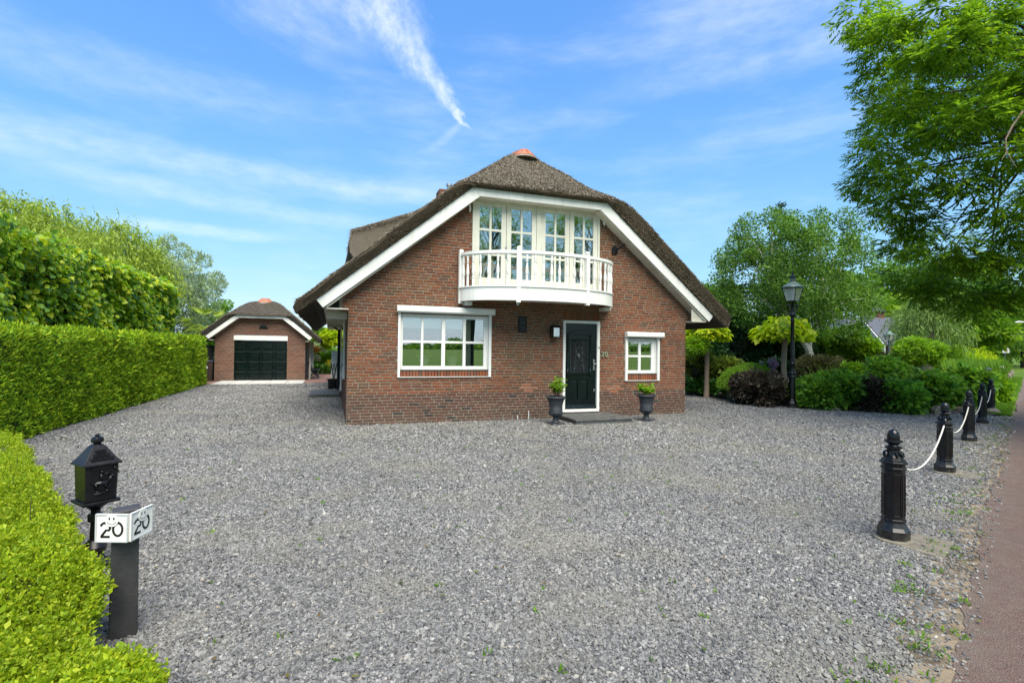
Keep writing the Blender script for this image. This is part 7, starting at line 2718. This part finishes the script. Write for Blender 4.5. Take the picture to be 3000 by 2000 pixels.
gshrub('rose_bush', 'rose bush with orange and white blooms beyond the terrace', (180, 520), (440, 760), 31.5, 420, 0.12, 0.06, LM['mid'], m=22)
gshrub('yellow_tree', 'small round yellow-green tree beside the house at the terrace end', (315, 385), (500, 560), 30, 420, 0.13, 0.09, LM['catalpa'], m=22, cat='tree')
gshrub('border_shrub', 'green border shrub below the roses', (290, 630), (450, 730), 31, 420, 0.10, 0.05, LM['bright'], m=18)
gshrub('hedge_bush', 'pale green bushes closing the garden behind the roses', (120, 380), (420, 640), 38, 420, 0.16, 0.09, LM['mid'], m=30)
gshrub('yellow_border', 'yellow-flowering border plants by the terrace', (360, 690), (450, 800), 30.4, 380, 0.08, 0.05, LM['yellow'], m=14)
fp0 = [z3(rng.uniform(195, 430), 815, 30.0) for _ in range(30)]
tufts('border_grasses', 'arching green leaves along the terrace edge', [(p.x, p.y) for p in fp0], 18, 0.75, 0.016, LM['hosta'], 0.7)
for lm, lab, pts_ in (('orange', 'orange rose blooms', [(215, 545), (225, 560), (240, 580), (255, 585), (225, 600), (215, 605), (270, 600), (262, 572), (285, 575)]), ('whitef', 'white rose blooms', [(250, 530), (305, 535), (320, 560), (335, 572), (300, 580), (355, 590), (340, 600), (215, 660), (235, 655), (262, 650), (280, 660), (255, 672), (290, 680), (220, 690)])):
    Cc = np.array([z3(x, y, 30.4) for x, y in pts_])
    P, d = clump_pts(Cc, np.full(len(Cc), 0.10), 50, 0.9)
    tag(leaves('rose_blooms', P, d, 0.07, 0.06, LM[lm], None, 'kite', 0.3), lab + ' over the terrace border', 'flowers', None, 'stuff')

# ---- plants in the urns
for (loc, lab, hgt, rad, n, L) in (((4.60, 10.12), 'loose green shrub growing in the left urn', 0.36, 0.20, 150, 0.085), ((6.87, 10.10), 'compact yellow-green plant filling the right urn', 0.22, 0.20, 190, 0.085)):
    t = thing('urn_plant', lab, 'plant', (loc[0], loc[1], 0.57), 0, 'plants in the urns')
    mb = MB()
    PP, DD = [], []
    for s in range(14):
        a, l = rng.uniform(0, 6.28), hgt * rng.uniform(0.7, 1.25)
        tip = np.array([rad * math.cos(a) * rng.uniform(0.2, 1.1), rad * math.sin(a) * rng.uniform(0.2, 1.1), l])
        mb.tube([(0.03 * math.cos(a), 0.03 * math.sin(a), -0.02), tuple(tip * [0.5, 0.5, 0.55]), tuple(tip)], [0.006, 0.005, 0.003], 5)
        m_n = n // 10
        q = rng.uniform(0.25, 1, (m_n, 1)) ** 0.6
        PP.append(tip * q + rng.normal(0, 0.02, (m_n, 3)))
        DD.append(np.stack([np.cos(rng.uniform(0, 6.28, m_n)), np.sin(rng.uniform(0, 6.28, m_n)), rng.uniform(-0.2, 0.6, m_n)], 1))
    mb.build('stem', BK['grey'], t)
    leaves('foliage', np.concatenate(PP), np.concatenate(DD), L, L * 0.6, LM['bright'], t, 'round', 0.7, 0.12)
# pots on the window sill
for i, (x, r_) in enumerate(((2.10, 0.145), (2.74, 0.13))):
    t = thing('sill_pot', ['white tapered pot with lettuce-green plant behind the left half of the window', 'white tapered pot with lettuce-green plant behind the right half of the window'][i], 'potted plant', (x - 0.16, YF + 0.27, 1.18), 0, 'pots on the window sill')
    MB().lathe([(0.07, 0), (r_ * 0.95, 0.26), (r_, 0.27), (r_ * 0.9, 0.26)], 18).build('pot', M['pot'], t, smooth=True)
    k = 130
    a, q = rng.uniform(0, 6.28, k), np.sqrt(rng.uniform(0, 1, k))
    P = np.stack([0.13 * q * np.cos(a), 0.13 * q * np.sin(a), 0.24 + 0.12 * (1 - q ** 2) + rng.normal(0, 0.015, k)], 1)
    leaves('foliage', P, np.stack([np.cos(a), np.sin(a), np.full(k, 0.2)], 1), 0.075, 0.065, LM['catalpa'], t, 'round', 0.7)
wpart(MB().box(1.40, 3.30, YF + 0.22, YF + 0.62, 1.145, 1.178).build('inner_sill', M['white']))

# ---- the big ash over the path at the right
def big_ash(base, label, cc, rr, extra, nl, m):
    t = thing('ash_tree', label, 'tree', (base[0], base[1], 0), 0, 'ash trees along the path')
    mb = MB()
    b0 = Vector((0, 0, 0))
    fork = Vector((0.2, 0.1, 4.2))
    mb.tube([b0, (0.05, 0, 2.2), fork], [0.42, 0.36, 0.30], 12)
    C, R = ellipsoid_clumps(cc, rr, m, 0.75, 0.45, -0.9)
    if len(extra):
        C = np.concatenate([C, extra])
        R = np.concatenate([R, rng.uniform(0.38, 0.62, len(extra))])
    mains = []
    for i in range(7):
        a = i * 0.9 + 0.2
        e = Vector((cc[0] + rr[0] * 0.55 * math.cos(a), cc[1] + rr[1] * 0.55 * math.sin(a), cc[2] + rr[2] * 0.2 * math.sin(i * 2.1)))
        limb(mb, fork, e, 0.15, 0.05, 0.5, 8, 6)
        mains.append(e)
    for c in C:
        c = Vector(c)
        mm = min(mains, key=lambda e: (e - c).length)
        limb(mb, fork.lerp(mm, random.uniform(0.5, 1.0)), c, 0.035, 0.007, 0.15, 5, 5)
    mb.build('trunk', BK['dark'], t, smooth=True)
    # leaflets along short twigs: pinnate leaves
    PP, DD = [], []
    k = len(C)
    tw_c = np.repeat(C, nl, 0)
    rd = rdir(k * nl)
    start = tw_c + rd * (rng.uniform(0.05, 1, (k * nl, 1)) ** 0.5) * np.repeat(R, nl)[:, None] * np.array([1, 1, 0.6])
    tw = unit(rd * np.array([1, 1, 0.3]) * 0.7 + rdir(k * nl) * 0.4 + np.array([0, 0, -0.28]))
    side = unit(np.cross(tw, np.array([0, 0, 1.0]) + rng.normal(0, 0.2, tw.shape)))
    for j in range(4):
        for sg in (-1, 1):
            PP.append(start + tw * (0.055 * (j + 0.5)))
            DD.append(unit(tw * 0.75 + side * sg * 0.8 + np.array([0, 0, -0.12]) + rng.normal(0, 0.12, tw.shape)))
    PP.append(start + tw * 0.22)
    DD.append(tw)
    P, D = np.concatenate(PP), np.concatenate(DD)
    s = np.exp(rng.normal(0, 0.18, len(P)))
    leaves('crown', P, D, 0.112 * s, 0.038 * s, LM['ash'], t, 'kite', 0.75, 0.1)
    return t


AB = (14.6, 2.6)
ex = []
for (px, py, d_) in [(1945, 30, 11.5), (1975, 70, 11), (2000, 120, 11), (1990, 180, 11.5), (2010, 240, 11), (1985, 290, 12), (1975, 350, 12), (1960, 420, 12), (1995, 400, 11.5), (2010, 460, 11), (2060, 480, 10.5), (2100, 520, 10.5), (2150, 560, 10), (2200, 590, 10.5), (2250, 600, 10), (2310, 580, 10), (2070, 640, 11.5), (2120, 660, 11.5), (2180, 680, 11), (2240, 700, 11), (2290, 680, 11), (2060, 560, 12), (2160, 620, 12), (2330, 640, 10.5), (2040, 330, 10.5), (2090, 400, 10), (2080, 250, 10), (2040, 60, 10), (2110, 120, 9.5), (2150, 300, 9.5), (2200, 420, 9.5), (2280, 480, 9.5), (2240, 250, 9), (2310, 350, 9), (2200, 100, 9), (2320, 150, 9), (2150, 20, 9.5), (2260, 30, 9), (2330, 520, 10)]:
    p = at(px + (34 if px < 2030 else 12), py, d_)
    ex.append((p.x - AB[0], p.y - AB[1], p.z))
ash0 = big_ash(AB, 'big ash tree overhanging the path at the right edge', (0.5, 2.5, 7.2), (3.8, 4.3, 3.6), np.array(ex), 130, 90)
bare = [at(2350, 255, 8.6), at(2325, 290, 8.6), at(2310, 320, 8.6), at(2312, 350, 8.6), at(2335, 385, 8.6)]
tag(MB().tube(bare, [0.018, 0.016, 0.013, 0.010, 0.004], 6).tube([bare[3], at(2300, 368, 8.6)], [0.008, 0.003], 5).build('bare_branch', BK['brown']), 'pale bare branch hanging in the ash crown', 'branch')
# ash trees across the path, seen mirrored in the windows
ash1 = big_ash((8.9, -12.0), 'ash tree across the path, mirrored in the windows', (0.3, 0.5, 9.0), (4.6, 4.4, 3.7), np.zeros((0, 3)), 60, 90)
copy_thing(ash1, (17.5, -9.5, 0), RAD(60), 'ash tree across the path, mirrored in the right balcony doors')

# far wood across the field, mirrored in the big window
k = 26000
xx = rng.uniform(-500, 800, k)
hgt = 7 + 4 * np.sin(xx * 0.05) + 3 * np.sin(xx * 0.13 + 1) + 2 * np.sin(xx * 0.4)
P = np.stack([xx, -620 + rng.normal(0, 14, k), rng.uniform(0, 1, k) * np.maximum(hgt, 3)], 1)
tag(leaves('far_wood', P, rdir(k), 4.2, 3.0, LM['birch'], None, 'kite', 0.3), 'distant line of trees across the field', 'trees', None, 'stuff')

# ---- grass on the verge, weeds and fallen leaves
k = 26000
tt_ = rng.uniform(0, 1, k) ** 1.6
xg = 17.0 + tt_ * 30
w = rng.uniform(0, 1, k)
yg_ = path_y(xg) + 0.05 + w * np.minimum(3.2, 0.5 + (xg - 17) * 0.35)
P = np.stack([xg, yg_, np.full(k, 0.0)], 1)
D = unit(rng.normal(0, 0.35, (k, 3)) + np.array([0, 0, 1.0]))
tag(leaves('verge_grass', P, D, 0.07 * (1 + tt_), 0.012 * (1 + 1.5 * tt_), LM['grass'], None, 'kite', 0.1), 'short green grass on the verge beside the path', 'grass', None, 'stuff')
PP, DD = [], []
for i in range(150):
    d_ = random.uniform(2.4, 12)
    l = random.uniform(-1, 1) * d_
    x = l * math.cos(YAW) + d_ * math.sin(YAW)
    y = -l * math.sin(YAW) + d_ * math.cos(YAW)
    if y < path_y(x) + 0.05 or x > 12.4 or x < -4.6 or (x > 0.2 and y > 9.8):
        continue
    n = random.randint(3, 8)
    for j in range(n):
        PP.append((x + random.uniform(-.02, .02), y + random.uniform(-.02, .02), 0.008))
        DD.append((random.uniform(-1, 1), random.uniform(-1, 1), random.uniform(0.3, 1.2)))
for i in range(110):
    t_ = 2.5 + 17 * random.random() ** 1.3
    e_ = max(-0.02, random.gauss(0.16, 0.14))
    x, y = t_ * 0.9048 - 0.4258 * e_, 0.35 + t_ * 0.4258 + 0.9048 * e_
    for j in range(random.randint(4, 12)):
        PP.append((x + random.uniform(-.05, .05), y + random.uniform(-.05, .05), 0.008))
        DD.append((random.uniform(-1, 1), random.uniform(-1, 1), random.uniform(0.3, 1.2)))
tag(leaves('weeds', np.array(PP), np.array(DD), 0.04, 0.011, LM['grass'], None, 'kite', 0.5), 'small green weeds sprouting through the gravel', 'weeds', None, 'stuff')
k = 700
d_ = np.sqrt(rng.uniform(2.3 ** 2, 13 ** 2, k))
l = rng.uniform(-1, 1, k) * d_
P = np.stack([l * math.cos(YAW) + d_ * math.sin(YAW), -l * math.sin(YAW) + d_ * math.cos(YAW), np.full(k, 0.028)], 1)
ok = (P[:, 0] > -4.5) & (P[:, 0] < 12.5) & ~((P[:, 0] > 0.2) & (P[:, 1] > 10.9))
P = P[ok]
tag(leaves('fallen_leaves', P, rng.normal(0, 1, P.shape) * [1, 1, 0.15], 0.045, 0.02, LM['dry'], None, 'kite', 0.9), 'scattered brown and green fallen leaves on the gravel', 'leaves', None, 'stuff')
